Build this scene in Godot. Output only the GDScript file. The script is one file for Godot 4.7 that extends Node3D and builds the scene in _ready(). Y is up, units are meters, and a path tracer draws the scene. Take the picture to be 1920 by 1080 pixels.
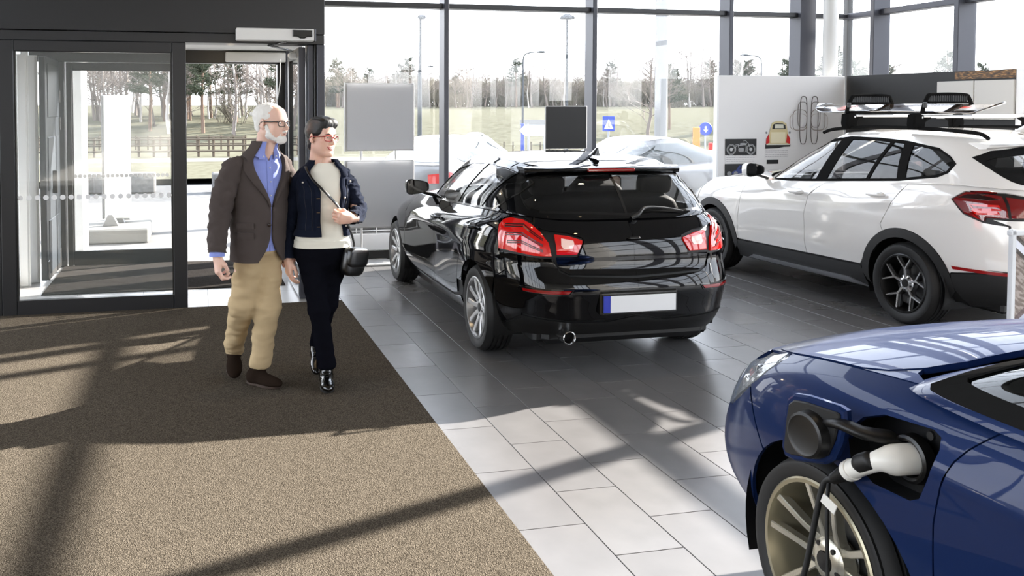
extends Node3D

func _ready() -> void:
	# ---- camera: eye height 1.763 m, lens shifted as in the photograph
	var cam := Camera3D.new()
	cam.name = "camera"
	cam.projection = Camera3D.PROJECTION_FRUSTUM
	cam.near = 0.05
	cam.far = 600.0
	cam.size = 0.05 * 1080.0 / 1680.0
	cam.frustum_offset = Vector2(220.0, -270.0) / 1680.0 * 0.05
	cam.position = Vector3(0, 1.763, 0)
	cam.rotation = Vector3(deg_to_rad(-2.2497), deg_to_rad(-12.5736), 0)
	add_child(cam)
	cam.current = true
	# ---- sky, sun, exposure
	var env := Environment.new()
	var sm := ProceduralSkyMaterial.new()
	sm.sky_top_color = Color(0.9, 0.94, 1.0)
	sm.sky_horizon_color = Color(0.99, 0.995, 1.0)
	sm.sky_curve = 0.15
	sm.ground_horizon_color = Color(0.6, 0.6, 0.59)
	sm.ground_bottom_color = Color(0.5, 0.49, 0.46)
	sm.sky_energy_multiplier = 1.9
	sm.sun_angle_max = 1.0
	var sky := Sky.new()
	sky.sky_material = sm
	env.background_mode = Environment.BG_SKY
	env.sky = sky
	env.tonemap_mode = Environment.TONE_MAPPER_LINEAR
	env.tonemap_exposure = 1.45
	env.sdfgi_enabled = true
	env.ssao_enabled = true
	env.ssil_enabled = true
	var we := WorldEnvironment.new()
	we.name = "world_environment"
	we.environment = env
	add_child(we)
	var sun := DirectionalLight3D.new()
	sun.name = "sun"
	sun.light_color = Color(1.0, 0.975, 0.94)
	sun.light_energy = 9.0
	sun.light_angular_distance = 0.55
	sun.shadow_enabled = true
	sun.sky_mode = DirectionalLight3D.SKY_MODE_LIGHT_ONLY
	var az := deg_to_rad(69.4)
	var el := deg_to_rad(24.0)
	sun.look_at_from_position(Vector3(sin(az) * cos(el), sin(el), -cos(az) * cos(el)) * 50.0, Vector3.ZERO)
	add_child(sun)
	build_hall()
	black_hatchback()
	white_suv()
	blue_suv()
	man()
	woman()
	fittings()
	outside()
# ---------------------------------------------------------------- mesh building
class MB:
	var v := PackedVector3Array()
	var n := PackedVector3Array()
	var uv := PackedVector2Array()
	var ix := PackedInt32Array()
	var T := Transform3D()

	func p(pt: Vector3, nm: Vector3, u := Vector2.ZERO) -> int:
		v.append(T * pt)
		n.append((T.basis * nm).normalized())
		uv.append(u)
		return v.size() - 1

	func t(a: int, b: int, c: int) -> void:
		ix.append(a)
		ix.append(b)
		ix.append(c)

	func tri(a: Vector3, b: Vector3, c: Vector3) -> void:
		var nm := (b - a).cross(c - a)
		if nm.length_squared() < 1e-18:
			return
		var i := p(a, nm)
		p(b, nm)
		p(c, nm)
		t(i, i + 1, i + 2)

	func quad(a: Vector3, b: Vector3, c: Vector3, d: Vector3, ru := Rect2(0, 0, 1, 1)) -> void:
		var nm := (b - a).cross(c - a)
		if nm.length_squared() < 1e-16:
			nm = (c - a).cross(d - a)
		var i := p(a, nm, ru.position + Vector2(0, ru.size.y))
		p(b, nm, ru.position + ru.size)
		p(c, nm, ru.position + Vector2(ru.size.x, 0))
		p(d, nm, ru.position)
		t(i, i + 1, i + 2)
		t(i, i + 2, i + 3)

	# box with chamfered edges
	func box(c: Vector3, s: Vector3, bev := 0.0) -> void:
		var h := s * 0.5
		var e := minf(bev, minf(h.x, minf(h.y, h.z)) * 0.95)
		for ax in 3:
			var b := (ax + 1) % 3
			var d := (ax + 2) % 3
			for sg in [-1.0, 1.0]:
				var q := []
				for k in [[-1, -1], [1, -1], [1, 1], [-1, 1]]:
					var o := Vector3()
					o[ax] = h[ax] * sg
					o[b] = (h[b] - e) * k[0] * sg
					o[d] = (h[d] - e) * k[1]
					q.append(c + o)
				quad(q[0], q[1], q[2], q[3])
		if e <= 0.0:
			return
		for ax in 3:
			var b := (ax + 1) % 3
			var d := (ax + 2) % 3
			for sb in [-1.0, 1.0]:
				for sd in [-1.0, 1.0]:
					var q := []
					for k in [[0, -1], [0, 1], [1, 1], [1, -1]]:
						var o := Vector3()
						o[ax] = (h[ax] - e) * k[1]
						o[b] = (h[b] if k[0] == 0 else h[b] - e) * sb
						o[d] = (h[d] - e if k[0] == 0 else h[d]) * sd
						q.append(c + o)
					var m: Vector3 = (q[0] + q[2]) * 0.5 - c
					m[ax] = 0.0
					if (q[1] - q[0]).cross(q[2] - q[0]).dot(m) > 0:
						quad(q[0], q[1], q[2], q[3])
					else:
						quad(q[3], q[2], q[1], q[0])
		for sx in [-1.0, 1.0]:
			for sy in [-1.0, 1.0]:
				for sz in [-1.0, 1.0]:
					var g := Vector3(sx, sy, sz)
					var a := c + (h - Vector3(0, e, e)) * g
					var b2 := c + (h - Vector3(e, 0, e)) * g
					var d2 := c + (h - Vector3(e, e, 0)) * g
					if (b2 - a).cross(d2 - a).dot(g) > 0:
						tri(a, b2, d2)
					else:
						tri(a, d2, b2)

	# a surface of rings: rows of points, closed round or not, normals from the grid
	func rings(rows: Array, closed := true, cap0 := false, cap1 := false) -> void:
		var m: int = rows[0].size()
		var base := v.size()
		for i in rows.size():
			for j in m:
				var i0 := maxi(i - 1, 0)
				var i1 := mini(i + 1, rows.size() - 1)
				var j0 := (j - 1 + m) % m if closed else maxi(j - 1, 0)
				var j1 := (j + 1) % m if closed else mini(j + 1, m - 1)
				var du: Vector3 = rows[i1][j] - rows[i0][j]
				var dv: Vector3 = rows[i][j1] - rows[i][j0]
				if dv.length_squared() < 1e-12:
					dv = rows[i1 if i0 == i else i0][j1] - rows[i1 if i0 == i else i0][j0]
				var nm := dv.cross(du)
				if nm.length_squared() < 1e-18:
					nm = Vector3.UP
				p(rows[i][j], nm, Vector2(float(j) / m, float(i) / maxi(rows.size() - 1, 1)))
		for i in rows.size() - 1:
			for j in (m if closed else m - 1):
				var j1 := (j + 1) % m
				var a := base + i * m + j
				var b := base + i * m + j1
				var c := base + (i + 1) * m + j1
				var d := base + (i + 1) * m + j
				t(a, b, c)
				t(a, c, d)
		for e in [0, 1]:
			if (e == 0 and cap0) or (e == 1 and cap1):
				var row: Array = rows[0 if e == 0 else rows.size() - 1]
				var c := Vector3()
				for q in row:
					c += q
				c /= m
				var nx: Array = rows[1 if e == 0 else rows.size() - 2]
				var c2 := Vector3()
				for q in nx:
					c2 += q
				c2 /= m
				var nm := (c - c2).normalized()
				var ci := p(c, nm)
				var first := v.size()
				for q in row:
					p(q, nm)
				for j in m:
					t(ci, first + j, first + (j + 1) % m)

	func tube(path: Array, rad, sides := 8, caps := true, squash := 1.0) -> void:
		var rows := []
		var up := Vector3.UP
		var prev := Vector3()
		for i in path.size():
			var d: Vector3 = (path[mini(i + 1, path.size() - 1)] - path[maxi(i - 1, 0)]).normalized()
			if i == 0:
				up = Vector3.UP if absf(d.y) < 0.9 else Vector3.RIGHT
			var s := d.cross(up).normalized()
			up = s.cross(d).normalized()
			var r: float = rad[i] if rad is Array else rad
			var row := []
			for j in sides:
				var a := TAU * j / sides
				row.append(path[i] + s * cos(a) * r + up * sin(a) * r * squash)
			rows.append(row)
		rings(rows, true, caps, caps)

	# profile of (radius, height) round the y axis
	func lathe(prof: Array, seg := 32, a0 := 0.0, a1 := TAU) -> void:
		var k := prof.size()
		var sn := []
		for i in k - 1:
			var d: Vector2 = prof[i + 1] - prof[i]
			sn.append(Vector2(d.y, -d.x).normalized())
		for i in k - 1:
			var na: Vector2 = sn[i]
			var nb: Vector2 = sn[i]
			if i > 0 and sn[i - 1].dot(sn[i]) > 0.75:
				na = (sn[i - 1] + sn[i]).normalized()
			if i < k - 2 and sn[i + 1].dot(sn[i]) > 0.75:
				nb = (sn[i + 1] + sn[i]).normalized()
			var base := v.size()
			for j in seg + 1:
				var a := lerpf(a0, a1, float(j) / seg)
				var ca := cos(a)
				var sa := sin(a)
				p(Vector3(prof[i].x * ca, prof[i].y, prof[i].x * sa), Vector3(na.x * ca, na.y, na.x * sa), Vector2(float(j) / seg, 0))
				p(Vector3(prof[i + 1].x * ca, prof[i + 1].y, prof[i + 1].x * sa), Vector3(nb.x * ca, nb.y, nb.x * sa), Vector2(float(j) / seg, 1))
			for j in seg:
				var a := base + j * 2
				t(a, a + 1, a + 3)
				t(a, a + 3, a + 2)

	# polygon in the xy plane from z0 to z1, front edge (z1) chamfered
	func extrude(poly: PackedVector2Array, z0: float, z1: float, bev := 0.0, both := false) -> void:
		if Geometry2D.is_polygon_clockwise(poly):
			poly = poly.duplicate()
			poly.reverse()
		var m := poly.size()
		var layers := []
		if both and bev > 0:
			layers.append([MB.inset(poly, bev), z0])
			layers.append([poly, z0 + bev])
		else:
			layers.append([poly, z0])
		if bev > 0:
			layers.append([poly, z1 - bev])
			layers.append([MB.inset(poly, bev), z1])
		else:
			layers.append([poly, z1])
		for l in layers.size() - 1:
			for j in m:
				var a: Vector2 = layers[l][0][j]
				var b: Vector2 = layers[l][0][(j + 1) % m]
				var c: Vector2 = layers[l + 1][0][(j + 1) % m]
				var d: Vector2 = layers[l + 1][0][j]
				quad(Vector3(a.x, a.y, layers[l][1]), Vector3(b.x, b.y, layers[l][1]), Vector3(c.x, c.y, layers[l + 1][1]), Vector3(d.x, d.y, layers[l + 1][1]))
		for e in [0, layers.size() - 1]:
			var pl: PackedVector2Array = layers[e][0]
			var tr := Geometry2D.triangulate_polygon(pl)
			var nm := Vector3(0, 0, -1 if e == 0 else 1)
			var base := v.size()
			var lo := pl[0]
			var hi := pl[0]
			for q in pl:
				lo = lo.min(q)
				hi = hi.max(q)
			for q in pl:
				p(Vector3(q.x, q.y, layers[e][1]), nm, Vector2((q.x - lo.x) / (hi.x - lo.x), (hi.y - q.y) / (hi.y - lo.y)))
			for i in tr.size() / 3:
				t(base + tr[i * 3], base + tr[i * 3 + 1], base + tr[i * 3 + 2])

	static func inset(poly: PackedVector2Array, d: float) -> PackedVector2Array:
		var out := PackedVector2Array()
		var m := poly.size()
		var sg := -1.0 if Geometry2D.is_polygon_clockwise(poly) else 1.0
		for i in m:
			var e0 := (poly[i] - poly[(i - 1 + m) % m]).normalized()
			var e1 := (poly[(i + 1) % m] - poly[i]).normalized()
			var n0 := Vector2(-e0.y, e0.x) * sg
			var n1 := Vector2(-e1.y, e1.x) * sg
			var b := (n0 + n1)
			var l := maxf(b.length_squared(), 0.6)
			out.append(poly[i] + b * 2.0 / l * d)
		return out

	# superellipsoid
	func blob(c: Vector3, s: Vector3, e := 0.5, seg := 16) -> void:
		var rows := []
		var h := s * 0.5
		for i in seg + 1:
			var th := -PI / 2 + PI * i / seg
			var row := []
			for j in seg * 2:
				var ph := TAU * j / (seg * 2)
				var ct := MB.sp(cos(th), e)
				row.append(c + Vector3(h.x * ct * MB.sp(cos(ph), e), h.y * MB.sp(sin(th), e), -h.z * ct * MB.sp(sin(ph), e)))
			rows.append(row)
		rings(rows)

	static func sp(x: float, e: float) -> float:
		return signf(x) * pow(absf(x), e)

	func mesh() -> ArrayMesh:
		var k := ix.size() / 3
		for i in k:
			var a := ix[i * 3]
			var b := ix[i * 3 + 1]
			var c := ix[i * 3 + 2]
			if (v[b] - v[a]).cross(v[c] - v[a]).dot(n[a] + n[b] + n[c]) > 0:
				ix[i * 3 + 1] = c
				ix[i * 3 + 2] = b
		var ar := []
		ar.resize(Mesh.ARRAY_MAX)
		ar[Mesh.ARRAY_VERTEX] = v
		ar[Mesh.ARRAY_NORMAL] = n
		ar[Mesh.ARRAY_TEX_UV] = uv
		ar[Mesh.ARRAY_INDEX] = ix
		var m := ArrayMesh.new()
		m.add_surface_from_arrays(Mesh.PRIMITIVE_TRIANGLES, ar)
		return m


var names := {}

func numbered(s: String) -> String:
	names[s] = names.get(s, -1) + 1
	return s if names[s] == 0 else "%s_%03d" % [s, names[s]]

func put(called: String, m, mat: Material, parent: Node = self, at := Vector3.ZERO) -> MeshInstance3D:
	var o := MeshInstance3D.new()
	o.name = numbered(called) if parent == self else called
	o.mesh = m.mesh() if m is MB else m
	o.material_override = mat
	o.position = at
	parent.add_child(o, true)
	return o

func tag(o: Node, label: String, category := "", group := "") -> Node:
	o.set_meta("label", label)
	if category:
		o.set_meta("category", category)
	if group:
		o.set_meta("group", group)
	return o

func thing(called: String, label: String, category: String, at := Vector3.ZERO, turn := 0.0, group := "") -> Node3D:
	var o := Node3D.new()
	o.name = numbered(called)
	add_child(o)
	o.position = at
	o.rotation.y = turn
	tag(o, label, category, group)
	return o

func struct(o: Node) -> Node:
	o.set_meta("kind", "structure")
	return o

func sroot(called: String, at := Vector3.ZERO) -> Node3D:
	var o := Node3D.new()
	o.name = numbered(called)
	add_child(o)
	o.position = at
	struct(o)
	return o

func dup(o: Node3D, label: String, at: Vector3, turn := 0.0, sc := 1.0, group := "") -> Node3D:
	var r: Node3D = o.duplicate()
	r.name = numbered(str(o.name).rstrip("0123456789").rstrip("_"))
	add_child(r)
	r.position = at
	r.rotation.y = turn
	r.scale = Vector3.ONE * sc
	r.set_meta("label", label)
	if group:
		r.set_meta("group", group)
	return r

func mat(c: Color, rough := 0.5, metal := 0.0, coat := 0.0) -> StandardMaterial3D:
	var m := StandardMaterial3D.new()
	m.albedo_color = c
	m.roughness = rough
	m.metallic = metal
	if coat > 0:
		m.clearcoat_enabled = true
		m.clearcoat = coat
		m.clearcoat_roughness = 0.02
	return m

# a matt stuff without any gloss at grazing angles
func matt(c: Color) -> StandardMaterial3D:
	var m := mat(c, 1.0)
	m.metallic_specular = 0.0
	return m

func glass(c: Color) -> StandardMaterial3D:
	var m := mat(c, 0.0)
	m.transparency = BaseMaterial3D.TRANSPARENCY_ALPHA
	return m

func noise_tex(sz: int, freq: float, seed_: int, normal := false, strength := 4.0, kind := FastNoiseLite.TYPE_SIMPLEX, oct := 3) -> NoiseTexture2D:
	var f := FastNoiseLite.new()
	f.seed = seed_
	f.frequency = freq
	f.noise_type = kind
	f.fractal_octaves = oct
	var t := NoiseTexture2D.new()
	t.width = sz
	t.height = sz
	t.seamless = true
	t.noise = f
	if normal:
		t.as_normal_map = true
		t.bump_strength = strength
	return t

func ramp(t: NoiseTexture2D, cols: Array) -> NoiseTexture2D:
	var g := Gradient.new()
	var o := PackedFloat32Array()
	var c := PackedColorArray()
	for k in cols:
		o.append(k[0])
		c.append(k[1])
	g.offsets = o
	g.colors = c
	t.color_ramp = g
	return t

func tri_tex(m: StandardMaterial3D, sc: float, world := false) -> StandardMaterial3D:
	m.uv1_triplanar = true
	m.uv1_world_triplanar = world
	m.uv1_scale = Vector3.ONE * sc
	return m

func grey(x: float) -> Color:
	return Color(x, x, x)

func pv(a: Array) -> PackedVector2Array:
	var o := PackedVector2Array()
	for i in a.size() / 2:
		o.append(Vector2(a[i * 2], a[i * 2 + 1]))
	return o

# smooth interpolation in a table x0,y0,x1,y1 ...
func ci(t: Array, x: float) -> float:
	var n := t.size() / 2
	if x <= t[0]:
		return t[1]
	if x >= t[2 * n - 2]:
		return t[2 * n - 1]
	var i := 0
	while x > t[2 * i + 2]:
		i += 1
	var x0: float = t[2 * i]
	var y0: float = t[2 * i + 1]
	var x1: float = t[2 * i + 2]
	var y1: float = t[2 * i + 3]
	var h := x1 - x0
	var u := (x - x0) / h
	var m0: float = (y1 - y0) / h if i == 0 else (y1 - t[2 * i - 1]) / (x1 - t[2 * i - 2])
	var m1: float = (y1 - y0) / h if i == n - 2 else (t[2 * i + 5] - y0) / (t[2 * i + 4] - x0)
	var u2 := u * u
	var u3 := u2 * u
	return (2 * u3 - 3 * u2 + 1) * y0 + (u3 - 2 * u2 + u) * h * m0 + (3 * u2 - 2 * u3) * y1 + (u3 - u2) * h * m1

# a smooth path through points
func spline(pts: Array, per := 6) -> Array:
	var out := []
	for i in pts.size() - 1:
		var a = pts[maxi(i - 1, 0)]
		var b = pts[i]
		var c = pts[i + 1]
		var d = pts[mini(i + 2, pts.size() - 1)]
		for k in per:
			var u := float(k) / per
			out.append(0.5 * ((2.0 * b) + (c - a) * u + (2.0 * a - 5.0 * b + 4.0 * c - d) * u * u + (3.0 * b - a - 3.0 * c + d) * u * u * u))
	out.append(pts[-1])
	return out
# ---------------------------------------------------------------- car bodies
# A car faces -z; z = 0 is its rear axle. "low": body side from sill to shoulder, "up": from shoulder to roof edge,
# "deck": bonnet and ledges over the shoulder line, "roofcap": the roof. q runs from -2 (rear centre) over 0 (side) to 2 (front centre).
func sq(q: float, n: float) -> Vector2:
	var X := 1.0
	var Z := q
	if q > 1.0:
		X = 2.0 - q
		Z = 1.0
	elif q < -1.0:
		X = 2.0 + q
		Z = -1.0
	var k := pow(pow(absf(X), n) + pow(absf(Z), n), 1.0 / n)
	return Vector2(X / k, Z / k)

func low(D: Dictionary, q: float, v: float) -> Vector3:
	var s := sq(q, D.nf if q > 0 else D.nr)
	var z: float = D.zm - s.y * (D.zm - ci(D.zf, v)) if s.y > 0 else D.zm - s.y * (ci(D.zr, v) - D.zm)
	var w := lerpf(ci(D.wf, v), ci(D.wd, v), smoothstep(D.zb.x, D.zb.y, z))
	var x := s.x * w
	var y := lerpf(ci(D.bot, z), ci(D.top, z), v)
	for b in D.bumps:
		x += s.x * b[4] * exp(-pow((z - b[0]) / b[2], 2) - pow((y - b[1]) / b[3], 2))
	return Vector3(x, y, z)

func up(D: Dictionary, q: float, v: float) -> Vector3:
	var s := sq(q, D.nfu if q > 0 else D.nru)
	var z: float = D.zmu - s.y * (D.zmu - ci(D.zfu, v)) if s.y > 0 else D.zmu - s.y * (ci(D.zru, v) - D.zmu)
	var x := s.x * ci(D.wu, v)
	return Vector3(x, lerpf(ci(D.top, z) - 0.015, ci(D.roof, z), v), z)

func S(D: Dictionary, kind: String, a: float, b: float) -> Vector3:
	match kind:
		"low":
			return low(D, a, b)
		"up":
			return up(D, a, b)
		"deck":
			var p := low(D, a, 1.0)
			return Vector3(p.x * b, p.y + ci(D.crown, p.z) * (1.0 - b * b), p.z)
	var p := up(D, a, 1.0)
	var z := lerpf(D.zmu, p.z, b)
	return Vector3(p.x * b, ci(D.roof, z) + D.rise * (1.0 - pow(absf(b), 2.2)), z)

func SN(D: Dictionary, kind: String, a: float, b: float) -> Array:
	var p := S(D, kind, a, b)
	var e := 0.004
	var da := S(D, kind, a + e, b) - S(D, kind, a - e, b)
	var db := S(D, kind, a, b + e) - S(D, kind, a, b - e)
	if kind == "roofcap" and b < 0.05:
		da = Vector3(0, 0, 1)
		db = Vector3(1, 0, 0)
	var n := da.cross(db)
	if n.length_squared() < 1e-16:
		n = Vector3.UP
	n = n.normalized()
	if n.dot(p - Vector3(0, 0.55, clampf(p.z, -2.6, 0.0))) < 0:
		n = -n
	return [p, n]

func qside(zeta: float, n: float) -> float:
	var s := signf(zeta)
	zeta = minf(absf(zeta), 0.9995)
	var r := zeta / pow(1.0 - pow(zeta, n), 1.0 / n)
	return s * (r if r <= 1.0 else 2.0 - 1.0 / r)

# side view (z, y) to (q, v)
func sp(D: Dictionary, kind: String, z: float, y: float) -> Vector2:
	if kind == "low":
		var b := ci(D.bot, z)
		var v := clampf((y - b) / (ci(D.top, z) - b), 0.0, 1.0)
		return Vector2(qside((D.zm - z) / (D.zm - ci(D.zf, v)), D.nf) if z < D.zm else qside((D.zm - z) / (ci(D.zr, v) - D.zm), D.nr), v)
	var b := ci(D.top, z) - 0.015
	var v := clampf((y - b) / (ci(D.roof, z) - b), 0.0, 1.0)
	return Vector2(qside((D.zmu - z) / (D.zmu - ci(D.zfu, v)), D.nfu) if z < D.zmu else qside((D.zmu - z) / (ci(D.zru, v) - D.zmu), D.nru), v)

# rear (dir -1) or front (dir 1) view (x, y) to (q, v)
func ep(D: Dictionary, kind: String, x: float, y: float, dir := -1.0) -> Vector2:
	var z := 0.7 if dir < 0 else -3.3
	if kind == "up":
		z = 0.5 if dir < 0 else -1.6
	var q := 2.0
	var v := 0.5
	for i in 8:
		var b: float = ci(D.bot, z) if kind == "low" else ci(D.top, z) - 0.015
		v = clampf((y - b) / ((ci(D.top, z) if kind == "low" else ci(D.roof, z)) - b), 0.0, 1.0)
		var w := ci(D.wu, v)
		var n: float = D.nru if dir < 0 else D.nfu
		if kind == "low":
			w = lerpf(ci(D.wf, v), ci(D.wd, v), smoothstep(D.zb.x, D.zb.y, z))
			n = D.nr if dir < 0 else D.nf
		var xs := minf(absf(x) / w, 0.9995)
		var t := xs / pow(1.0 - pow(xs, n), 1.0 / n)
		q = 2.0 - t if t <= 1.0 else 1.0 / t
		z = S(D, kind, q * dir, v).z
	return Vector2(q * dir, v)

# a polygon: rows [mode, a, b] with mode "s" side (z, y), "r" rear (x, y), "f" front (x, y), "q" raw; edges are cut fine
func cpoly(D: Dictionary, kind: String, rows: Array, step := 0.05) -> PackedVector2Array:
	var out := PackedVector2Array()
	var m := rows.size()
	for i in m:
		var a: Array = rows[i]
		var b: Array = rows[(i + 1) % m]
		if a[0] == b[0] and a[0] != "q":
			var n := maxi(1, int(Vector2(a[1] - b[1], a[2] - b[2]).length() / step))
			for k in n:
				var u := float(k) / n
				out.append(conv(D, kind, a[0], lerpf(a[1], b[1], u), lerpf(a[2], b[2], u)))
		else:
			var ca := conv(D, kind, a[0], a[1], a[2])
			var cb := conv(D, kind, b[0], b[1], b[2])
			var n := maxi(1, int(ca.distance_to(cb) / 0.06))
			for k in n:
				out.append(ca.lerp(cb, float(k) / n))
	var clean := PackedVector2Array()
	for i in out.size():
		if out[i].distance_to(out[(i + 1) % out.size()]) > 2e-4:
			clean.append(out[i])
	return clean

func conv(D: Dictionary, kind: String, mode: String, a: float, b: float) -> Vector2:
	match mode:
		"s":
			return sp(D, kind, a, b)
		"r":
			return ep(D, kind, a, b, -1.0)
		"f":
			return ep(D, kind, a, b, 1.0)
		"d":   # bonnet from above: (x, z)
			var q := sp(D, "low", b, 9.0).x
			return Vector2(q, clampf(absf(a) / low(D, q, 1.0).x, 0.0, 1.0))
	return Vector2(a, b)

func S2(a: Array) -> Array:
	var o := []
	for i in a.size() / 2:
		o.append(["s", a[2 * i], a[2 * i + 1]])
	return o

func R2(a: Array, m := "r") -> Array:
	var o := []
	for i in a.size() / 2:
		o.append([m, a[2 * i], a[2 * i + 1]])
	return o

func arch(zc: float, yc: float, r: float, y0: float, rev := false, r2 := 0.0) -> Array:   # from front foot over the top to rear foot
	var o := []
	var a0 := asin(clampf((y0 - yc) / r, -1, 1))
	for i in 25:
		var a := lerpf(PI - a0, a0, i / 24.0)
		o.append(["s", zc + r * cos(a), yc + (r if r2 == 0.0 else r2) * sin(a)])
	if rev:
		o.reverse()
	return o

# lays the polygon on the surface; off moves it out along the normal, skirt turns its rim inwards
func lay(mb: MB, D: Dictionary, kind: String, poly: PackedVector2Array, side: float, off := 0.0, skirt := 0.012, holes := [], gap := 0.0025) -> void:
	if gap != 0.0:
		var sc := PackedVector2Array()
		for q in poly:
			sc.append(Vector2(q.x * 2.0, q.y * 0.7))
		sc = MB.inset(sc, gap)
		for i in poly.size():
			poly[i] = Vector2(sc[i].x * 0.5, sc[i].y / 0.7)
	var lo := poly[0]
	var hi := poly[0]
	for q in poly:
		lo = lo.min(q)
		hi = hi.max(q)
	var du: float = D.get("du", 0.03)
	var dv: float = D.get("dv", 0.07)
	var nu := int(ceil((hi.x - lo.x) / du))
	var nv := int(ceil((hi.y - lo.y) / dv))
	var edge := {}
	for ring in [poly] + holes:
		for i in ring.size():
			var a: Vector2 = ring[i]
			var b: Vector2 = ring[(i + 1) % ring.size()]
			var n := 1 + int(maxf(absf(b.x - a.x) / du, absf(b.y - a.y) / dv) * 4.0)
			for k in n + 1:
				var c := a.lerp(b, float(k) / n)
				for ox in [-0.05, 0.05]:
					for oy in [-0.05, 0.05]:
						edge[Vector2i(int(floor((c.x - lo.x) / du + ox)), int(floor((c.y - lo.y) / dv + oy)))] = true
	var memo := {}
	var vert := func(c: Vector2) -> int:
		var key := Vector2i(roundi(c.x * 20000), roundi(c.y * 20000))
		if not memo.has(key):
			var sn := SN(D, kind, c.x, c.y)
			var pt: Vector3 = sn[0] + sn[1] * off
			memo[key] = mb.p(Vector3(pt.x * side, pt.y, pt.z), Vector3(sn[1].x * side, sn[1].y, sn[1].z), c)
		return memo[key]
	for i in nu:
		for j in nv:
			var a := lo + Vector2(i * du, j * dv)
			var cell := PackedVector2Array([a, a + Vector2(du, 0), a + Vector2(du, dv), a + Vector2(0, dv)])
			if not edge.has(Vector2i(i, j)):
				var mid := a + Vector2(du, dv) * 0.5
				if not Geometry2D.is_point_in_polygon(mid, poly):
					continue
				var out := false
				for h in holes:
					out = out or Geometry2D.is_point_in_polygon(mid, h)
				if out:
					continue
				var k := [vert.call(cell[0]), vert.call(cell[1]), vert.call(cell[2]), vert.call(cell[3])]
				mb.t(k[0], k[1], k[2])
				mb.t(k[0], k[2], k[3])
				continue
			var parts: Array = Geometry2D.intersect_polygons(cell, poly)
			for h in holes:
				var nx := []
				for q in parts:
					nx += Geometry2D.clip_polygons(q, h)
				parts = nx
			for q in parts:
				if Geometry2D.is_polygon_clockwise(q):
					continue
				var tr := Geometry2D.triangulate_polygon(q)
				for m in tr.size() / 3:
					mb.t(vert.call(q[tr[m * 3]]), vert.call(q[tr[m * 3 + 1]]), vert.call(q[tr[m * 3 + 2]]))
	if skirt > 0.0:
		for ring in [poly] + holes:
			var rows := []
			for i in ring.size():
				var sn := SN(D, kind, ring[i].x, ring[i].y)
				var pt: Vector3 = sn[0] + sn[1] * off
				var pb: Vector3 = sn[0] + sn[1] * (off - skirt)
				rows.append([Vector3(pt.x * side, pt.y, pt.z), Vector3(pb.x * side, pb.y, pb.z)])
			for i in ring.size():
				var k: int = (i + 1) % ring.size()
				mb.quad(rows[i][0], rows[k][0], rows[k][1], rows[i][1])

func panel(D: Dictionary, called: String, kind: String, rows: Array, m: Material, parent: Node, sides := [-1.0, 1.0], off := 0.0, skirt := 0.012, holes := [], gap := 0.0025) -> MeshInstance3D:
	var mb := MB.new()
	for s in sides:
		var hp := []
		for h in holes:
			hp.append(cpoly(D, kind, h))
		lay(mb, D, kind, cpoly(D, kind, rows), s, off, skirt, hp, gap)
	return put(called, mb, m, parent)

# the same panel once for each side
func pair(D: Dictionary, called: String, kind: String, rows: Array, m: Material, parent: Node, off := 0.0, skirt := 0.012, holes := [], gap := 0.0025) -> Array:
	var o := []
	for s in [-1.0, 1.0]:
		o.append(panel(D, called, kind, rows, m, parent, [s], off, skirt, holes, gap))
	return o

# a thin band along the rim of a polygon
func band(D: Dictionary, called: String, kind: String, rows: Array, width: float, m: Material, parent: Node, side: float, off := 0.004) -> MeshInstance3D:
	var mb := MB.new()
	var poly := cpoly(D, kind, rows)
	var sc := PackedVector2Array()
	for q in poly:
		sc.append(Vector2(q.x * 1.6, q.y * 0.45))
	var ins := MB.inset(sc, width)
	var ra := []
	for i in poly.size() + 1:
		var k := i % poly.size()
		var row := []
		for u in [[0.0, -0.006], [0.0, 0.0], [1.0, 0.0], [1.0, -0.006]]:
			var c := poly[k].lerp(Vector2(ins[k].x / 1.6, ins[k].y / 0.45), u[0])
			var sn := SN(D, kind, c.x, c.y)
			var pt: Vector3 = sn[0] + sn[1] * (off + u[1])
			row.append(Vector3(pt.x * side, pt.y, pt.z))
		ra.append(row)
	for i in ra.size() - 1:
		for j in 3:
			mb.quad(ra[i][j], ra[i + 1][j], ra[i + 1][j + 1], ra[i][j + 1])
	for i in mb.n.size():
		if mb.n[i].x * side < 0 and absf(mb.n[i].x) > 0.3:
			mb.n[i] = -mb.n[i]
	return put(called, mb, m, parent)

func arch_liner(called: String, zc: float, yc: float, r: float, x0: float, x1: float, parent: Node, m: Material) -> void:
	for s in [-1.0, 1.0]:
		var mb := MB.new()
		var rows := []
		for x in [x0, x1]:
			var row := []
			for i in 29:
				var a := lerpf(-0.35, PI + 0.35, i / 28.0)
				row.append(Vector3(x * s, yc + r * sin(a), zc + r * cos(a)))
			rows.append(row)
		mb.rings(rows, false)
		for i in 28:
			mb.tri(Vector3(x1 * s, yc, zc), rows[1][i], rows[1][i + 1])
		put(called, mb, m, parent)

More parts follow.
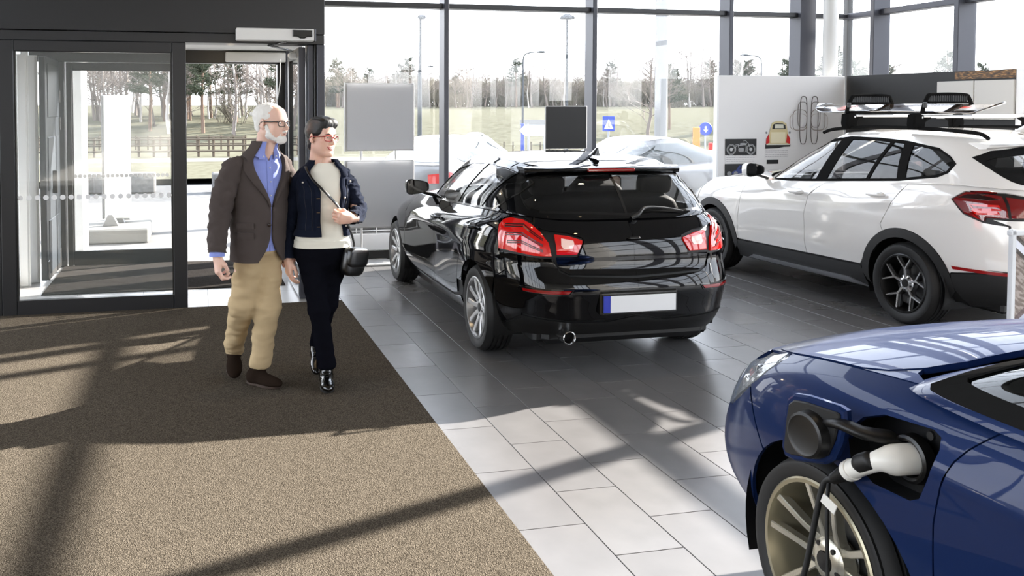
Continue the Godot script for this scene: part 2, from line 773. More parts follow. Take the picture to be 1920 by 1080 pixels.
# wheels: axis along x, outer face towards +x
func wheel(style: String, R: float, rim: float, w: float, mats: Dictionary, parent: Node, at: Vector3, side: float, turn := 0.0) -> Node3D:
	var o := Node3D.new()
	o.name = "wheel"
	parent.add_child(o, true)
	o.position = at
	o.rotation.y = (0.0 if side > 0 else PI) + turn
	var X := Transform3D(Basis(Vector3(0, -1, 0), Vector3(1, 0, 0), Vector3(0, 0, 1)), Vector3.ZERO)   # lathe axis y becomes x
	var h := w * 0.5
	var mb := MB.new()
	mb.T = X
	var pr := [Vector2(rim - 0.02, -h * 0.8), Vector2(rim, -h * 0.92), Vector2(rim + (R - rim) * 0.5, -h), Vector2(R - 0.022, -h * 0.9), Vector2(R - 0.006, -h * 0.74)]
	for g in [-0.5, -0.17, 0.17, 0.5]:
		pr += [Vector2(R, h * g - 0.007), Vector2(R - 0.008, h * g - 0.005), Vector2(R - 0.008, h * g + 0.005), Vector2(R, h * g + 0.007)]
	pr += [Vector2(R - 0.006, h * 0.74), Vector2(R - 0.022, h * 0.9), Vector2(rim + (R - rim) * 0.72, h * 0.985), Vector2(rim + (R - rim) * 0.66, h * 0.995), Vector2(rim + (R - rim) * 0.5, h), Vector2(rim + 0.006, h * 0.93), Vector2(rim - 0.004, h * 0.86)]
	mb.lathe(pr, 64)
	put("tyre", mb, mats.rubber, o)
	mb = MB.new()
	mb.T = X
	mb.lathe([Vector2(rim - 0.004, h * 0.84), Vector2(rim + 0.004, h * 0.94), Vector2(rim - 0.002, h * 0.98), Vector2(rim - 0.014, h * 0.97), Vector2(rim - 0.02, h * 0.8), Vector2(rim - 0.035, h * 0.3), Vector2(rim - 0.04, -h * 0.8)], 64)
	put("rim", mb, mats.rim, o)
	mb = MB.new()
	mb.T = X
	mb.lathe([Vector2(0.0, h * 0.05), Vector2(0.055, h * 0.05), Vector2(0.06, 0.0), Vector2(rim * 0.66, 0.0), Vector2(rim * 0.66, -0.025), Vector2(0.0, -0.025)], 40)
	put("brake_disc", mb, mats.disc, o)
	mb = MB.new()
	for i in 7:
		var a := 2.5 + i * 0.1
		mb.T = Transform3D(Basis(Vector3.RIGHT, a), Vector3.ZERO)
		mb.box(Vector3(0.01, rim * 0.6, 0), Vector3(0.07, rim * 0.26, rim * 0.12), 0.01)
	put("brake_caliper", mb, mats.caliper, o)
	var n := 5
	for k in n:
		var sb := MB.new()
		var A := TAU * k / n
		sb.T = Transform3D(Basis(Vector3.RIGHT, A), Vector3.ZERO)
		var hr := rim - 0.012
		if style == "vee":      # two slim spokes leaving the hub as a V
			for s in [-1.0, 1.0]:
				spoke(sb, [Vector3(h * 0.62, 0.045, s * 0.012), Vector3(h * 0.74, hr * 0.5, s * hr * 0.16), Vector3(h * 0.9, hr, s * hr * 0.27)], [0.022, 0.017, 0.02], 0.03)
		elif style == "star":   # stem that forks in two
			spoke(sb, [Vector3(h * 0.7, 0.04, 0), Vector3(h * 0.76, hr * 0.54, 0)], [0.012, 0.009], 0.022)
			for s in [-1.0, 1.0]:
				spoke(sb, [Vector3(h * 0.76, hr * 0.53, s * 0.003), Vector3(h * 0.88, hr, s * hr * 0.36)], [0.0075, 0.006], 0.02)
		else:                   # double spokes, wide at the rim
			for s in [-1.0, 1.0]:
				spoke(sb, [Vector3(h * 0.5, 0.055, s * 0.03), Vector3(h * 0.66, hr * 0.5, s * 0.036), Vector3(h * 0.92, hr, s * 0.06)], [0.014, 0.0105, 0.013], 0.035)
		put("spoke", sb, mats.spoke, o)
		if style == "star":
			sb = MB.new()
			sb.T = Transform3D(Basis(Vector3.RIGHT, A), Vector3.ZERO)
			spoke(sb, [Vector3(h * 0.5, 0.04, 0), Vector3(h * 0.56, hr * 0.54, 0)], [0.024, 0.018], 0.03)
			for s in [-1.0, 1.0]:
				spoke(sb, [Vector3(h * 0.56, hr * 0.53, s * 0.003), Vector3(h * 0.7, hr, s * hr * 0.36)], [0.014, 0.014], 0.03)
			put("spoke_back", sb, mats.back, o)
	mb = MB.new()
	mb.T = X
	mb.lathe([Vector2(0.078, h * 0.2), Vector2(0.072, h * 0.55), Vector2(0.055, h * 0.66), Vector2(0.034, h * 0.68), Vector2(0.033, h * 0.64), Vector2(0, h * 0.64)], 32)
	put("hub", mb, mats.spoke, o)
	mb = MB.new()
	mb.T = X
	mb.lathe([Vector2(0.033, h * 0.62), Vector2(0.031, h * 0.71), Vector2(0.0, h * 0.72)], 24)
	for k in 5:
		var a := TAU * (k + 0.5) / 5
		mb.T = Transform3D(X.basis, Vector3(0, cos(a) * 0.056, sin(a) * 0.056))
		mb.lathe([Vector2(0.009, h * 0.5), Vector2(0.009, h * 0.67), Vector2(0, h * 0.67)], 8)
	put("hub_cap", mb, mats.cap, o)
	return o

func spoke(mb: MB, pts: Array, hw: Array, depth: float) -> void:
	var rows := []
	for i in pts.size():
		var c: Vector3 = pts[i]
		var w: float = hw[i]
		var d: Vector3 = (pts[mini(i + 1, pts.size() - 1)] - pts[maxi(i - 1, 0)])
		var s := Vector3(0, -d.z, d.y).normalized()
		var x := Vector3(1, 0, 0)
		var e := w * 0.3
		rows.append([c + s * (w - e), c - s * (w - e), c - s * w - x * e, c - s * w * 0.8 - x * depth, c + s * w * 0.8 - x * depth, c + s * w - x * e])
	for i in rows.size() - 1:
		for j in 6:
			var k := (j + 1) % 6
			var q := [rows[i][j], rows[i][k], rows[i + 1][k], rows[i + 1][j]]
			var m: Vector3 = (q[0] + q[1] + q[2] + q[3]) * 0.25 - (pts[i] + pts[i + 1]) * 0.5 + Vector3(depth * 0.5, 0, 0)
			if (q[1] - q[0]).cross(q[2] - q[0]).dot(m) > 0:
				mb.quad(q[0], q[1], q[2], q[3])
			else:
				mb.quad(q[3], q[2], q[1], q[0])

func car_seat(parent: Node, at: Vector3, m: Material, wide := 0.5) -> void:
	var o := Node3D.new()
	o.name = "seat"
	parent.add_child(o, true)
	o.position = at
	var mb := MB.new()
	mb.blob(Vector3(0, 0.08, 0), Vector3(wide, 0.2, 0.52), 0.4, 10)
	put("cushion", mb, m, o)
	mb = MB.new()
	mb.T = Transform3D(Basis(Vector3.RIGHT, 0.3), Vector3(0, 0.1, 0.2))
	mb.blob(Vector3(0, 0.3, 0), Vector3(wide, 0.66, 0.17), 0.4, 10)
	put("backrest", mb, m, o)
	mb = MB.new()
	mb.T = Transform3D(Basis(Vector3.RIGHT, 0.24), Vector3(0, 0.1, 0.2))
	if wide < 0.7:
		mb.blob(Vector3(0, 0.73, 0.0), Vector3(0.27, 0.2, 0.11), 0.45, 8)
		for s in [-0.06, 0.06]:
			mb.tube([Vector3(s, 0.6, 0), Vector3(s, 0.7, 0)], 0.007, 6)
	else:
		for c in [-0.42, 0.42]:
			mb.blob(Vector3(c, 0.68, 0.0), Vector3(0.26, 0.15, 0.1), 0.45, 8)
	put("headrest", mb, m, o)

func mirror(D: Dictionary, parent: Node, side: float, at: Vector3, paint: Material, dark: Material, silver: Material) -> void:
	var o := Node3D.new()
	o.name = "wing_mirror"
	parent.add_child(o, true)
	o.position = at
	o.scale.x = side
	var mb := MB.new()
	var rows := []
	for i in 9:
		var u := i / 8.0
		var row := []
		var k := sqrt(maxf(0.0, 1.0 - pow(u, 2.6)))
		for j in 20:
			var a := TAU * j / 20
			var ex := MB.sp(cos(a), 0.55)
			var ey := MB.sp(sin(a), 0.55)
			row.append(Vector3(0.13 + ex * 0.105 * lerpf(0.25, 1.0, k) + u * 0.01, 0.085 + ey * (0.062 + 0.018 * ex) * lerpf(0.2, 1.0, k), 0.03 - u * 0.13))
		rows.append(row)
	mb.rings(rows, true, false, true)
	put("mirror_shell", mb, paint, o)
	mb = MB.new()
	var back := []
	for r in [1.0, 0.9]:
		var row := []
		for j in 20:
			var a := TAU * j / 20
			row.append(Vector3(0.13 + MB.sp(cos(a), 0.55) * 0.105 * r, 0.085 + MB.sp(sin(a), 0.55) * (0.062 + 0.018 * MB.sp(cos(a), 0.55)) * r, 0.03 if r == 1.0 else 0.026))
		back.append(row)
	mb.rings(back, true, false, false)
	mb.tube([Vector3(-0.05, 0.0, -0.02), Vector3(0.0, 0.015, -0.02), Vector3(0.07, 0.035, -0.02)], 0.03, 8, true, 0.6)
	put("mirror_foot", mb, dark, o)
	mb = MB.new()
	var c := mb.p(Vector3(0.13, 0.085, 0.027), Vector3(0, 0, 1))
	for j in 20:
		mb.p(back[1][j] + Vector3(0, 0, 0.001), Vector3(0, 0, 1))
	for j in 20:
		mb.t(c, c + 1 + j, c + 1 + (j + 1) % 20)
	put("mirror_glass", mb, silver, o)

func door_handle(D: Dictionary, parent: Node, side: float, z: float, y: float, m: Material, dark: Material) -> void:
	var sn := SN(D, "low", sp(D, "low", z, y).x, sp(D, "low", z, y).y)
	var o := Node3D.new()
	o.name = "door_handle"
	parent.add_child(o, true)
	o.position = Vector3(sn[0].x * side, sn[0].y, sn[0].z)
	o.scale.x = side
	var mb := MB.new()
	var path := []
	for i in 9:
		var u := i / 8.0 - 0.5
		path.append(Vector3(0.012 + 0.03 * sqrt(maxf(0.0, 1.0 - pow(u * 2, 4))), 0.0, u * 0.21))
	mb.tube(path, [0.006, 0.012, 0.014, 0.014, 0.014, 0.014, 0.014, 0.013, 0.008], 10, true, 1.1)
	put("grip", mb, m, o)
	mb = MB.new()
	mb.blob(Vector3(-0.004, -0.004, 0), Vector3(0.02, 0.06, 0.15), 0.8, 8)
	put("recess", mb, dark, o)
# ---------------------------------------------------------------- the cars
func wheel_mats(style: String) -> Dictionary:
	var d := {"rubber": mat(grey(0.075), 0.62), "disc": mat(grey(0.42), 0.35, 0.9), "caliper": mat(grey(0.34), 0.4, 0.6), "cap": mat(grey(0.05), 0.35)}
	d.back = mat(grey(0.05), 0.3)
	d.rim = mat(grey(0.62), 0.28, 0.85)
	d.spoke = mat(grey(0.80), 0.3, 0.6)
	if style == "star":
		d.rim = mat(grey(0.1), 0.3, 0.3)
		d.spoke = mat(grey(0.8), 0.2, 0.9)
	if style == "double":
		d.rim = mat(Color(0.62, 0.59, 0.5), 0.3, 0.7)
		d.spoke = mat(Color(0.76, 0.74, 0.68), 0.25, 0.75)
	return d

func up_region() -> Array:
	return [["q", -2.0, 0.0], ["q", 2.0, 0.0], ["q", 2.0, 1.0], ["q", -2.0, 1.0]]

func lens_red() -> StandardMaterial3D:
	var m := mat(Color(0.62, 0.04, 0.03), 0.05, 0.0, 1.0)
	m.emission_enabled = true
	m.emission = Color(1.0, 0.06, 0.02)
	m.emission_energy_multiplier = 0.16
	return m

func black_hatchback() -> void:
	var D := {
		"zm": -1.345, "nf": 3.6, "nr": 6.0, "zb": Vector2(-2.3, -1.5),
		"zf": [0.0, -3.28, 0.3, -3.45, 0.55, -3.47, 0.8, -3.4, 1.0, -3.2],
		"zr": [0.0, 0.73, 0.1, 0.775, 0.25, 0.80, 0.42, 0.825, 0.52, 0.80, 0.6, 0.765, 0.75, 0.755, 0.88, 0.72, 1.0, 0.62],
		"wf": [0.0, 0.80, 0.2, 0.86, 0.6, 0.885, 0.85, 0.86, 1.0, 0.74],
		"wd": [0.0, 0.79, 0.12, 0.845, 0.3, 0.868, 0.55, 0.88, 0.75, 0.882, 0.88, 0.862, 1.0, 0.785],
		"top": [-3.4, 0.70, -3.0, 0.82, -2.3, 0.93, -1.5, 0.98, -0.6, 1.02, 0.2, 1.055, 0.6, 1.045, 0.8, 1.0],
		"bot": [-3.4, 0.22, -2.9, 0.19, -1.3, 0.17, 0.2, 0.19, 0.5, 0.24, 0.82, 0.27],
		"crown": [-3.3, 0.06, -2.4, 0.09, -1.6, 0.03, 0.7, 0.0],
		"bumps": [[0.0, 0.6, 0.42, 0.26, 0.028], [-2.69, 0.58, 0.42, 0.26, 0.025], [-1.2, 0.79, 1.4, 0.035, 0.014], [-1.3, 0.36, 0.8, 0.09, 0.012]],
		"zmu": -0.8, "nfu": 3.0, "nru": 5.0,
		"zfu": [0.0, -2.2, 1.0, -1.12], "zru": [0.0, 0.66, 0.5, 0.52, 0.85, 0.4, 1.0, 0.3],
		"wu": [0.0, 0.80, 0.35, 0.765, 0.7, 0.70, 0.9, 0.645, 1.0, 0.585],
		"roof": [-1.2, 1.35, -0.8, 1.385, -0.3, 1.39, 0.1, 1.37, 0.4, 1.33], "rise": 0.035,
	}
	var c := thing("hatchback", "glossy black five-door hatchback with lit red tail lamps and a blank number plate", "car", Vector3(2.86, 0, -6.22))
	var paint := mat(Color(0.012, 0.013, 0.018), 0.06, 0.0, 1.0)
	paint.metallic_specular = 0.1
	var dark := mat(grey(0.03), 0.5)
	var trim := mat(grey(0.035), 0.15, 0.0, 0.6)
	var tint := glass(Color(0.03, 0.04, 0.04, 0.22))
	var tint2 := glass(Color(0.02, 0.025, 0.025, 0.55))
	var seatm := mat(grey(0.06), 0.7)
	# ---- inner shell and floor
	var a0 := arch(-2.69, 0.31, 0.355, 0.2)
	var a1 := arch(0.0, 0.31, 0.355, 0.2)
	panel(D, "inner_shell", "low", [["q", 2.0, 0.05]] + a0 + a1 + [["q", -2.0, 0.05], ["q", -2.0, 1.0], ["q", 2.0, 1.0]], dark, c, [-1.0, 1.0], -0.012, 0.0, [], 0.0)
	panel(D, "ledge", "deck", [["q", -2.0, 0.0], ["q", 2.0, 0.0], ["q", 2.0, 1.0], ["q", -2.0, 1.0]], paint, c, [-1.0, 1.0], -0.004, 0.0, [up_footprint(D)], 0.0)
	var mb := MB.new()
	mb.box(Vector3(0, 0.24, -1.35), Vector3(1.3, 0.1, 3.9), 0.02)
	mb.box(Vector3(0, 0.33, 0.35), Vector3(1.2, 0.3, 0.6), 0.04)
	put("underbody", mb, dark, c)
	mb = MB.new()
	mb.box(Vector3(0, 0.42, -0.9), Vector3(1.42, 0.04, 2.9))
	mb.box(Vector3(0, 0.72, 0.42), Vector3(1.3, 0.03, 0.5))
	put("cabin_floor", mb, dark, c)
	arch_liner("wheel_arch_liner", -2.69, 0.31, 0.36, 0.85, 0.52, c, dark)
	arch_liner("wheel_arch_liner", 0.0, 0.31, 0.36, 0.85, 0.52, c, dark)
	# ---- lower body
	var ca := arch(-2.69, 0.31, 0.352, 0.2)
	var cb := arch(0.0, 0.31, 0.352, 0.25)
	var half := ca.slice(0, 13)
	var half2 := ca.slice(12)
	panel(D, "front_bumper", "low", [["q", 2.003, 0.0], ["q", 2.003, 1.0]] + S2([-2.98, 0.9, -2.93, 0.62]) + [["s", -2.99, 0.50]] + [["s", -3.04, 0.2]], paint, c)
	pair(D, "front_wing", "low", S2([-2.91, 0.60, -2.96, 0.92, -2.14, 0.99, -2.18, 0.78, -2.22, 0.58, -2.24, 0.30, -2.33, 0.30]) + rev(ca.slice(5, 23)), paint, c)
	pair(D, "front_door", "low", S2([-2.18, 0.78, -2.14, 0.99, -1.5, 1.1, -0.78, 1.1, -0.80, 1.0, -1.0, 0.9, -1.1, 0.76, -1.13, 0.55, -1.13, 0.30, -2.24, 0.29, -2.22, 0.58]), paint, c)
	pair(D, "rear_door", "low", S2([-1.0, 0.9, -0.80, 1.0, -0.78, 1.1, 0.3, 1.1, 0.22, 1.03, 0.05, 0.95, -0.13, 0.83, -0.28, 0.72, -0.40, 0.58, -0.45, 0.44, -0.47, 0.33, -0.6, 0.305, -1.13, 0.30, -1.13, 0.55, -1.1, 0.76]), paint, c)
	pair(D, "sill", "low", S2([-2.33, 0.17, -2.33, 0.285, -1.13, 0.285, -0.6, 0.29, -0.40, 0.32, -0.37, 0.19]), paint, c)
	var rq := rev(cb.slice(2, 23))
	pair(D, "rear_wing", "low", S2([0.31, 0.46, 0.36, 0.6]) + [["s", 0.5, 0.68], ["q", -0.89, 0.69], ["q", -0.872, 0.80], ["q", -0.866, 0.89], ["q", -0.87, 1.0]] + S2([0.3, 1.2, 0.22, 1.03, 0.05, 0.95, -0.13, 0.83, -0.28, 0.72]) + S2([-0.40, 0.58, -0.45, 0.44]) + cb.slice(4, 21), paint, c)
	# ---- rear
	var tl := [["q", -0.895, 0.70], ["q", -0.88, 0.80], ["q", -0.875, 0.89], ["q", -0.90, 0.935], ["q", -0.96, 0.955], ["q", -1.08, 0.955], ["q", -1.17, 0.93], ["q", -1.25, 0.885], ["q", -1.315, 0.815], ["q", -1.34, 0.70], ["q", -1.2, 0.69]]
	var red := lens_red()
	var lampback := mat(Color(0.25, 0.02, 0.015), 0.25)
	for s in [-1.0, 1.0]:
		panel(D, "tail_lamp", "low", tl, red, c, [s], 0.004, 0.03)
		panel(D, "tail_lamp_inner", "low", R2([0.55, 0.935, 0.46, 0.925, 0.365, 0.895, 0.37, 0.87, 0.41, 0.80, 0.545, 0.8]), red, c, [s], 0.004, 0.02)
		panel(D, "reversing_lens", "low", R2([0.51, 0.91, 0.43, 0.895, 0.425, 0.87, 0.44, 0.84, 0.5, 0.838, 0.515, 0.86]), mat(Color(0.95, 0.8, 0.75), 0.05, 0.0, 1.0), c, [s], 0.008, 0.006)
		for k in 3:
			band(D, "light_guide", "low", [["q", -0.93 - 0.02 * k, 0.905 - 0.062 * k], ["q", -1.1, 0.925 - 0.062 * k], ["q", -1.27, 0.84 - 0.045 * k], ["q", -1.27, 0.82 - 0.045 * k], ["q", -1.1, 0.90 - 0.062 * k], ["q", -0.93 - 0.02 * k, 0.88 - 0.062 * k]], 0.004, lampback, c, s, 0.006)
	# tailgate below the window
	panel(D, "tailgate", "low", [["q", -2.003, 1.0], ["q", -2.003, 0.53]] + R2([0.47, 0.675, 0.525, 0.70, 0.545, 0.745, 0.552, 0.79, 0.40, 0.79, 0.355, 0.88, 0.36, 0.905, 0.46, 0.94, 0.565, 0.95, 0.655, 0.975, 0.62, 1.06]), paint, c)
	pair(D, "tailgate_corner", "low", [["q", -0.868, 1.0], ["q", -0.866, 0.90], ["q", -0.895, 0.945], ["q", -0.96, 0.965], ["q", -1.08, 0.965], ["q", -1.17, 0.94], ["q", -1.25, 0.895], ["r", 0.665, 0.98], ["r", 0.63, 1.06]], paint, c)
	panel(D, "rear_bumper", "low", [["q", -2.003, 0.515], ["q", -2.003, 0.17]] + R2([0.2, 0.36, 0.5, 0.37, 0.74, 0.40]) + S2([0.60, 0.38, 0.40, 0.30, 0.335, 0.33]) + S2([0.35, 0.42, 0.36, 0.6, 0.5, 0.675]) + [["q", -0.89, 0.685], ["q", -1.2, 0.68], ["q", -1.345, 0.685]] + R2([0.555, 0.745, 0.535, 0.695, 0.475, 0.668]), paint, c)
	panel(D, "bumper_apron", "low", [["q", -2.003, 0.16], ["q", -2.003, 0.0]] + S2([0.45, 0.22, 0.34, 0.26, 0.335, 0.32, 0.40, 0.29, 0.60, 0.37]) + R2([0.74, 0.39, 0.5, 0.362, 0.2, 0.352]), mat(grey(0.028), 0.4), c)
	for s in [-1.0, 1.0]:
		panel(D, "reflector", "low", R2([0.75, 0.582, 0.6, 0.58, 0.47, 0.578, 0.49, 0.553, 0.6, 0.552, 0.745, 0.56]), mat(Color(0.5, 0.02, 0.03), 0.1, 0, 1.0), c, [s], 0.005, 0.01)
		band(D, "reflector_trim", "low", R2([0.76, 0.59, 0.6, 0.588, 0.455, 0.585, 0.48, 0.545, 0.6, 0.542, 0.755, 0.55]), 0.006, trim, c, s, 0.005)
	# number plate, blank, with a blue strip
	var pz := low(D, -1.8, 0.4).z
	mb = MB.new()
	mb.box(Vector3(0, 0.485, pz - 0.012), Vector3(0.56, 0.16, 0.05), 0.012)
	put("plate_recess", mb, trim, c)
	var plate := Node3D.new()
	plate.name = "number_plate"
	c.add_child(plate)
	plate.position = Vector3(0, 0.482, pz + 0.017)
	mb = MB.new()
	mb.box(Vector3.ZERO, Vector3(0.532, 0.123, 0.01), 0.003)
	put("plate_frame", mb, mat(grey(0.04), 0.4), plate)
	mb = MB.new()
	mb.box(Vector3(0.022, 0, 0.006), Vector3(0.47, 0.11, 0.004), 0.001)
	tag(put("plate_face", mb, mat(Color(0.86, 0.86, 0.86), 0.4), plate), "blank white number plate")
	mb = MB.new()
	mb.box(Vector3(-0.238, 0, 0.006), Vector3(0.049, 0.11, 0.004), 0.001)
	tag(put("plate_strip", mb, mat(Color(0.06, 0.16, 0.62), 0.35), plate), "blue strip of the number plate")
	# crease and small emblem stand-ins: handle bar, button
	mb = MB.new()
	mb.box(Vector3(0, 0.90, low(D, -2.0, 0.8).z + 0.008), Vector3(0.085, 0.02, 0.02), 0.008)
	put("tailgate_release", mb, trim, c)
	# exhaust
	mb = MB.new()
	mb.T = Transform3D(Basis(Vector3.RIGHT, PI / 2), Vector3(-0.49, 0.27, 0.715))
	mb.lathe([Vector2(0.033, 0.0), Vector2(0.036, 0.11), Vector2(0.04, 0.116), Vector2(0.0445, 0.112), Vector2(0.045, 0.0)], 28)
	put("exhaust_pipe", mb, mat(grey(0.85), 0.12, 1.0), c)
	mb = MB.new()
	mb.T = Transform3D(Basis(Vector3.RIGHT, PI / 2), Vector3(-0.49, 0.27, 0.76))
	mb.lathe([Vector2(0.034, 0.0), Vector2(0.0, 0.001)], 20)
	put("exhaust_bore", mb, mat(grey(0.01), 0.9), c)
	# ---- cabin
	var dlo := S2([-1.62, 0.985, -1.3, 1.16, -1.0, 1.27, -0.7, 1.335, -0.35, 1.355, 0.0, 1.345, 0.22, 1.315, 0.36, 1.25, 0.35, 1.17, 0.22, 1.08, 0.13, 1.04, -0.5, 1.01, -1.0, 0.99])
	var rw := [["q", -2.0, 0.05], ["r", 0.3, 1.055], ["r", 0.58, 1.06], ["r", 0.655, 1.08], ["r", 0.665, 1.15], ["r", 0.63, 1.24], ["r", 0.57, 1.29], ["r", 0.3, 1.312], ["q", -2.0, 0.93]]
	var ws := [["q", 2.0, 0.06], ["f", 0.4, 1.0], ["f", 0.62, 1.02], ["f", 0.60, 1.15], ["f", 0.535, 1.30], ["f", 0.3, 1.345], ["q", 2.0, 0.96]]
	panel(D, "cabin_frame", "up", up_region(), paint, c, [-1.0, 1.0], 0.0, 0.014, [dlo, rw, ws], 0.0)
	panel(D, "roof", "roofcap", up_region(), paint, c, [-1.0, 1.0], 0.0, 0.0, [], 0.0)
	panel(D, "windscreen", "up", ws, tint, c, [-1.0, 1.0], -0.003, 0.0, [], 0.0)
	panel(D, "rear_window", "up", rw, tint2, c, [-1.0, 1.0], -0.002, 0.0, [], 0.001)
	for s in [-1.0, 1.0]:
		band(D, "rear_window_edge", "up", rw, 0.02, trim, c, s, 0.0)
	for s in [-1.0, 1.0]:
		band(D, "window_surround", "up", dlo, 0.016, trim, c, s, 0.003)
		panel(D, "front_window", "up", S2([-1.55, 0.99, -1.28, 1.15, -1.0, 1.255, -0.7, 1.32, -0.42, 1.343, -0.55, 1.2, -0.82, 1.0, -1.2, 0.985]), tint, c, [s], -0.004, 0.0)
		panel(D, "centre_pillar", "up", S2([-0.82, 0.99, -0.42, 1.343, -0.33, 1.343, -0.70, 1.0]), trim, c, [s], 0.002, 0.01)
		panel(D, "rear_door_window", "up", S2([-0.70, 1.0, -0.33, 1.343, -0.0, 1.335, 0.16, 1.312, -0.14, 1.03]), tint, c, [s], -0.004, 0.0)
		panel(D, "window_bar", "up", S2([-0.14, 1.03, 0.16, 1.312, 0.19, 1.308, -0.105, 1.03]), trim, c, [s], 0.002, 0.01)
		panel(D, "quarter_window", "up", S2([-0.105, 1.03, 0.19, 1.308, 0.26, 1.29, 0.34, 1.24, 0.33, 1.17, 0.21, 1.08, 0.12, 1.04]), tint, c, [s], -0.004, 0.0)
		door_handle(D, c, s, -1.02, 0.865, paint, dark)
		door_handle(D, c, s, -0.06, 0.905, paint, dark)
		mirror(D, c, s, Vector3(0.80 * s, 0.985, -1.52), paint, dark, mat(grey(0.55), 0.03, 1.0))
	# roof spoiler with brake lamp
	mb = MB.new()
	var rows := []
	for i in 25:
		var x := lerpf(-0.60, 0.60, i / 24.0)
		var e := 1.0 - pow(absf(x) / 0.62, 3.0)
		var y := 1.352 + 0.012 * (1.0 - pow(x / 0.6, 2))
		var zz := 0.24 + 0.06 * e
		rows.append([Vector3(x, y - 0.002, zz - 0.14), Vector3(x, y + 0.0, zz), Vector3(x, y - 0.014, zz + 0.09 * (0.3 + 0.7 * e)), Vector3(x, y - 0.024, zz + 0.105 * (0.3 + 0.7 * e)), Vector3(x, y - 0.052, zz + 0.085 * (0.3 + 0.7 * e)), Vector3(x, y - 0.06, zz - 0.05)])
	mb.rings(rows, true, true, true)
	put("roof_spoiler", mb, paint, c)
	mb = MB.new()
	mb.box(Vector3(0, 1.332, 0.40), Vector3(0.36, 0.022, 0.03), 0.006)
	put("brake_lamp", mb, mat(Color(0.45, 0.015, 0.02), 0.1, 0, 1.0), c)
	# rear wiper
	mb = MB.new()
	var wz := up(D, -2.0, 0.12).z
	mb.tube(spline([Vector3(0.03, 1.025, 0.66), Vector3(0.07, 1.05, 0.675), Vector3(0.13, 1.09, 0.655), Vector3(0.26, 1.088, 0.645), Vector3(0.42, 1.062, 0.645)], 5), [0.02, 0.02, 0.02, 0.02, 0.02, 0.019, 0.018, 0.017, 0.016, 0.015, 0.014, 0.013, 0.012, 0.011, 0.01, 0.01, 0.009, 0.008, 0.008, 0.007, 0.006], 8, true, 0.7)
	put("rear_wiper", mb, mat(grey(0.3), 0.3, 0.6), c)
	# aerial fin
	mb = MB.new()
	fin(mb, Vector3(0.06, 1.415, -0.02))
	put("roof_aerial", mb, paint, c)
	# cabin fittings
	for x in [-0.36, 0.36]:
		car_seat(c, Vector3(x, 0.46, -0.98), seatm)
	car_seat(c, Vector3(0, 0.46, -0.12), seatm, 1.25)
	mb = MB.new()
	mb.blob(Vector3(0, 0.86, -1.72), Vector3(1.4, 0.26, 0.5), 0.5, 10)
	put("dashboard", mb, seatm, c)
	steering(c, Vector3(-0.36, 0.88, -1.42), seatm)
	# wheels
	var wm := wheel_mats("vee")
	for z in [0.0, -2.69]:
		for s in [-1.0, 1.0]:
			wheel("vee", 0.312, 0.222, 0.215, wm, c, Vector3(0.765 * s, 0.312, z), s)

func rev(a: Array) -> Array:
	var b := a.duplicate()
	b.reverse()
	return b

# what the cabin covers of the deck, so that one looks into the car
func up_footprint(D: Dictionary) -> Array:
	var o := []
	for i in 33:
		var q := lerpf(-1.98, 1.98, i / 32.0)
		var p := up(D, q, 0.0)
		var a := sp(D, "low", p.z, 9.0)
		o.append(["q", a.x, clampf(absf(p.x) / maxf(low(D, a.x, 1.0).x, 0.01) - 0.03, 0.0, 0.99)])
	o.append(["q", o[-1][1], -0.1])
	o.append(["q", o[0][1], -0.1])
	return o

func fin(mb: MB, at: Vector3) -> void:
	var rows := []
	for i in 8:
		var u := i / 7.0
		var row := []
		for j in 14:
			var a := TAU * j / 14
			row.append(at + Vector3(cos(a) * 0.032 * (1 - u * 0.85), u * 0.058, -0.06 + u * 0.11 + (sin(a) + 1.0) * 0.075 * (1.0 - u * 0.75)))
		rows.append(row)
	mb.rings(rows, true, false, true)

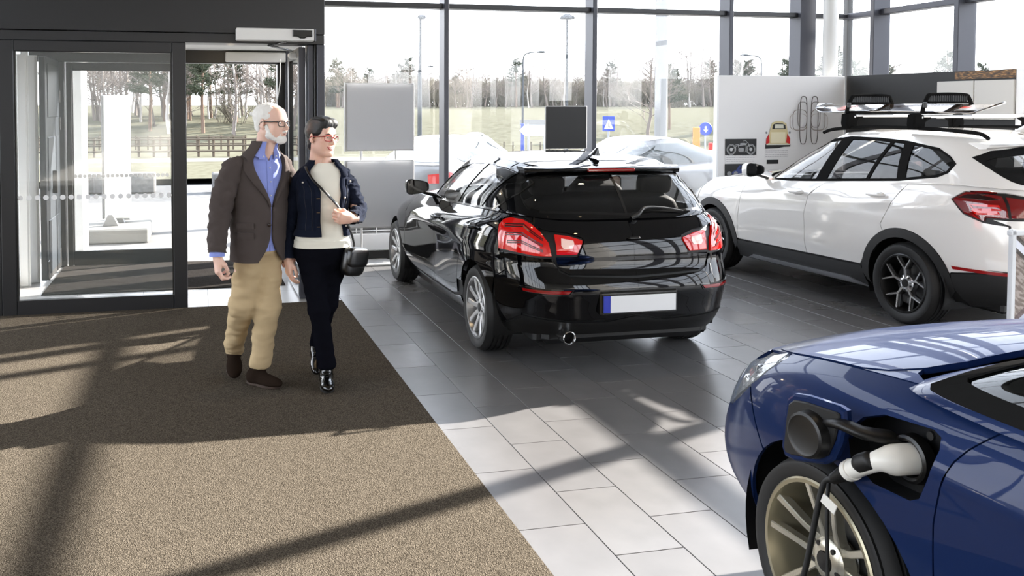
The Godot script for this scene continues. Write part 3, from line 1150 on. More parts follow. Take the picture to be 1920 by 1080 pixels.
func steering(parent: Node, at: Vector3, m: Material) -> void:
	var mb := MB.new()
	var B := Basis(Vector3.RIGHT, -0.45)
	var path := []
	for i in 33:
		path.append(at + B * Vector3(cos(TAU * i / 32) * 0.18, sin(TAU * i / 32) * 0.18, 0))
	mb.tube(path, 0.014, 8, false)
	mb.T = Transform3D(B, at)
	mb.blob(Vector3(0, 0, -0.02), Vector3(0.16, 0.12, 0.05), 0.6, 6)
	mb.box(Vector3(0, -0.02, -0.02), Vector3(0.34, 0.03, 0.02), 0.005)
	put("steering_wheel", mb, m, parent)
func white_suv() -> void:
	var D := {
		"zm": -1.335, "nf": 5.0, "nr": 6.0, "zb": Vector2(-2.3, -1.6),
		"zf": [0.0, -3.3, 0.3, -3.47, 0.6, -3.5, 0.85, -3.42, 1.0, -3.2],
		"zr": [0.0, 0.72, 0.12, 0.88, 0.3, 0.95, 0.5, 0.94, 0.7, 0.91, 0.9, 0.88, 1.0, 0.82],
		"wf": [0.0, 0.82, 0.2, 0.89, 0.6, 0.905, 0.85, 0.885, 1.0, 0.78],
		"wd": [0.0, 0.81, 0.1, 0.865, 0.3, 0.893, 0.55, 0.905, 0.78, 0.905, 0.92, 0.88, 1.0, 0.825],
		"top": [-3.4, 0.88, -3.0, 0.97, -2.4, 1.04, -1.8, 1.05, -1.0, 1.09, -0.2, 1.15, 0.4, 1.19, 0.9, 1.18],
		"bot": [-3.4, 0.26, -2.9, 0.22, -1.3, 0.2, 0.2, 0.22, 0.6, 0.25, 0.95, 0.29],
		"crown": [-3.3, 0.06, -2.4, 0.07, -1.6, 0.03, 0.8, 0.0],
		"bumps": [[0.0, 0.7, 0.45, 0.25, 0.022], [-2.67, 0.68, 0.45, 0.25, 0.02], [-1.0, 0.985, 1.6, 0.03, 0.012], [-1.3, 0.52, 0.7, 0.07, 0.012]],
		"zmu": -0.7, "nfu": 3.2, "nru": 5.5,
		"zfu": [0.0, -2.3, 1.0, -1.2], "zru": [0.0, 0.86, 0.5, 0.73, 0.85, 0.58, 1.0, 0.47],
		"wu": [0.0, 0.838, 0.4, 0.80, 0.75, 0.74, 0.92, 0.69, 1.0, 0.635],
		"roof": [-1.25, 1.515, -0.85, 1.55, -0.2, 1.555, 0.3, 1.535, 0.6, 1.50], "rise": 0.04,
	}
	var c := thing("suv", "white sport utility vehicle with black wheel-arch cladding and a ski carrier on its roof bars", "car", Vector3(6.53, 0, -6.22), 0.02)
	var paint := mat(Color(0.87, 0.86, 0.845), 0.12, 0.0, 1.0)
	var dark := mat(grey(0.03), 0.5)
	var clad := mat(grey(0.085), 0.55)
	var trim := matt(grey(0.12))
	var tint := glass(Color(0.03, 0.04, 0.045, 0.2))
	var tint2 := glass(Color(0.02, 0.025, 0.03, 0.6))
	var seatm := mat(grey(0.055), 0.7)
	var A0 := arch(-2.67, 0.335, 0.385, 0.24)
	var A1 := arch(0.0, 0.335, 0.385, 0.25)
	panel(D, "inner_shell", "low", [["q", 2.0, 0.05]] + A0 + A1 + [["q", -2.0, 0.05], ["q", -2.0, 1.0], ["q", 2.0, 1.0]], dark, c, [-1.0, 1.0], -0.012, 0.0, [], 0.0)
	panel(D, "ledge", "deck", [["q", -2.0, 0.0], ["q", 2.0, 0.0], ["q", 2.0, 1.0], ["q", -2.0, 1.0]], paint, c, [-1.0, 1.0], -0.004, 0.0, [up_footprint(D)], 0.0)
	box_part("underbody", Vector3(0, 0.28, -1.3), Vector3(1.3, 0.12, 4.0), dark, c, 0.02)
	box_part("cabin_floor", Vector3(0, 0.5, -0.9), Vector3(1.42, 0.04, 2.9), dark, c, 0.0)
	box_part("boot_floor", Vector3(0, 0.8, 0.5), Vector3(1.3, 0.03, 0.5), dark, c, 0.0)
	arch_liner("wheel_arch_liner", -2.67, 0.335, 0.40, 0.87, 0.52, c, dark)
	arch_liner("wheel_arch_liner", 0.0, 0.335, 0.40, 0.87, 0.52, c, dark)
	# arch cladding rings
	for zc in [-2.67, 0.0]:
		pair(D, "arch_cladding", "low", arch(zc, 0.335, 0.455, 0.36) + rev(arch(zc, 0.335, 0.375, 0.25)), clad, c, 0.006)
	pair(D, "sill_cladding", "low", S2([-2.27, 0.2, -2.24, 0.385, -1.15, 0.40, -0.46, 0.41, -0.40, 0.22]), clad, c, 0.004)
	pair(D, "sill_trim", "low", S2([-2.1, 0.222, -2.0, 0.265, -0.62, 0.285, -0.42, 0.235]), mat(Color(0.55, 0.55, 0.56), 0.3, 0.8), c, 0.016)
	var oa0 := arch(-2.67, 0.335, 0.452, 0.4)
	var oa1 := arch(0.0, 0.335, 0.452, 0.44)
	panel(D, "front_bumper", "low", [["q", 2.003, 0.0], ["q", 2.003, 1.0]] + S2([-2.98, 1.02, -3.05, 0.70]) + [["s", -3.13, 0.4], ["s", -3.15, 0.26]], paint, c)
	pair(D, "front_wing", "low", S2([-3.03, 0.70, -2.95, 1.02, -2.1, 1.06, -2.16, 0.85, -2.2, 0.6, -2.2, 0.40]) + rev(oa0), paint, c)
	pair(D, "front_door", "low", S2([-2.16, 0.85, -2.1, 1.06, -1.5, 1.2, -0.9, 1.2, -0.98, 1.09, -1.13, 0.95, -1.18, 0.77, -1.15, 0.41, -2.2, 0.395, -2.2, 0.6]), paint, c)
	pair(D, "rear_door", "low", S2([-1.13, 0.95, -0.98, 1.09, -0.9, 1.2, 0.08, 1.25, -0.02, 1.15, -0.1, 1.02, -0.22, 0.8]) + oa1.slice(7, 11).map(func(r): return ["s", r[1] - 0.003, r[2] + 0.003]).slice(0, 0) + rev(oa1.slice(1, 9)) + S2([-0.47, 0.42, -1.15, 0.41, -1.18, 0.77]), paint, c)
	pair(D, "rear_wing", "low", [["s", 0.432, 0.50], ["s", 0.86, 0.565], ["s", 0.80, 0.90], ["s", 0.66, 0.915], ["s", 0.53, 0.965], ["s", 0.42, 1.07], ["s", 0.50, 1.135], ["s", 0.78, 1.14], ["s", 0.74, 1.3]] + S2([0.1, 1.3, 0.08, 1.22, -0.02, 1.15, -0.1, 1.02, -0.22, 0.8]) + oa1.slice(8, 24), paint, c)
	panel(D, "rear_bumper", "low", [["q", -2.003, 0.5], ["q", -2.003, 0.36]] + R2([0.5, 0.57, 0.8, 0.57]) + S2([0.86, 0.57, 0.81, 0.90]) + R2([0.78, 0.94, 0.6, 0.945, 0.56, 0.8, 0.4, 0.73]), paint, c)
	panel(D, "bumper_cladding", "low", [["q", -2.003, 0.35], ["q", -2.003, 0.0]] + S2([0.50, 0.25, 0.43, 0.42, 0.435, 0.495, 0.86, 0.56]) + R2([0.8, 0.562, 0.5, 0.562]), clad, c, [-1.0, 1.0], 0.004)
	panel(D, "tailgate", "low", [["q", -2.003, 1.0], ["q", -2.003, 0.52]] + R2([0.39, 0.74, 0.55, 0.81, 0.58, 0.95, 0.57, 1.11, 0.74, 1.15, 0.72, 1.25]), paint, c)
	for s in [-1.0, 1.0]:
		panel(D, "tail_lamp", "low", [["s", 0.43, 1.07], ["s", 0.51, 1.128], ["s", 0.7, 1.138], ["r", 0.80, 1.138], ["r", 0.725, 1.115], ["r", 0.72, 0.955], ["r", 0.80, 0.95], ["s", 0.67, 0.922], ["s", 0.54, 0.97]], mat(Color(0.42, 0.012, 0.02), 0.04, 0, 1.0), c, [s], 0.008, 0.02)
		panel(D, "tail_lamp_inner", "low", R2([0.712, 1.11, 0.58, 1.09, 0.59, 0.965, 0.71, 0.957]), mat(Color(0.42, 0.012, 0.02), 0.04, 0, 1.0), c, [s], 0.008, 0.02)
		panel(D, "lamp_top", "low", [["s", 0.47, 1.082], ["s", 0.53, 1.115], ["s", 0.7, 1.125], ["r", 0.80, 1.12], ["r", 0.74, 1.09], ["s", 0.68, 1.075]], mat(Color(0.13, 0.01, 0.015), 0.05, 0, 1.0), c, [s], 0.011, 0.006)
		for k in 2:
			band(D, "light_guide", "low", [["s", 0.56 + 0.02 * k, 1.045 - k * 0.045], ["s", 0.74, 1.05 - k * 0.045], ["s", 0.76, 1.01 - k * 0.03], ["s", 0.60 + 0.02 * k, 0.995 - k * 0.025]], 0.008, lens_red(), c, s, 0.011)
		panel(D, "reflector", "low", R2([0.86, 0.56, 0.70, 0.56, 0.71, 0.53, 0.855, 0.53]), mat(Color(0.55, 0.02, 0.03), 0.1, 0, 1.0), c, [s], 0.009, 0.01)
	var dlo := S2([-1.93, 1.03, -1.68, 1.2, -1.45, 1.345, -1.15, 1.475, -0.83, 1.512, -0.5, 1.512, -0.16, 1.495, 0.17, 1.45, 0.30, 1.39, 0.37, 1.335, 0.33, 1.26, 0.25, 1.222, -0.12, 1.165, -1.12, 1.085])
	var rw := [["q", -2.0, 0.06], ["r", 0.6, 1.20], ["s", 0.745, 1.22], ["s", 0.60, 1.31], ["s", 0.45, 1.39], ["r", 0.60, 1.44], ["r", 0.3, 1.475], ["q", -2.0, 0.92]]
	var ws := [["q", 2.0, 0.06], ["f", 0.45, 1.08], ["f", 0.68, 1.10], ["f", 0.64, 1.3], ["f", 0.57, 1.46], ["f", 0.3, 1.51], ["q", 2.0, 0.96]]
	panel(D, "cabin_frame", "up", up_region(), paint, c, [-1.0, 1.0], 0.0, 0.014, [dlo, rw, ws], 0.0)
	panel(D, "roof", "roofcap", up_region(), paint, c, [-1.0, 1.0], 0.0, 0.0, [], 0.0)
	panel(D, "windscreen", "up", ws, tint, c, [-1.0, 1.0], -0.003, 0.0, [], 0.0)
	panel(D, "rear_window", "up", rw, tint2, c, [-1.0, 1.0], -0.002, 0.0, [], 0.001)
	for s in [-1.0, 1.0]:
		band(D, "rear_window_edge", "up", rw, 0.06, trim, c, s, 0.002)
		band(D, "window_surround", "up", dlo, 0.024, trim, c, s, 0.003)
		panel(D, "front_window", "up", S2([-1.9, 1.04, -1.66, 1.2, -1.43, 1.335, -1.15, 1.46, -0.92, 1.495, -1.02, 1.3, -1.13, 1.095]), tint, c, [s], -0.004, 0.0)
		panel(D, "centre_pillar", "up", S2([-1.13, 1.092, -1.02, 1.3, -0.92, 1.5, -0.78, 1.503, -0.88, 1.3, -0.98, 1.105]), trim, c, [s], 0.002, 0.01)
		panel(D, "rear_door_window", "up", S2([-0.98, 1.105, -0.88, 1.3, -0.78, 1.5, -0.5, 1.5, -0.33, 1.49, -0.50, 1.145]), tint, c, [s], -0.004, 0.0)
		panel(D, "window_bar", "up", S2([-0.50, 1.145, -0.33, 1.49, -0.29, 1.487, -0.46, 1.147]), trim, c, [s], 0.002, 0.01)
		panel(D, "fixed_window", "up", S2([-0.46, 1.147, -0.29, 1.487, -0.17, 1.475, -0.14, 1.17]), tint, c, [s], -0.004, 0.0)
		panel(D, "rear_pillar", "up", S2([-0.15, 1.165, -0.18, 1.475, -0.08, 1.475, -0.06, 1.175]), trim, c, [s], 0.003, 0.01)
		panel(D, "quarter_window", "up", S2([-0.06, 1.175, -0.08, 1.475, 0.16, 1.435, 0.28, 1.385, 0.345, 1.335, 0.31, 1.265, 0.24, 1.232]), tint, c, [s], -0.004, 0.0)
		door_handle(D, c, s, -1.28, 0.975, paint, paint)
		door_handle(D, c, s, -0.29, 1.04, paint, paint)
		mirror(D, c, s, Vector3(0.835 * s, 1.06, -1.86), paint, dark, mat(grey(0.75), 0.03, 1.0))
		# roof rail
		var mb := MB.new()
		var path := []
		for z in [-1.3, -1.2, -1.0, -0.7, -0.3, 0.0, 0.25, 0.42, 0.5]:
			var e: float = 0.0 if z in [-1.3, 0.5] else 1.0
			path.append(Vector3(0.60 * s, ci(D.roof, z) + 0.02 + 0.025 * e, z))
		mb.tube(spline(path, 3), 0.016, 8)
		put("roof_rail", mb, trim, c)
	# roof spoiler
	var mb2 := MB.new()
	var rows := []
	for i in 21:
		var x := lerpf(-0.64, 0.64, i / 20.0)
		var e := 1.0 - pow(absf(x) / 0.66, 3.0)
		var y := 1.522 - 0.02 * pow(x / 0.6, 2)
		rows.append([Vector3(x, y - 0.002, 0.36), Vector3(x, y, 0.46 + 0.06 * e), Vector3(x, y - 0.016, 0.54 + 0.09 * e), Vector3(x, y - 0.045, 0.51 + 0.07 * e), Vector3(x, y - 0.055, 0.38)])
	mb2.rings(rows, true, true, true)
	put("roof_spoiler", mb2, paint, c)
	mb2 = MB.new()
	fin(mb2, Vector3(0.05, 1.575, 0.18))
	put("roof_aerial", mb2, paint, c)
	for x in [-0.38, 0.38]:
		car_seat(c, Vector3(x, 0.58, -0.98), seatm)
	car_seat(c, Vector3(0, 0.58, -0.1), seatm, 1.25)
	mb2 = MB.new()
	mb2.blob(Vector3(0, 0.94, -1.85), Vector3(1.45, 0.26, 0.5), 0.5, 10)
	put("dashboard", mb2, seatm, c)
	steering(c, Vector3(-0.38, 0.99, -1.5), seatm)
	var wm := wheel_mats("star")
	for z in [0.0, -2.67]:
		for s in [-1.0, 1.0]:
			wheel("star", 0.336, 0.238, 0.225, wm, c, Vector3(0.79 * s, 0.336, z), s)
	ski_rack(c)

func ski_rack(car: Node3D) -> void:
	var o := thing("roof_rack", "silver crossbars on black feet with two black hinged ski clamps, on the white car", "roof rack", car.position, car.rotation.y)
	var blk := matt(grey(0.10))
	var alu := mat(Color(0.82, 0.82, 0.82), 0.3, 0.3)
	for z in [-0.97, -0.2]:
		var y0 := 1.72
		var mb := MB.new()
		mb.tube([Vector3(-0.6, y0 - 0.02, z), Vector3(0.66, y0 - 0.02, z)], 0.026, 10, true, 0.55)
		put("crossbar", mb, alu, o)
		for s in [-1.0, 1.0]:
			mb = MB.new()
			mb.T = Transform3D(Basis(Vector3.UP, 0.0), Vector3(0.6 * s, 0, z))
			mb.extrude(pv([-0.05, 1.585, 0.05, 1.585, 0.06, 1.63, 0.045, y0 - 0.01, 0.0, y0 + 0.006, -0.055, y0 - 0.006, -0.062, 1.63]), -0.045, 0.045, 0.012, true)
			put("foot", mb, blk, o)
			mb = MB.new()
			mb.T = Transform3D(Basis(Vector3.UP, 0.0), Vector3(0.6 * s - 0.0, 0, z))
			mb.box(Vector3(-0.02 * s, 1.69, 0.047), Vector3(0.012, 0.016, 0.004), 0.001)
			put("lock", mb, alu, o)
			mb = MB.new()
			mb.tube(spline([Vector3(0.55 * s, 1.60, z), Vector3(0.53 * s, 1.66, z), Vector3(0.47 * s, 1.695, z)], 4), 0.022, 8)
			put("bracket", mb, blk, o)
		# ski clamp: a lower and an upper jaw with ribbed pads
		var cx := -0.36 if z < -0.5 else -0.27
		var cl := Node3D.new()
		cl.name = "ski_clamp"
		o.add_child(cl, true)
		cl.position = Vector3(cx, 1.725, z)
		mb = MB.new()
		mb.tube(spline([Vector3(-0.27, 0.0, 0), Vector3(-0.255, 0.06, 0), Vector3(-0.215, 0.145, 0), Vector3(-0.18, 0.158, 0), Vector3(0.0, 0.163, 0), Vector3(0.16, 0.158, 0), Vector3(0.2, 0.14, 0), Vector3(0.245, 0.05, 0), Vector3(0.25, 0.0, 0)], 3), 0.02, 8, true, 0.7)
		put("upper_jaw", mb, blk, cl)
		mb = MB.new()
		mb.box(Vector3(0, 0.008, 0), Vector3(0.52, 0.022, 0.06), 0.008)
		put("lower_jaw", mb, blk, cl)
		mb = MB.new()
		mb.box(Vector3(-0.01, 0.092, 0), Vector3(0.42, 0.016, 0.04), 0.004)
		put("pad", mb, blk, cl)
		mb = MB.new()
		for k in 17:
			mb.box(Vector3(-0.19 + k * 0.0225, 0.122, 0), Vector3(0.007, 0.06, 0.03), 0.0)
		put("pad_ribs", mb, mat(grey(0.11), 0.6), cl).set_meta("kind", "stuff")
		mb = MB.new()
		mb.box(Vector3(-0.262, 0.07, 0.02), Vector3(0.03, 0.05, 0.03), 0.006)
		put("catch", mb, mat(grey(0.2), 0.3, 0.5), cl)
	# the board held in the clamps
	var b := thing("snowboard", "bronze snowboard with pale and orange tail graphics, clamped in the roof rack", "snowboard", car.position, car.rotation.y)
	var mb := MB.new()
	var rows := []
	for i in 41:
		var u := i / 40.0
		var z := lerpf(-1.72, 0.36, u)
		var e := 1.0 - pow(absf(u - 0.5) * 2, 9)
		var hw := (0.125 + 0.02 * pow(absf(u - 0.5) * 2, 2)) * sqrt(maxf(e, 0.002))
		var lift := 0.055 * pow(maxf(absf(u - 0.5) * 2 - 0.78, 0.0) / 0.22, 2) + 0.008 * cos((u - 0.5) * TAU)
		var row := []
		for k in [[-1, 0.0], [-0.97, 0.004], [0.97, 0.004], [1, 0.0], [0.97, -0.004], [-0.97, -0.004]]:
			row.append(Vector3(-0.32 + hw * k[0], 1.766 + lift + k[1] * 1.4 + 0.24 * hw * k[0], z))
		rows.append(row)
	mb.rings(rows, true, true, true)
	put("board", mb, mat(Color(0.2, 0.15, 0.11), 0.12, 0.3, 1.0), b)
	for g in [["orange_stripe", -1.42, -1.28, Color(0.85, 0.2, 0.04), 0.09], ["dark_panel", -0.62, -0.3, Color(0.05, 0.045, 0.04), 0.11], ["pale_panel", 0.0, 0.26, Color(0.75, 0.73, 0.7), 0.1], ["orange_emblem", -0.02, 0.06, Color(0.9, 0.22, 0.04), 0.03]]:
		mb = MB.new()
		mb.T = Transform3D(Basis(Vector3(0, 0, 1), 0.2356), Vector3(-0.32, 1.7595, 0)) * Transform3D(Basis(), Vector3(0.32, -1.7595, 0))
		mb.box(Vector3(-0.32, 1.7735 + (0.001 if g[0] == "orange_emblem" else 0.0), (g[1] + g[2]) / 2), Vector3(g[4] * 2, 0.003, g[2] - g[1]), 0.001)
		put(g[0], mb, mat(g[3], 0.2, 0, 1.0), b)

func blue_suv() -> void:
	var D := {
		"zm": -1.335, "nf": 7.0, "nr": 6.0, "zb": Vector2(-2.35, -1.9), "du": 0.02, "dv": 0.05,
		"zf": [0.0, -3.37, 0.2, -3.51, 0.42, -3.535, 0.7, -3.475, 0.88, -3.43, 1.0, -3.36],
		"zr": [0.0, 0.72, 0.3, 0.9, 0.6, 0.88, 1.0, 0.78],
		"wf": [0.0, 0.83, 0.2, 0.875, 0.5, 0.90, 0.72, 0.90, 0.88, 0.868, 0.95, 0.835, 1.0, 0.79],
		"wd": [0.0, 0.81, 0.15, 0.875, 0.4, 0.90, 0.7, 0.91, 0.9, 0.885, 1.0, 0.845],
		"top": [-3.45, 0.80, -3.3, 0.835, -3.1, 0.88, -2.85, 0.925, -2.6, 0.955, -2.35, 0.975, -2.0, 0.975, -1.0, 0.985, 0.0, 1.03, 0.7, 1.06],
		"bot": [-3.4, 0.24, -2.9, 0.21, -1.3, 0.2, 0.2, 0.22, 0.95, 0.29],
		"crown": [-3.3, 0.05, -2.9, 0.085, -2.4, 0.13, -1.8, 0.08, 0.7, 0.0],
		"bumps": [[0.0, 0.6, 0.45, 0.25, 0.02], [-2.69, 0.60, 0.42, 0.22, 0.022], [-1.0, 0.80, 1.35, 0.03, 0.014], [-1.3, 0.36, 0.8, 0.07, 0.012]],
		"zmu": -0.8, "nfu": 10.0, "nru": 5.0,
		"zfu": [0.0, -2.52, 0.3, -2.2, 1.0, -1.35], "zru": [0.0, 0.74, 1.0, 0.25],
		"wu": [0.0, 0.885, 0.3, 0.835, 0.75, 0.71, 1.0, 0.58],
		"roof": [-1.4, 1.42, -0.9, 1.475, -0.3, 1.48, 0.3, 1.43], "rise": 0.04,
	}
	var c := thing("crossover", "dark blue car with its charging flap open and a plug in its front wing", "car", Vector3(2.82, 0, 0.255))
	var paint := mat(Color(0.085, 0.15, 0.30), 0.35, 0.2, 0.4)
	paint.metallic_specular = 0.15
	var dark := mat(grey(0.03), 0.5)
	var trim := matt(grey(0.12))
	var tint := glass(Color(0.04, 0.05, 0.05, 0.45))
	var seatm := mat(grey(0.05), 0.7)
	var A0 := arch(-2.69, 0.31, 0.412, 0.2, false, 0.38)
	var A1 := arch(0.0, 0.31, 0.368, 0.24)
	var hole := S2([-2.525, 0.845, -2.455, 0.875, -2.28, 0.892, -2.25, 0.882, -2.243, 0.85, -2.252, 0.785, -2.28, 0.705, -2.31, 0.687, -2.44, 0.682, -2.535, 0.72, -2.555, 0.77, -2.545, 0.82])
	panel(D, "inner_shell", "low", [["q", 2.0, 0.05]] + A0 + A1 + [["q", -2.0, 0.05], ["q", -2.0, 1.0], ["q", 2.0, 1.0]], dark, c, [-1.0, 1.0], -0.012, 0.0, [hole], 0.0)
	# bonnet and the deck around it
	var hood := [["d", 0.0, -3.31], ["d", 0.35, -3.30], ["d", 0.6, -3.25], ["d", 0.71, -3.15], ["d", 0.765, -3.02], ["d", 0.785, -2.92], ["d", 0.795, -2.8], ["d", 0.79, -2.65], ["d", 0.765, -2.56], ["d", 0.71, -2.48], ["d", 0.62, -2.42], ["d", 0.4, -2.36], ["d", 0.0, -2.33]]
	panel(D, "wing_top", "deck", [["q", -2.0, 0.0], ["q", 2.0, 0.0], ["q", 2.0, 1.0], ["q", -2.0, 1.0]], paint, c, [-1.0, 1.0], 0.0, 0.012, [up_footprint(D), hood], 0.0)
	panel(D, "bonnet", "deck", hood, paint, c, [-1.0, 1.0], 0.003, 0.02, [], 0.003)
	box_part("engine_bay", Vector3(0, 0.6, -2.75), Vector3(1.3, 0.4, 0.9), dark, c, 0.02)
	box_part("underbody", Vector3(0, 0.28, -1.3), Vector3(1.3, 0.12, 4.0), dark, c, 0.02)
	box_part("cabin_floor", Vector3(0, 0.5, -0.9), Vector3(1.42, 0.04, 2.9), dark, c, 0.0)
	# dark scuttle between bonnet and windscreen, with vents
	var mb := MB.new()
	var sc := []
	for i in 25:
		var u := i / 24.0
		var x := lerpf(-0.66, 0.66, u)
		var k := pow(absf(x) / 0.66, 3.0)
		x *= 1.08
		var y := 0.97 + 0.115 * (1.0 - pow(x / 0.72, 2))
		sc.append([Vector3(x, y - 0.03, -2.42), Vector3(x, y - 0.012, -2.36), Vector3(x, y + 0.012, -2.22), Vector3(x, y + 0.05, -2.08 + 0.02 * k)])
	mb.rings(sc, false)
	put("scuttle", mb, matt(grey(0.09)), c)
	for s in [-1.0, 1.0]:
		mb = MB.new()
		mb.tube(spline([Vector3(0.68 * s, 1.015, -2.32), Vector3(0.5 * s, 1.06, -2.26), Vector3(0.1 * s, 1.12, -2.2)], 6), 0.014, 8, true, 0.7)
		mb.blob(Vector3(0.63 * s, 1.025, -2.30), Vector3(0.06, 0.04, 0.05), 0.8, 8)
		put("windscreen_wiper", mb, dark, c)
	mb = MB.new()
	for k in 30:
		mb.box(Vector3(-0.55 + k * 0.018, 1.045, -2.2), Vector3(0.005, 0.02, 0.07), 0.0)
	put("scuttle_vents", mb, dark, c).set_meta("kind", "stuff")
	arch_liner("wheel_arch_liner", -2.69, 0.31, 0.425, 0.87, 0.5, c, dark)
	arch_liner("wheel_arch_liner", 0.0, 0.31, 0.385, 0.86, 0.5, c, dark)
	var oa0 := arch(-2.69, 0.31, 0.41, 0.2, false, 0.378)
	var oa1 := arch(0.0, 0.31, 0.366, 0.24)
	var head := S2([-3.325, 0.62, -3.30, 0.75, -3.255, 0.805, -3.12, 0.86, -3.04, 0.9, -3.02, 0.88, -3.045, 0.845, -3.10, 0.78, -3.19, 0.71, -3.27, 0.65])
	pair(D, "front_wing", "low", S2([-2.985, 0.585, -3.085, 0.705, -3.14, 0.755, -3.10, 0.785, -3.045, 0.845, -3.02, 0.88, -3.03, 0.99, -2.06, 1.1, -2.07, 0.97, -2.16, 0.88, -2.19, 0.84, -2.215, 0.765, -2.23, 0.66, -2.236, 0.5, -2.236, 0.22, -2.285, 0.22]) + rev(oa0.slice(7, 25)), paint, c, 0.0, 0.012, [hole])
	panel(D, "front_bumper", "low", [["q", 2.003, 0.0], ["q", 2.003, 1.0]] + [["s", -3.3, 0.99], ["s", -3.26, 0.84], ["s", -3.265, 0.805], ["s", -3.31, 0.75], ["s", -3.335, 0.62], ["s", -3.27, 0.64], ["s", -3.19, 0.70]] + S2([-3.14, 0.75, -3.085, 0.70, -2.985, 0.58]) + rev(oa0.slice(0, 8)), paint, c)
	pair(D, "front_door", "low", S2([-2.07, 0.97, -2.06, 1.1, -1.0, 1.1, -1.0, 0.3, -2.23, 0.3, -2.236, 0.5, -2.23, 0.66, -2.215, 0.765, -2.19, 0.84, -2.16, 0.88]), paint, c)
	pair(D, "rear_door", "low", S2([-1.0, 1.1, 0.2, 1.2, 0.2, 1.03, 0.0, 0.9, -0.25, 0.7]) + rev(oa1.slice(0, 9)) + S2([-0.42, 0.3, -1.0, 0.3]), paint, c)
	pair(D, "sill", "low", S2([-2.28, 0.2, -2.28, 0.29, -0.4, 0.29, -0.38, 0.22]), trim, c)
	panel(D, "tail", "low", [["q", -2.003, 1.0], ["q", -2.003, 0.0]] + rev(oa1.slice(8, 25)) .slice(0, 0) + S2([0.42, 0.24]) + rev(oa1.slice(7, 24)) + S2([-0.25, 0.7, 0.0, 0.9, 0.2, 1.03, 0.2, 1.2, 0.7, 1.2]), paint, c)
	# headlamp: clear cover over a pale bowl with a dark projector
	pair(D, "headlamp_bowl", "low", head, mat(Color(0.62, 0.63, 0.65), 0.25, 0.6), c, -0.03, 0.0)
	pair(D, "headlamp_cover", "low", head, glass(Color(0.9, 0.95, 1.0, 0.12)), c, 0.003, 0.02)
	for s in [-1.0, 1.0]:
		for k in 2:
			var hp := SN(D, "low", sp(D, "low", -3.16 - 0.08 * k, 0.79 - 0.06 * k).x, sp(D, "low", -3.16 - 0.08 * k, 0.79 - 0.06 * k).y)
			mb = MB.new()
			mb.blob(Vector3((hp[0].x - 0.03) * s, hp[0].y, hp[0].z + 0.02), Vector3(0.05, 0.07, 0.08), 0.8, 8)
			put("projector", mb, mat(grey(0.06), 0.1, 0, 1.0) if k == 0 else mat(grey(0.8), 0.1, 0.9), c)
		band(D, "lamp_rim", "low", head, 0.01, mat(Color(0.8, 0.8, 0.82), 0.2, 0.8), c, s, -0.012)
		# cabin side
	var dlo := S2([-2.35, 0.99, -2.22, 1.08, -2.03, 1.185, -1.8, 1.29, -1.5, 1.385, -1.0, 1.43, -0.3, 1.435, 0.1, 1.38, 0.4, 1.25, 0.35, 1.13, -0.5, 1.02, -1.2, 0.99, -2.05, 0.985, -2.33, 0.982])
	var ws := [["q", 2.0, 0.10], ["f", 0.45, 1.06], ["f", 0.66, 1.09], ["f", 0.63, 1.25], ["f", 0.54, 1.39], ["f", 0.3, 1.44], ["q", 2.0, 0.96]]
	panel(D, "cabin_frame", "up", up_region(), paint, c, [-1.0, 1.0], 0.0, 0.014, [dlo, ws], 0.0)
	panel(D, "roof", "roofcap", up_region(), paint, c, [-1.0, 1.0], 0.0, 0.0, [], 0.0)
	panel(D, "windscreen", "up", ws, tint, c, [-1.0, 1.0], -0.003, 0.0, [], 0.0)
	for s in [-1.0, 1.0]:
		band(D, "window_surround", "up", dlo, 0.05, trim, c, s, 0.004)
		panel(D, "side_window", "up", dlo, tint, c, [s], -0.004, 0.0)
		panel(D, "centre_pillar", "up", S2([-1.05, 0.995, -0.9, 1.43, -0.8, 1.43, -0.95, 1.0]), trim, c, [s], 0.002, 0.01)
	for x in [-0.38, 0.38]:
		car_seat(c, Vector3(x, 0.52, -0.98), seatm)
	mb = MB.new()
	mb.blob(Vector3(0, 0.90, -1.9), Vector3(1.45, 0.26, 0.6), 0.5, 10)
	put("dashboard", mb, seatm, c)
	mirror(D, c, 1.0, Vector3(0.85, 1.0, -1.9), paint, dark, mat(grey(0.6), 0.03, 1.0))
	var wm := wheel_mats("double")
	wheel("double", 0.325, 0.255, 0.235, wm, c, Vector3(-0.795, 0.322, -2.69), -1.0)
	wheel("double", 0.325, 0.255, 0.235, wm, c, Vector3(0.795, 0.322, -2.69), 1.0)
	wheel("double", 0.325, 0.255, 0.235, wm, c, Vector3(-0.795, 0.322, 0.0), -1.0)
	wheel("double", 0.325, 0.255, 0.235, wm, c, Vector3(0.795, 0.322, 0.0), 1.0)
	# ---- charging bay: black well with a round socket
	var well := MB.new()
	var ring := []
	for dx in [0.0, 0.07]:
		var row := []
		for q in cpoly(D, "low", hole):
			var p := low(D, q.x, q.y)
			row.append(Vector3(-p.x + dx, p.y, p.z))
		ring.append(row)
	well.rings(ring, true, false, true)
	var bay := put("charging_bay", well, mat(grey(0.035), 0.45), c)
	mb = MB.new()
	mb.T = Transform3D(Basis(Vector3(0, 0, 1), PI / 2), Vector3(-0.845, 0.78, -2.36))
	mb.lathe([Vector2(0.0, 0.0), Vector2(0.046, 0.0), Vector2(0.05, 0.03), Vector2(0.058, 0.034), Vector2(0.066, 0.03), Vector2(0.07, 0.0)], 32)
	put("charging_socket", mb, mat(grey(0.05), 0.3), bay)
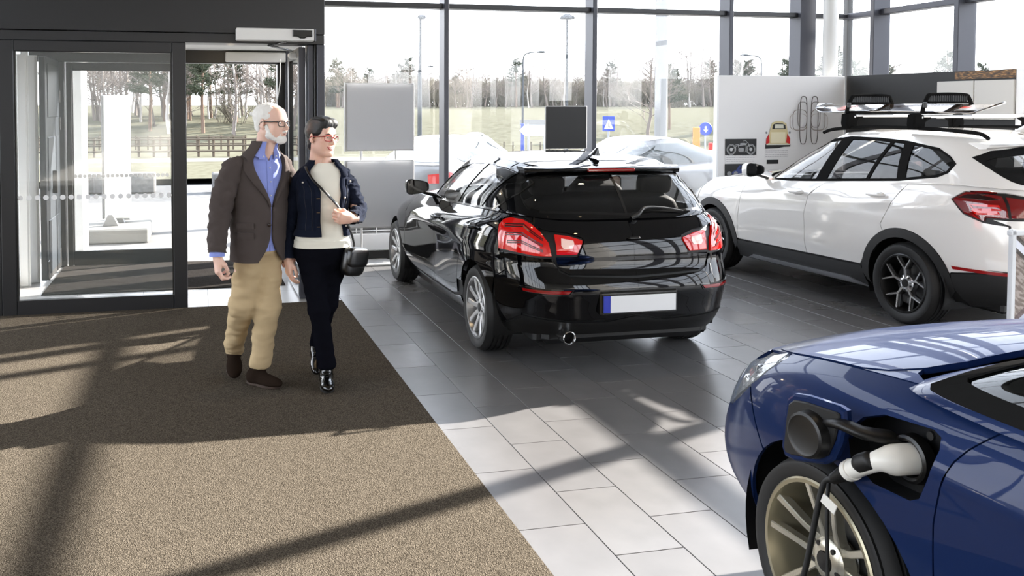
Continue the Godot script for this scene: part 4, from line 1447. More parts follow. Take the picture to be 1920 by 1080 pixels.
	for k in 2:
		mb = MB.new()
		mb.T = Transform3D(Basis(Vector3(0, 0, 1), PI / 2), Vector3(-0.85, 0.715 + 0.15 * k, -2.285 - 0.02 * k))
		mb.lathe([Vector2(0.0, 0.006), Vector2(0.012, 0.006), Vector2(0.014, 0.0)], 14)
		put("screw", mb, dark, bay)
	# the flap stands open on an arm, its outer face towards the front wheel
	var fl := Node3D.new()
	fl.name = "charging_flap"
	c.add_child(fl)
	fl.position = Vector3(-1.0, 0.775, -2.60)
	fl.rotation = Vector3(0, -PI / 2 + 0.12, 0)
	var fp := pv([-0.115, 0.02, -0.105, 0.075, -0.075, 0.102, -0.02, 0.112, 0.10, 0.118, 0.125, 0.112, 0.128, 0.085, 0.112, 0.01, 0.085, -0.05, 0.05, -0.075, -0.07, -0.108, -0.11, -0.108, -0.125, -0.08])
	mb = MB.new()
	mb.extrude(fp, -0.022, 0.0, 0.007)
	put("flap_skin", mb, paint, fl)
	mb = MB.new()
	mb.extrude(MB.inset(fp, 0.018), 0.0, 0.008, 0.004)
	put("flap_liner", mb, mat(grey(0.04), 0.5), fl)
	mb = MB.new()
	mb.T = Transform3D(Basis(Vector3.RIGHT, PI / 2), Vector3(0.01, 0.005, 0.008))
	mb.lathe([Vector2(0.0, 0.03), Vector2(0.05, 0.03), Vector2(0.06, 0.034), Vector2(0.068, 0.03), Vector2(0.072, 0.0)], 28)
	put("socket_cover", mb, mat(grey(0.05), 0.4), fl)
	mb = MB.new()
	mb.tube(spline([Vector3(-0.975, 0.83, -2.54), Vector3(-0.985, 0.845, -2.48), Vector3(-0.955, 0.835, -2.43), Vector3(-0.87, 0.82, -2.42)], 5), 0.034, 8, true, 0.5)
	put("flap_arm", mb, mat(grey(0.04), 0.45), c)
	charging_plug(Vector3(2.82, 0, 0.255))

func charging_plug(at: Vector3) -> void:
	var o := thing("charging_plug", "white and black charging plug in the blue car's front wing, its black cable hanging down", "plug", at)
	var white := mat(Color(0.88, 0.87, 0.84), 0.35)
	var blk := mat(grey(0.05), 0.55)
	var a := Vector3(-0.87, 0.78, -2.36)
	var path := spline([a + Vector3(0.03, 0, 0), a + Vector3(-0.04, 0.0, -0.005), a + Vector3(-0.08, -0.006, -0.02), a + Vector3(-0.095, -0.032, -0.06), a + Vector3(-0.095, -0.062, -0.105)], 6)
	var mb := MB.new()
	var rr := []
	for i in path.size():
		var u := float(i) / (path.size() - 1)
		rr.append(lerpf(0.043, 0.027, smoothstep(0.25, 0.6, u)) * (0.86 if i == 0 else 1.0))
	mb.tube(path, rr, 20)
	put("plug_shell", mb, white, o)
	# dark grip over the outer side of the handle
	mb = MB.new()
	var gp := []
	for i in range(13, 21):
		gp.append(path[i] + Vector3(-0.008, 0.006, 0.0))
	mb.tube(gp, [0.015, 0.0265, 0.027, 0.027, 0.027, 0.027, 0.0265, 0.02], 16)
	put("grip", mb, blk, o)
	var e: Vector3 = path[-1]
	var dir := Vector3(0.03, -0.6, -0.8).normalized()
	mb = MB.new()
	mb.tube([e, e + dir * 0.022], [0.031, 0.030], 18)
	put("collar", mb, white, o)
	# ribbed strain relief
	mb = MB.new()
	var rp := []
	var rd := []
	for i in 15:
		rp.append(e + dir * (0.02 + 0.006 * i))
		rd.append((0.026 if i % 2 == 0 else 0.021) * lerpf(1.0, 0.62, i / 14.0))
	mb.tube(rp, rd, 14)
	put("strain_relief", mb, blk, o)
	var f: Vector3 = rp[-1]
	mb = MB.new()
	mb.tube(spline([f, f + Vector3(-0.005, -0.03, -0.035), f + Vector3(-0.015, -0.12, -0.05), f + Vector3(-0.03, -0.3, -0.075), f + Vector3(-0.05, -0.45, -0.1), f + Vector3(-0.1, -0.56, -0.05), f + Vector3(-0.3, -0.575, 0.3)], 8), 0.009, 8)
	put("cable", mb, blk, o)
	mb = MB.new()
	mb.tube(spline([f + Vector3(0, -0.02, -0.02), f + Vector3(-0.02, -0.07, 0.0), f + Vector3(-0.025, -0.2, 0.01), f + Vector3(-0.03, -0.42, 0.03), f + Vector3(-0.03, -0.555, 0.06)], 8), 0.006, 8)
	put("lanyard", mb, blk, o)
	mb = MB.new()
	mb.T = Transform3D(Basis.from_euler(Vector3(0.15, -1.4, -0.45)), f + Vector3(-0.03, -0.065, 0.02))
	mb.box(Vector3.ZERO, Vector3(0.052, 0.036, 0.004), 0.0015)
	put("cable_tag", mb, white, o)
# ---------------------------------------------------------------- the showroom
const GZ := -10.6      # glass line of the facade
const RX := 8.68       # glass line of the side wall
const PZ := -8.1       # inner face of the entrance lobby
const FRONT_X := [-5.8, -3.86, 1.06, 2.955, 4.872, 6.77]
const SIDE_Z := [-9.9, -8.6, -6.6, -5.3, -3.3, -2.0, 0.0, 1.3, 3.3, 4.6]
var M := {}

func box_part(called: String, c: Vector3, s: Vector3, m: Material, parent: Node, bev := 0.006) -> MeshInstance3D:
	var mb := MB.new()
	mb.box(Vector3.ZERO, s, bev)
	return put(called, mb, m, parent, c)

func build_hall() -> void:
	M.frame = mat(Color(0.125, 0.128, 0.14), 0.34)
	M.alu = mat(Color(0.25, 0.255, 0.285), 0.38, 0.3)
	M.white = mat(Color(0.86, 0.86, 0.85), 0.45)
	M.wall = mat(Color(0.85, 0.84, 0.82), 0.8)
	M.pane = glass(Color(0.9, 0.95, 0.94, 0.03))
	M.steel = mat(Color(0.6, 0.6, 0.6), 0.25, 0.9)
	M.black = mat(grey(0.06), 0.4)
	build_floor()
	# ---- shell
	var w := MB.new()
	w.box(Vector3(-7.15, 0.15, -1.8), Vector3(0.3, 0.4, 18.0))
	w.box(Vector3(-7.15, 6.0, -1.8), Vector3(0.3, 0.6, 18.0))
	struct(put("wall_west", w, M.wall))
	w = MB.new()
	w.box(Vector3(0.8, 0.15, 7.25), Vector3(16.2, 0.4, 0.3))
	w.box(Vector3(0.8, 6.0, 7.25), Vector3(16.2, 0.6, 0.3))
	for x in [[-7.3, 5.4], [7.6, 8.9]]:
		w.box(Vector3((x[0] + x[1]) / 2, 3.1, 7.25), Vector3(x[1] - x[0], 5.5, 0.3))
	struct(put("wall_south", w, M.wall))
	var wn := 5
	for a in [[-10.7, -6.4], [-6.3, -2.0], [-1.9, 2.4], [2.5, 7.1]]:
		var g := sroot("window_%d" % wn, Vector3(-7.15, 0, (a[0] + a[1]) / 2))
		g.rotation.y = PI / 2
		wn += 1
		window_unit(g, a[1] - a[0])
	for a in [[5.4, 7.6]]:
		var g := sroot("window_%d" % wn, Vector3((a[0] + a[1]) / 2, 0, 7.25))
		wn += 1
		window_unit(g, a[1] - a[0])
	w = MB.new()
	w.box(Vector3(0.8, 6.25, -1.7), Vector3(16.6, 0.3, 18.2))
	struct(put("ceiling", w, mat(grey(0.55), 0.8)))
	# ---- glass facade
	var win := sroot("window_1")
	for x in FRONT_X:
		box_part("mullion", Vector3(x, 3.1, GZ + 0.1), Vector3(0.058, 6.1, 0.24), M.alu, win)
	box_part("mullion", Vector3(7.9, 3.1, GZ + 0.1), Vector3(0.23, 6.1, 0.24), M.alu, win)
	for y in [0.03, 3.0, 4.4, 6.08]:
		box_part("transom", Vector3(4.85, y, GZ + 0.07), Vector3(7.6, 0.06, 0.17), M.frame if y != 3.0 else M.frame, win)
		box_part("transom", Vector3(-4.4, y, GZ + 0.07), Vector3(5.3, 0.06, 0.17), M.frame, win)
	box_part("transom", Vector3(-0.35, 4.4, GZ + 0.07), Vector3(2.9, 0.06, 0.17), M.frame, win)
	var xs := [1.06, 2.955, 4.872, 6.77, 7.9, RX]
	for i in xs.size() - 1:
		for yy in [[0.06, 2.97], [3.03, 4.37], [4.43, 6.05]]:
			box_part("pane", Vector3((xs[i] + xs[i + 1]) / 2, (yy[0] + yy[1]) / 2, GZ), Vector3(xs[i + 1] - xs[i] - 0.04, yy[1] - yy[0], 0.012), M.pane, win, 0.0)
	for xx in [[-7.0, -5.8], [-5.8, -3.86], [-3.86, -1.78]]:
		for yy in [[0.06, 2.97], [3.03, 4.37], [4.43, 6.05]]:
			box_part("pane", Vector3((xx[0] + xx[1]) / 2, (yy[0] + yy[1]) / 2, GZ), Vector3(xx[1] - xx[0] - 0.04, yy[1] - yy[0], 0.012), M.pane, win, 0.0)
	for yy in [[3.03, 4.37], [4.43, 6.05]]:
		box_part("pane", Vector3(-0.35, (yy[0] + yy[1]) / 2, GZ), Vector3(2.8, yy[1] - yy[0], 0.012), M.pane, win, 0.0)
	# ---- glass side wall
	win = sroot("window_2")
	for z in SIDE_Z:
		box_part("mullion", Vector3(RX - 0.1, 3.1, z), Vector3(0.25, 6.1, 0.07), M.alu, win)
	box_part("corner_post", Vector3(RX, 3.1, GZ), Vector3(0.09, 6.1, 0.09), M.frame, win)
	for y in [0.03, 3.0, 4.4, 6.08]:
		box_part("transom", Vector3(RX - 0.06, y, -1.75), Vector3(0.15, 0.07, 17.6), M.alu, win)
	var zs := [GZ] + SIDE_Z + [7.0]
	for i in zs.size() - 1:
		for yy in [[0.06, 2.97], [3.03, 4.37], [4.43, 6.05]]:
			box_part("pane", Vector3(RX, (yy[0] + yy[1]) / 2, (zs[i] + zs[i + 1]) / 2), Vector3(0.012, yy[1] - yy[0], zs[i + 1] - zs[i] - 0.05), M.pane, win, 0.0)
	# ---- round column in the corner
	var mb := MB.new()
	mb.lathe([Vector2(0.11, 0), Vector2(0.11, 0.05), Vector2(0.09, 0.06), Vector2(0.09, 6.1)], 32)
	struct(put("column", mb, M.white, self, Vector3(8.05, 0, -10.15)))
	build_lobby()
	build_lamps()

func window_unit(g: Node, wd: float) -> void:
	for x in [-wd / 2 + 0.03, -wd / 6, wd / 6, wd / 2 - 0.03]:
		box_part("mullion", Vector3(x, 3.03, 0), Vector3(0.06, 5.4, 0.12), M.frame, g)
	for y in [0.37, 3.0, 5.68]:
		box_part("transom", Vector3(0, y, 0), Vector3(wd, 0.06, 0.12), M.frame, g)
	for k in 3:
		for y in [1.685, 4.34]:
			box_part("pane", Vector3((k - 1) * wd / 3, y, 0), Vector3(wd / 3 - 0.04, 2.6, 0.012), M.pane, g, 0.0)

func build_floor() -> void:
	var base := MB.new()
	base.box(Vector3(0.8, -0.16, -1.8), Vector3(16.4, 0.3, 18.0))
	var fl := put("floor", base, mat(Color(0.52, 0.51, 0.49), 0.7))
	struct(fl)
	var tm := []
	var bump := noise_tex(256, 0.02, 3, true, 1.2)
	for k in 5:
		var t := tri_tex(mat(Color(0.415, 0.41, 0.41).darkened(0.0 + 0.016 * k), 0.26 + 0.02 * k), 0.9)
		t.metallic_specular = 0.5
		var cl := ramp(noise_tex(256, 0.012, 40 + k, false, 0, FastNoiseLite.TYPE_SIMPLEX, 4), [[0.0, Color(0.93, 0.93, 0.93)], [1.0, Color(1, 1, 1)]])
		t.albedo_texture = cl
		t.normal_enabled = true
		t.normal_texture = bump
		t.normal_scale = 0.06
		tm.append(t)
	var tile := MB.new()
	tile.box(Vector3(0, -0.005, 0), Vector3(0.2965, 0.01, 0.5965), 0.0012)
	var tmesh := tile.mesh()
	var rest := MB.new()
	var spots := []
	var rng := RandomNumberGenerator.new()
	rng.seed = 5
	for i in range(-28, 25):
		for j in range(-18, 12):
			var x := 1.307 + 0.3 * i + 0.15
			var z := (-0.48 if posmod(i, 2) == 0 else -0.2) + 0.6 * j + 0.3
			if z - 0.3 < GZ + 0.1 or z + 0.3 > 7.0 or x > RX - 0.1 or x < -6.9:
				continue
			if x < 1.3:
				continue
			spots.append(Vector3(x, 0, z))
	spots.sort_custom(func(a, b): return tile_rank(a) < tile_rank(b))
	for n in spots.size():
		var p: Vector3 = spots[n]
		var k := rng.randi_range(0, 4)
		if n < 300:
			put("tile", tmesh, tm[k], fl, p)
		else:
			rest.box(p + Vector3(0, -0.005, 0), Vector3(0.2965, 0.01, 0.5965), 0.0012)
	put("tiles_beyond", rest, tm[1], fl).set_meta("kind", "stuff")
	# pale tiles of the lobby
	var pale := mat(Color(0.62, 0.615, 0.61), 0.3)
	var pt := MB.new()
	pt.box(Vector3(0, -0.005, 0), Vector3(0.597, 0.01, 0.597), 0.0012)
	var pm := pt.mesh()
	for i in range(0, 9):
		for j in 4:
			var x := 1.307 - 0.3 - 0.6 * i
			if x < -3.2 or (x > 1.3):
				continue
			put("lobby_tile", pm, pale, fl, Vector3(x, 0, -8.07 - 0.3 - 0.6 * j))
	# carpet: a big loop-pile mat in front of the doors
	var cm := tri_tex(matt(Color(0.405, 0.385, 0.355)), 1.7)
	cm.albedo_texture = pile(false)
	cm.normal_enabled = true
	cm.normal_texture = pile(true)
	cm.normal_scale = 1.0
	var mb := MB.new()
	mb.box(Vector3(-2.846, 0.004, -1.4), Vector3(8.3, 0.012, 13.34), 0.003)
	tag(put("carpet", mb, cm), "large brown loop-pile carpet laid inside the entrance doors", "carpet")
	var dm := tri_tex(matt(Color(0.27, 0.265, 0.265)), 1.7)
	dm.albedo_texture = cm.albedo_texture
	dm.normal_enabled = true
	dm.normal_texture = cm.normal_texture
	mb = MB.new()
	mb.box(Vector3(-0.28, 0.006, -9.71), Vector3(2.3, 0.012, 1.6), 0.004)
	tag(put("doormat", mb, dm), "dark grey doormat on the pale tiles between the two door lines", "doormat")

func tile_rank(p: Vector3) -> float:
	var fwd := Vector3(0.2177, 0, -0.976)
	var d := p.dot(fwd)
	var r := p.dot(Vector3(0.976, 0, 0.2177)) / maxf(d, 0.3) * 1680 + 740
	if d < 2.6 or r < -60 or r > 2000 or p.x < 1.3:
		return 1000.0 + p.length()
	return d

# a glazed leaf: local x from 0 to w, frame all round
func leaf(o: Node, w: float, h: float, st: float, top: float, bot: float, th: float, m: Material, dots := 0.0) -> void:
	box_part("stile", Vector3(st / 2, h / 2, 0), Vector3(st, h, th), m, o)
	box_part("stile", Vector3(w - st / 2, h / 2, 0), Vector3(st, h, th), m, o)
	box_part("top_rail", Vector3(w / 2, h - top / 2, 0), Vector3(w - 2 * st, top, th), m, o)
	box_part("bottom_rail", Vector3(w / 2, bot / 2, 0), Vector3(w - 2 * st, bot, th), m, o)
	for s in [[st + 0.006, h / 2, 0.012, h - top - bot], [w - st - 0.006, h / 2, 0.012, h - top - bot]]:
		box_part("glazing_bead", Vector3(s[0], (bot + h - top) / 2, 0), Vector3(s[2], s[3], th * 0.6), M.black, o, 0.0)
	box_part("pane", Vector3(w / 2, (bot + h - top) / 2, 0), Vector3(w - 2 * st, h - top - bot, 0.012), M.pane, o, 0.0)
	if dots > 0.0:
		var mb := MB.new()
		var n := int((w - 2 * st) / dots)
		for i in n:
			mb.T = Transform3D(Basis(Vector3.RIGHT, PI / 2), Vector3(st + dots * (i + 0.5), 1.005, 0.0085))
			mb.lathe([Vector2(0.0, 0.001), Vector2(0.022, 0.001), Vector2(0.022, 0.0)], 20)
		var d := put("dot_row", mb, mat(grey(0.9), 0.6), o)
		d.set_meta("kind", "stuff")

func build_lobby() -> void:
	var f: Material = M.frame
	# ---- header and jambs of the inner door line
	var tr := sroot("trim_1")
	box_part("fascia", Vector3(-2.9, 3.0, PZ - 0.1), Vector3(8.1, 1.14, 0.3), f, tr, 0.004)
	box_part("header", Vector3(-2.9, 2.385, PZ - 0.11), Vector3(8.1, 0.085, 0.28), f, tr, 0.004)
	box_part("jamb", Vector3(1.115, 1.17, PZ - 0.06), Vector3(0.07, 2.345, 0.2), M.alu, tr)
	box_part("jamb_rebate", Vector3(1.07, 1.17, PZ - 0.07), Vector3(0.022, 2.345, 0.14), M.black, tr)
	box_part("door_frame", Vector3(1.033, 1.17, PZ - 0.09), Vector3(0.05, 2.345, 0.12), M.alu, tr)
	box_part("fixed_stile", Vector3(-1.66, 1.17, PZ - 0.03), Vector3(0.11, 2.345, 0.08), f, tr)
	# lobby ceiling and the side walls over it
	box_part("lobby_ceiling", Vector3(-0.33, 2.48, (PZ + GZ) / 2), Vector3(2.95, 0.1, 2.3), M.white, tr)
	box_part("lobby_roof", Vector3(-0.33, 3.53, (PZ + GZ) / 2), Vector3(2.95, 0.08, 2.5), f, tr)
	box_part("side_fascia", Vector3(1.13, 3.0, (PZ + GZ) / 2), Vector3(0.06, 1.1, 2.4), f, tr)
	box_part("side_fascia", Vector3(-1.8, 3.0, (PZ + GZ) / 2), Vector3(0.06, 1.1, 2.4), f, tr)
	box_part("outer_header", Vector3(-0.33, 2.36, GZ), Vector3(2.9, 0.15, 0.16), M.black, tr)
	box_part("outer_panel", Vector3(-0.33, 3.0, GZ), Vector3(2.9, 1.1, 0.08), f, tr)
	box_part("outer_jamb", Vector3(1.0, 1.14, GZ), Vector3(0.11, 2.29, 0.16), f, tr)
	box_part("outer_jamb", Vector3(-1.46, 1.14, GZ), Vector3(0.1, 2.29, 0.16), f, tr)
	# lobby spotlight
	var sp_ := MB.new()
	sp_.lathe([Vector2(0.0, 0.004), Vector2(0.06, 0.004), Vector2(0.062, -0.004), Vector2(0.075, -0.004), Vector2(0.075, 0.012)], 24)
	var lm := mat(Color(1, 0.95, 0.85), 0.4)
	lm.emission_enabled = true
	lm.emission = Color(1, 0.88, 0.7)
	lm.emission_energy_multiplier = 1.5
	tag(put("ceiling_light", sp_, lm, self, Vector3(0.35, 2.427, -9.0)), "small round light set in the white lobby ceiling", "light")
	var ol := OmniLight3D.new()
	ol.name = "lobby_lamp"
	ol.position = Vector3(0.35, 2.38, -9.0)
	ol.light_color = Color(1, 0.9, 0.75)
	ol.light_energy = 0.12
	ol.light_size = 0.06
	ol.omni_range = 12.0
	ol.omni_attenuation = 2.0
	ol.shadow_enabled = true
	add_child(ol)
	# ---- doors
	var d := sroot("door_1", Vector3(-1.602, 0.0, PZ))
	leaf(d, 1.53, 2.342, 0.118, 0.095, 0.13, 0.07, f, 0.068)
	d = sroot("door_2", Vector3(0.965, 0.0, PZ - 0.14))
	d.rotation.y = PI / 2
	leaf(d, 1.0, 2.33, 0.09, 0.09, 0.13, 0.06, M.alu, 0.068)
	box_part("door_pull", Vector3(0.9, 1.05, 0.05), Vector3(0.03, 0.03, 0.05), M.steel, d)
	box_part("door_pull", Vector3(0.86, 1.05, 0.08), Vector3(0.12, 0.022, 0.022), M.steel, d)
	box_part("kick_plate", Vector3(0.5, 0.12, -0.034), Vector3(0.96, 0.2, 0.004), M.steel, d, 0.0)
	d = sroot("door_3", Vector3(-1.4, 0.0, GZ))
	leaf(d, 1.2, 2.28, 0.06, 0.09, 0.16, 0.06, M.black, 0.05)
	d = sroot("door_4", Vector3(-1.49, 0.0, GZ + 0.1))
	d.rotation.y = -PI / 2
	box_part("leaf", Vector3(0.5, 1.16, 0), Vector3(0.95, 2.26, 0.06), mat(Color(0.13, 0.15, 0.17), 0.4), d)
	for y in [0.35, 1.2, 1.95]:
		box_part("recessed_panel", Vector3(0.5, y, -0.032), Vector3(0.7, 0.55, 0.012), mat(Color(0.16, 0.18, 0.2), 0.4), d)
	box_part("hinge", Vector3(0.05, 1.9, -0.03), Vector3(0.03, 0.14, 0.03), M.black, d)
	box_part("hinge", Vector3(0.05, 1.6, -0.03), Vector3(0.03, 0.14, 0.03), M.black, d)
	box_part("door_pull", Vector3(0.6, 1.0, -0.06), Vector3(0.025, 0.24, 0.05), M.black, d)
	box_part("kick_plate", Vector3(0.5, 0.12, -0.034), Vector3(0.9, 0.2, 0.006), M.steel, d)
	# lobby side walls: glazed, white frames
	for s in [[-1.8, "window_3"], [1.13, "window_4"]]:
		var g := sroot(s[1], Vector3(s[0], 0, 0))
		for z in [GZ + 0.2, -9.7, -9.05, PZ - 0.28]:
			box_part("post", Vector3(0, 1.2, z), Vector3(0.07, 2.4, 0.07), M.white if s[0] < 0 else M.alu, g)
		box_part("sill", Vector3(0, 0.06, -9.36), Vector3(0.08, 0.12, 2.0), M.white if s[0] < 0 else M.alu, g)
		for zz in [[GZ + 0.23, -9.73], [-9.67, -9.08], [-9.02, PZ - 0.31]]:
			box_part("pane", Vector3(0, 1.25, (zz[0] + zz[1]) / 2), Vector3(0.012, 2.26, zz[1] - zz[0]), M.pane, g, 0.0)
	for z in [-9.45, -9.62]:
		var mb := MB.new()
		mb.box(Vector3(0, 1.15, 0), Vector3(0.09, 2.3, 0.1), 0.01)
		mb.box(Vector3(0, 1.15, 0.03), Vector3(0.12, 2.3, 0.012), 0.003)
		tag(put("door_track", mb, M.white, self, Vector3(-1.6 if z < -9.5 else -1.66, 0.0, z)), "white upright door track " + ("nearest the dark outer leaf" if z < -9.5 else "against the lobby side glass"), "door track")
	# swing-door operators
	for k in 2:
		var p := Vector3(0.70, 2.415, PZ + 0.1) if k == 0 else Vector3(0.69, 2.355, GZ + 0.16)
		var o := thing("door_operator", ["white swing-door drive box over the inner opening, black sensor at one end", "white drive box over the outer opening, seen through the inner doorway"][k], "door operator", p)
		box_part("housing", Vector3.ZERO, Vector3(0.685, 0.108, 0.12), M.white, o, 0.008)
		if k == 0:
			var mb := MB.new()
			mb.extrude(pv([-0.088, 0.028, -0.088, -0.03, -0.045, -0.03, -0.02, -0.045, 0.02, -0.045, 0.045, -0.03, 0.088, -0.03, 0.088, 0.028]), 0.0, 0.022, 0.006)
			put("sensor", mb, mat(grey(0.05), 0.15), o, Vector3(0.235, 0.015, 0.052))
			box_part("end_cap", Vector3(0.35, 0, 0), Vector3(0.014, 0.112, 0.124), M.alu, o)
			mb = MB.new()
			mb.tube([Vector3(0.1, -0.06, 0.0), Vector3(-0.05, -0.085, -0.12), Vector3(0.2, -0.11, -0.42)], 0.01, 6)
			put("swing_arm", mb, M.steel, o)
			mb = MB.new()
			mb.blob(Vector3(0.24, -0.15, -0.5), Vector3(0.16, 0.07, 0.12), 0.8, 8)
			put("safety_sensor", mb, M.white, o)
	var mb2 := MB.new()
	var cab := spline([Vector3(0.96, 2.33, GZ + 0.3), Vector3(0.955, 2.1, GZ + 0.32), Vector3(0.93, 1.9, GZ + 0.28), Vector3(0.90, 1.78, GZ + 0.2)], 5)
	mb2.tube(cab, 0.006, 6)
	tag(put("cable", mb2, M.white), "thin pale cable hanging beside the outer door frame", "cable")

func build_lamps() -> void:
	var lm := mat(Color(1, 0.9, 0.8), 0.5)
	lm.emission_enabled = true
	lm.emission = Color(1.0, 0.84, 0.62)
	lm.emission_energy_multiplier = 6.0
	var k := 0
	for x in [-3.5, 0.5, 4.5]:
		for z in [-6.0, -2.5, 1.5, 5.0]:
			var o := thing("track_spotlight", "round spotlight on the showroom ceiling", "spotlight", Vector3(x, 6.09, z), 0.0, "spotlights on the ceiling")
			var mb := MB.new()
			mb.lathe([Vector2(0.0, 0.0), Vector2(0.05, 0.0), Vector2(0.05, -0.05), Vector2(0.1, -0.06), Vector2(0.1, -0.3), Vector2(0.085, -0.3), Vector2(0.08, -0.27)], 20)
			put("housing", mb, M.black, o)
			mb = MB.new()
			mb.lathe([Vector2(0.08, -0.275), Vector2(0.0, -0.276)], 20)
			put("lamp_lens", mb, lm, o)
			var l := SpotLight3D.new()
			l.name = "beam"
			l.position = Vector3(0, -0.32, 0)
			l.rotation.x = -PI / 2
			l.light_color = Color(1, 0.87, 0.68)
			l.light_energy = 1.6
			l.light_size = 0.08
			l.spot_angle = 42.0
			l.spot_range = 20.0
			l.spot_attenuation = 2.0
			l.shadow_enabled = true
			o.add_child(l)
			k += 1

# speckle of short yarn loops, wrapping at the edges
func pile(normal: bool) -> ImageTexture:
	var n := 384
	var rng := RandomNumberGenerator.new()
	rng.seed = 77
	var a := PackedFloat32Array()
	a.resize(n * n)
	for k in n * n:
		a[k] = rng.randf()
	var im := Image.create(n, n, false, Image.FORMAT_RGB8)
	for y in n:
		for x in n:
			var v := (a[y * n + x] * 2.0 + a[y * n + (x + 1) % n] + a[((y + 1) % n) * n + x] + a[((y + 1) % n) * n + (x + 1) % n]) / 5.0
			if normal:
				im.set_pixel(x, y, Color(v, v, v))
			else:
				v = clampf((v - 0.5) * 2.6 + 0.5, 0.0, 1.0)
				im.set_pixel(x, y, Color(0.52, 0.50, 0.475).lerp(Color(1.0, 0.98, 0.95), v))
	if normal:
		im.bump_map_to_normal_map(3.0)
	return ImageTexture.create_from_image(im)
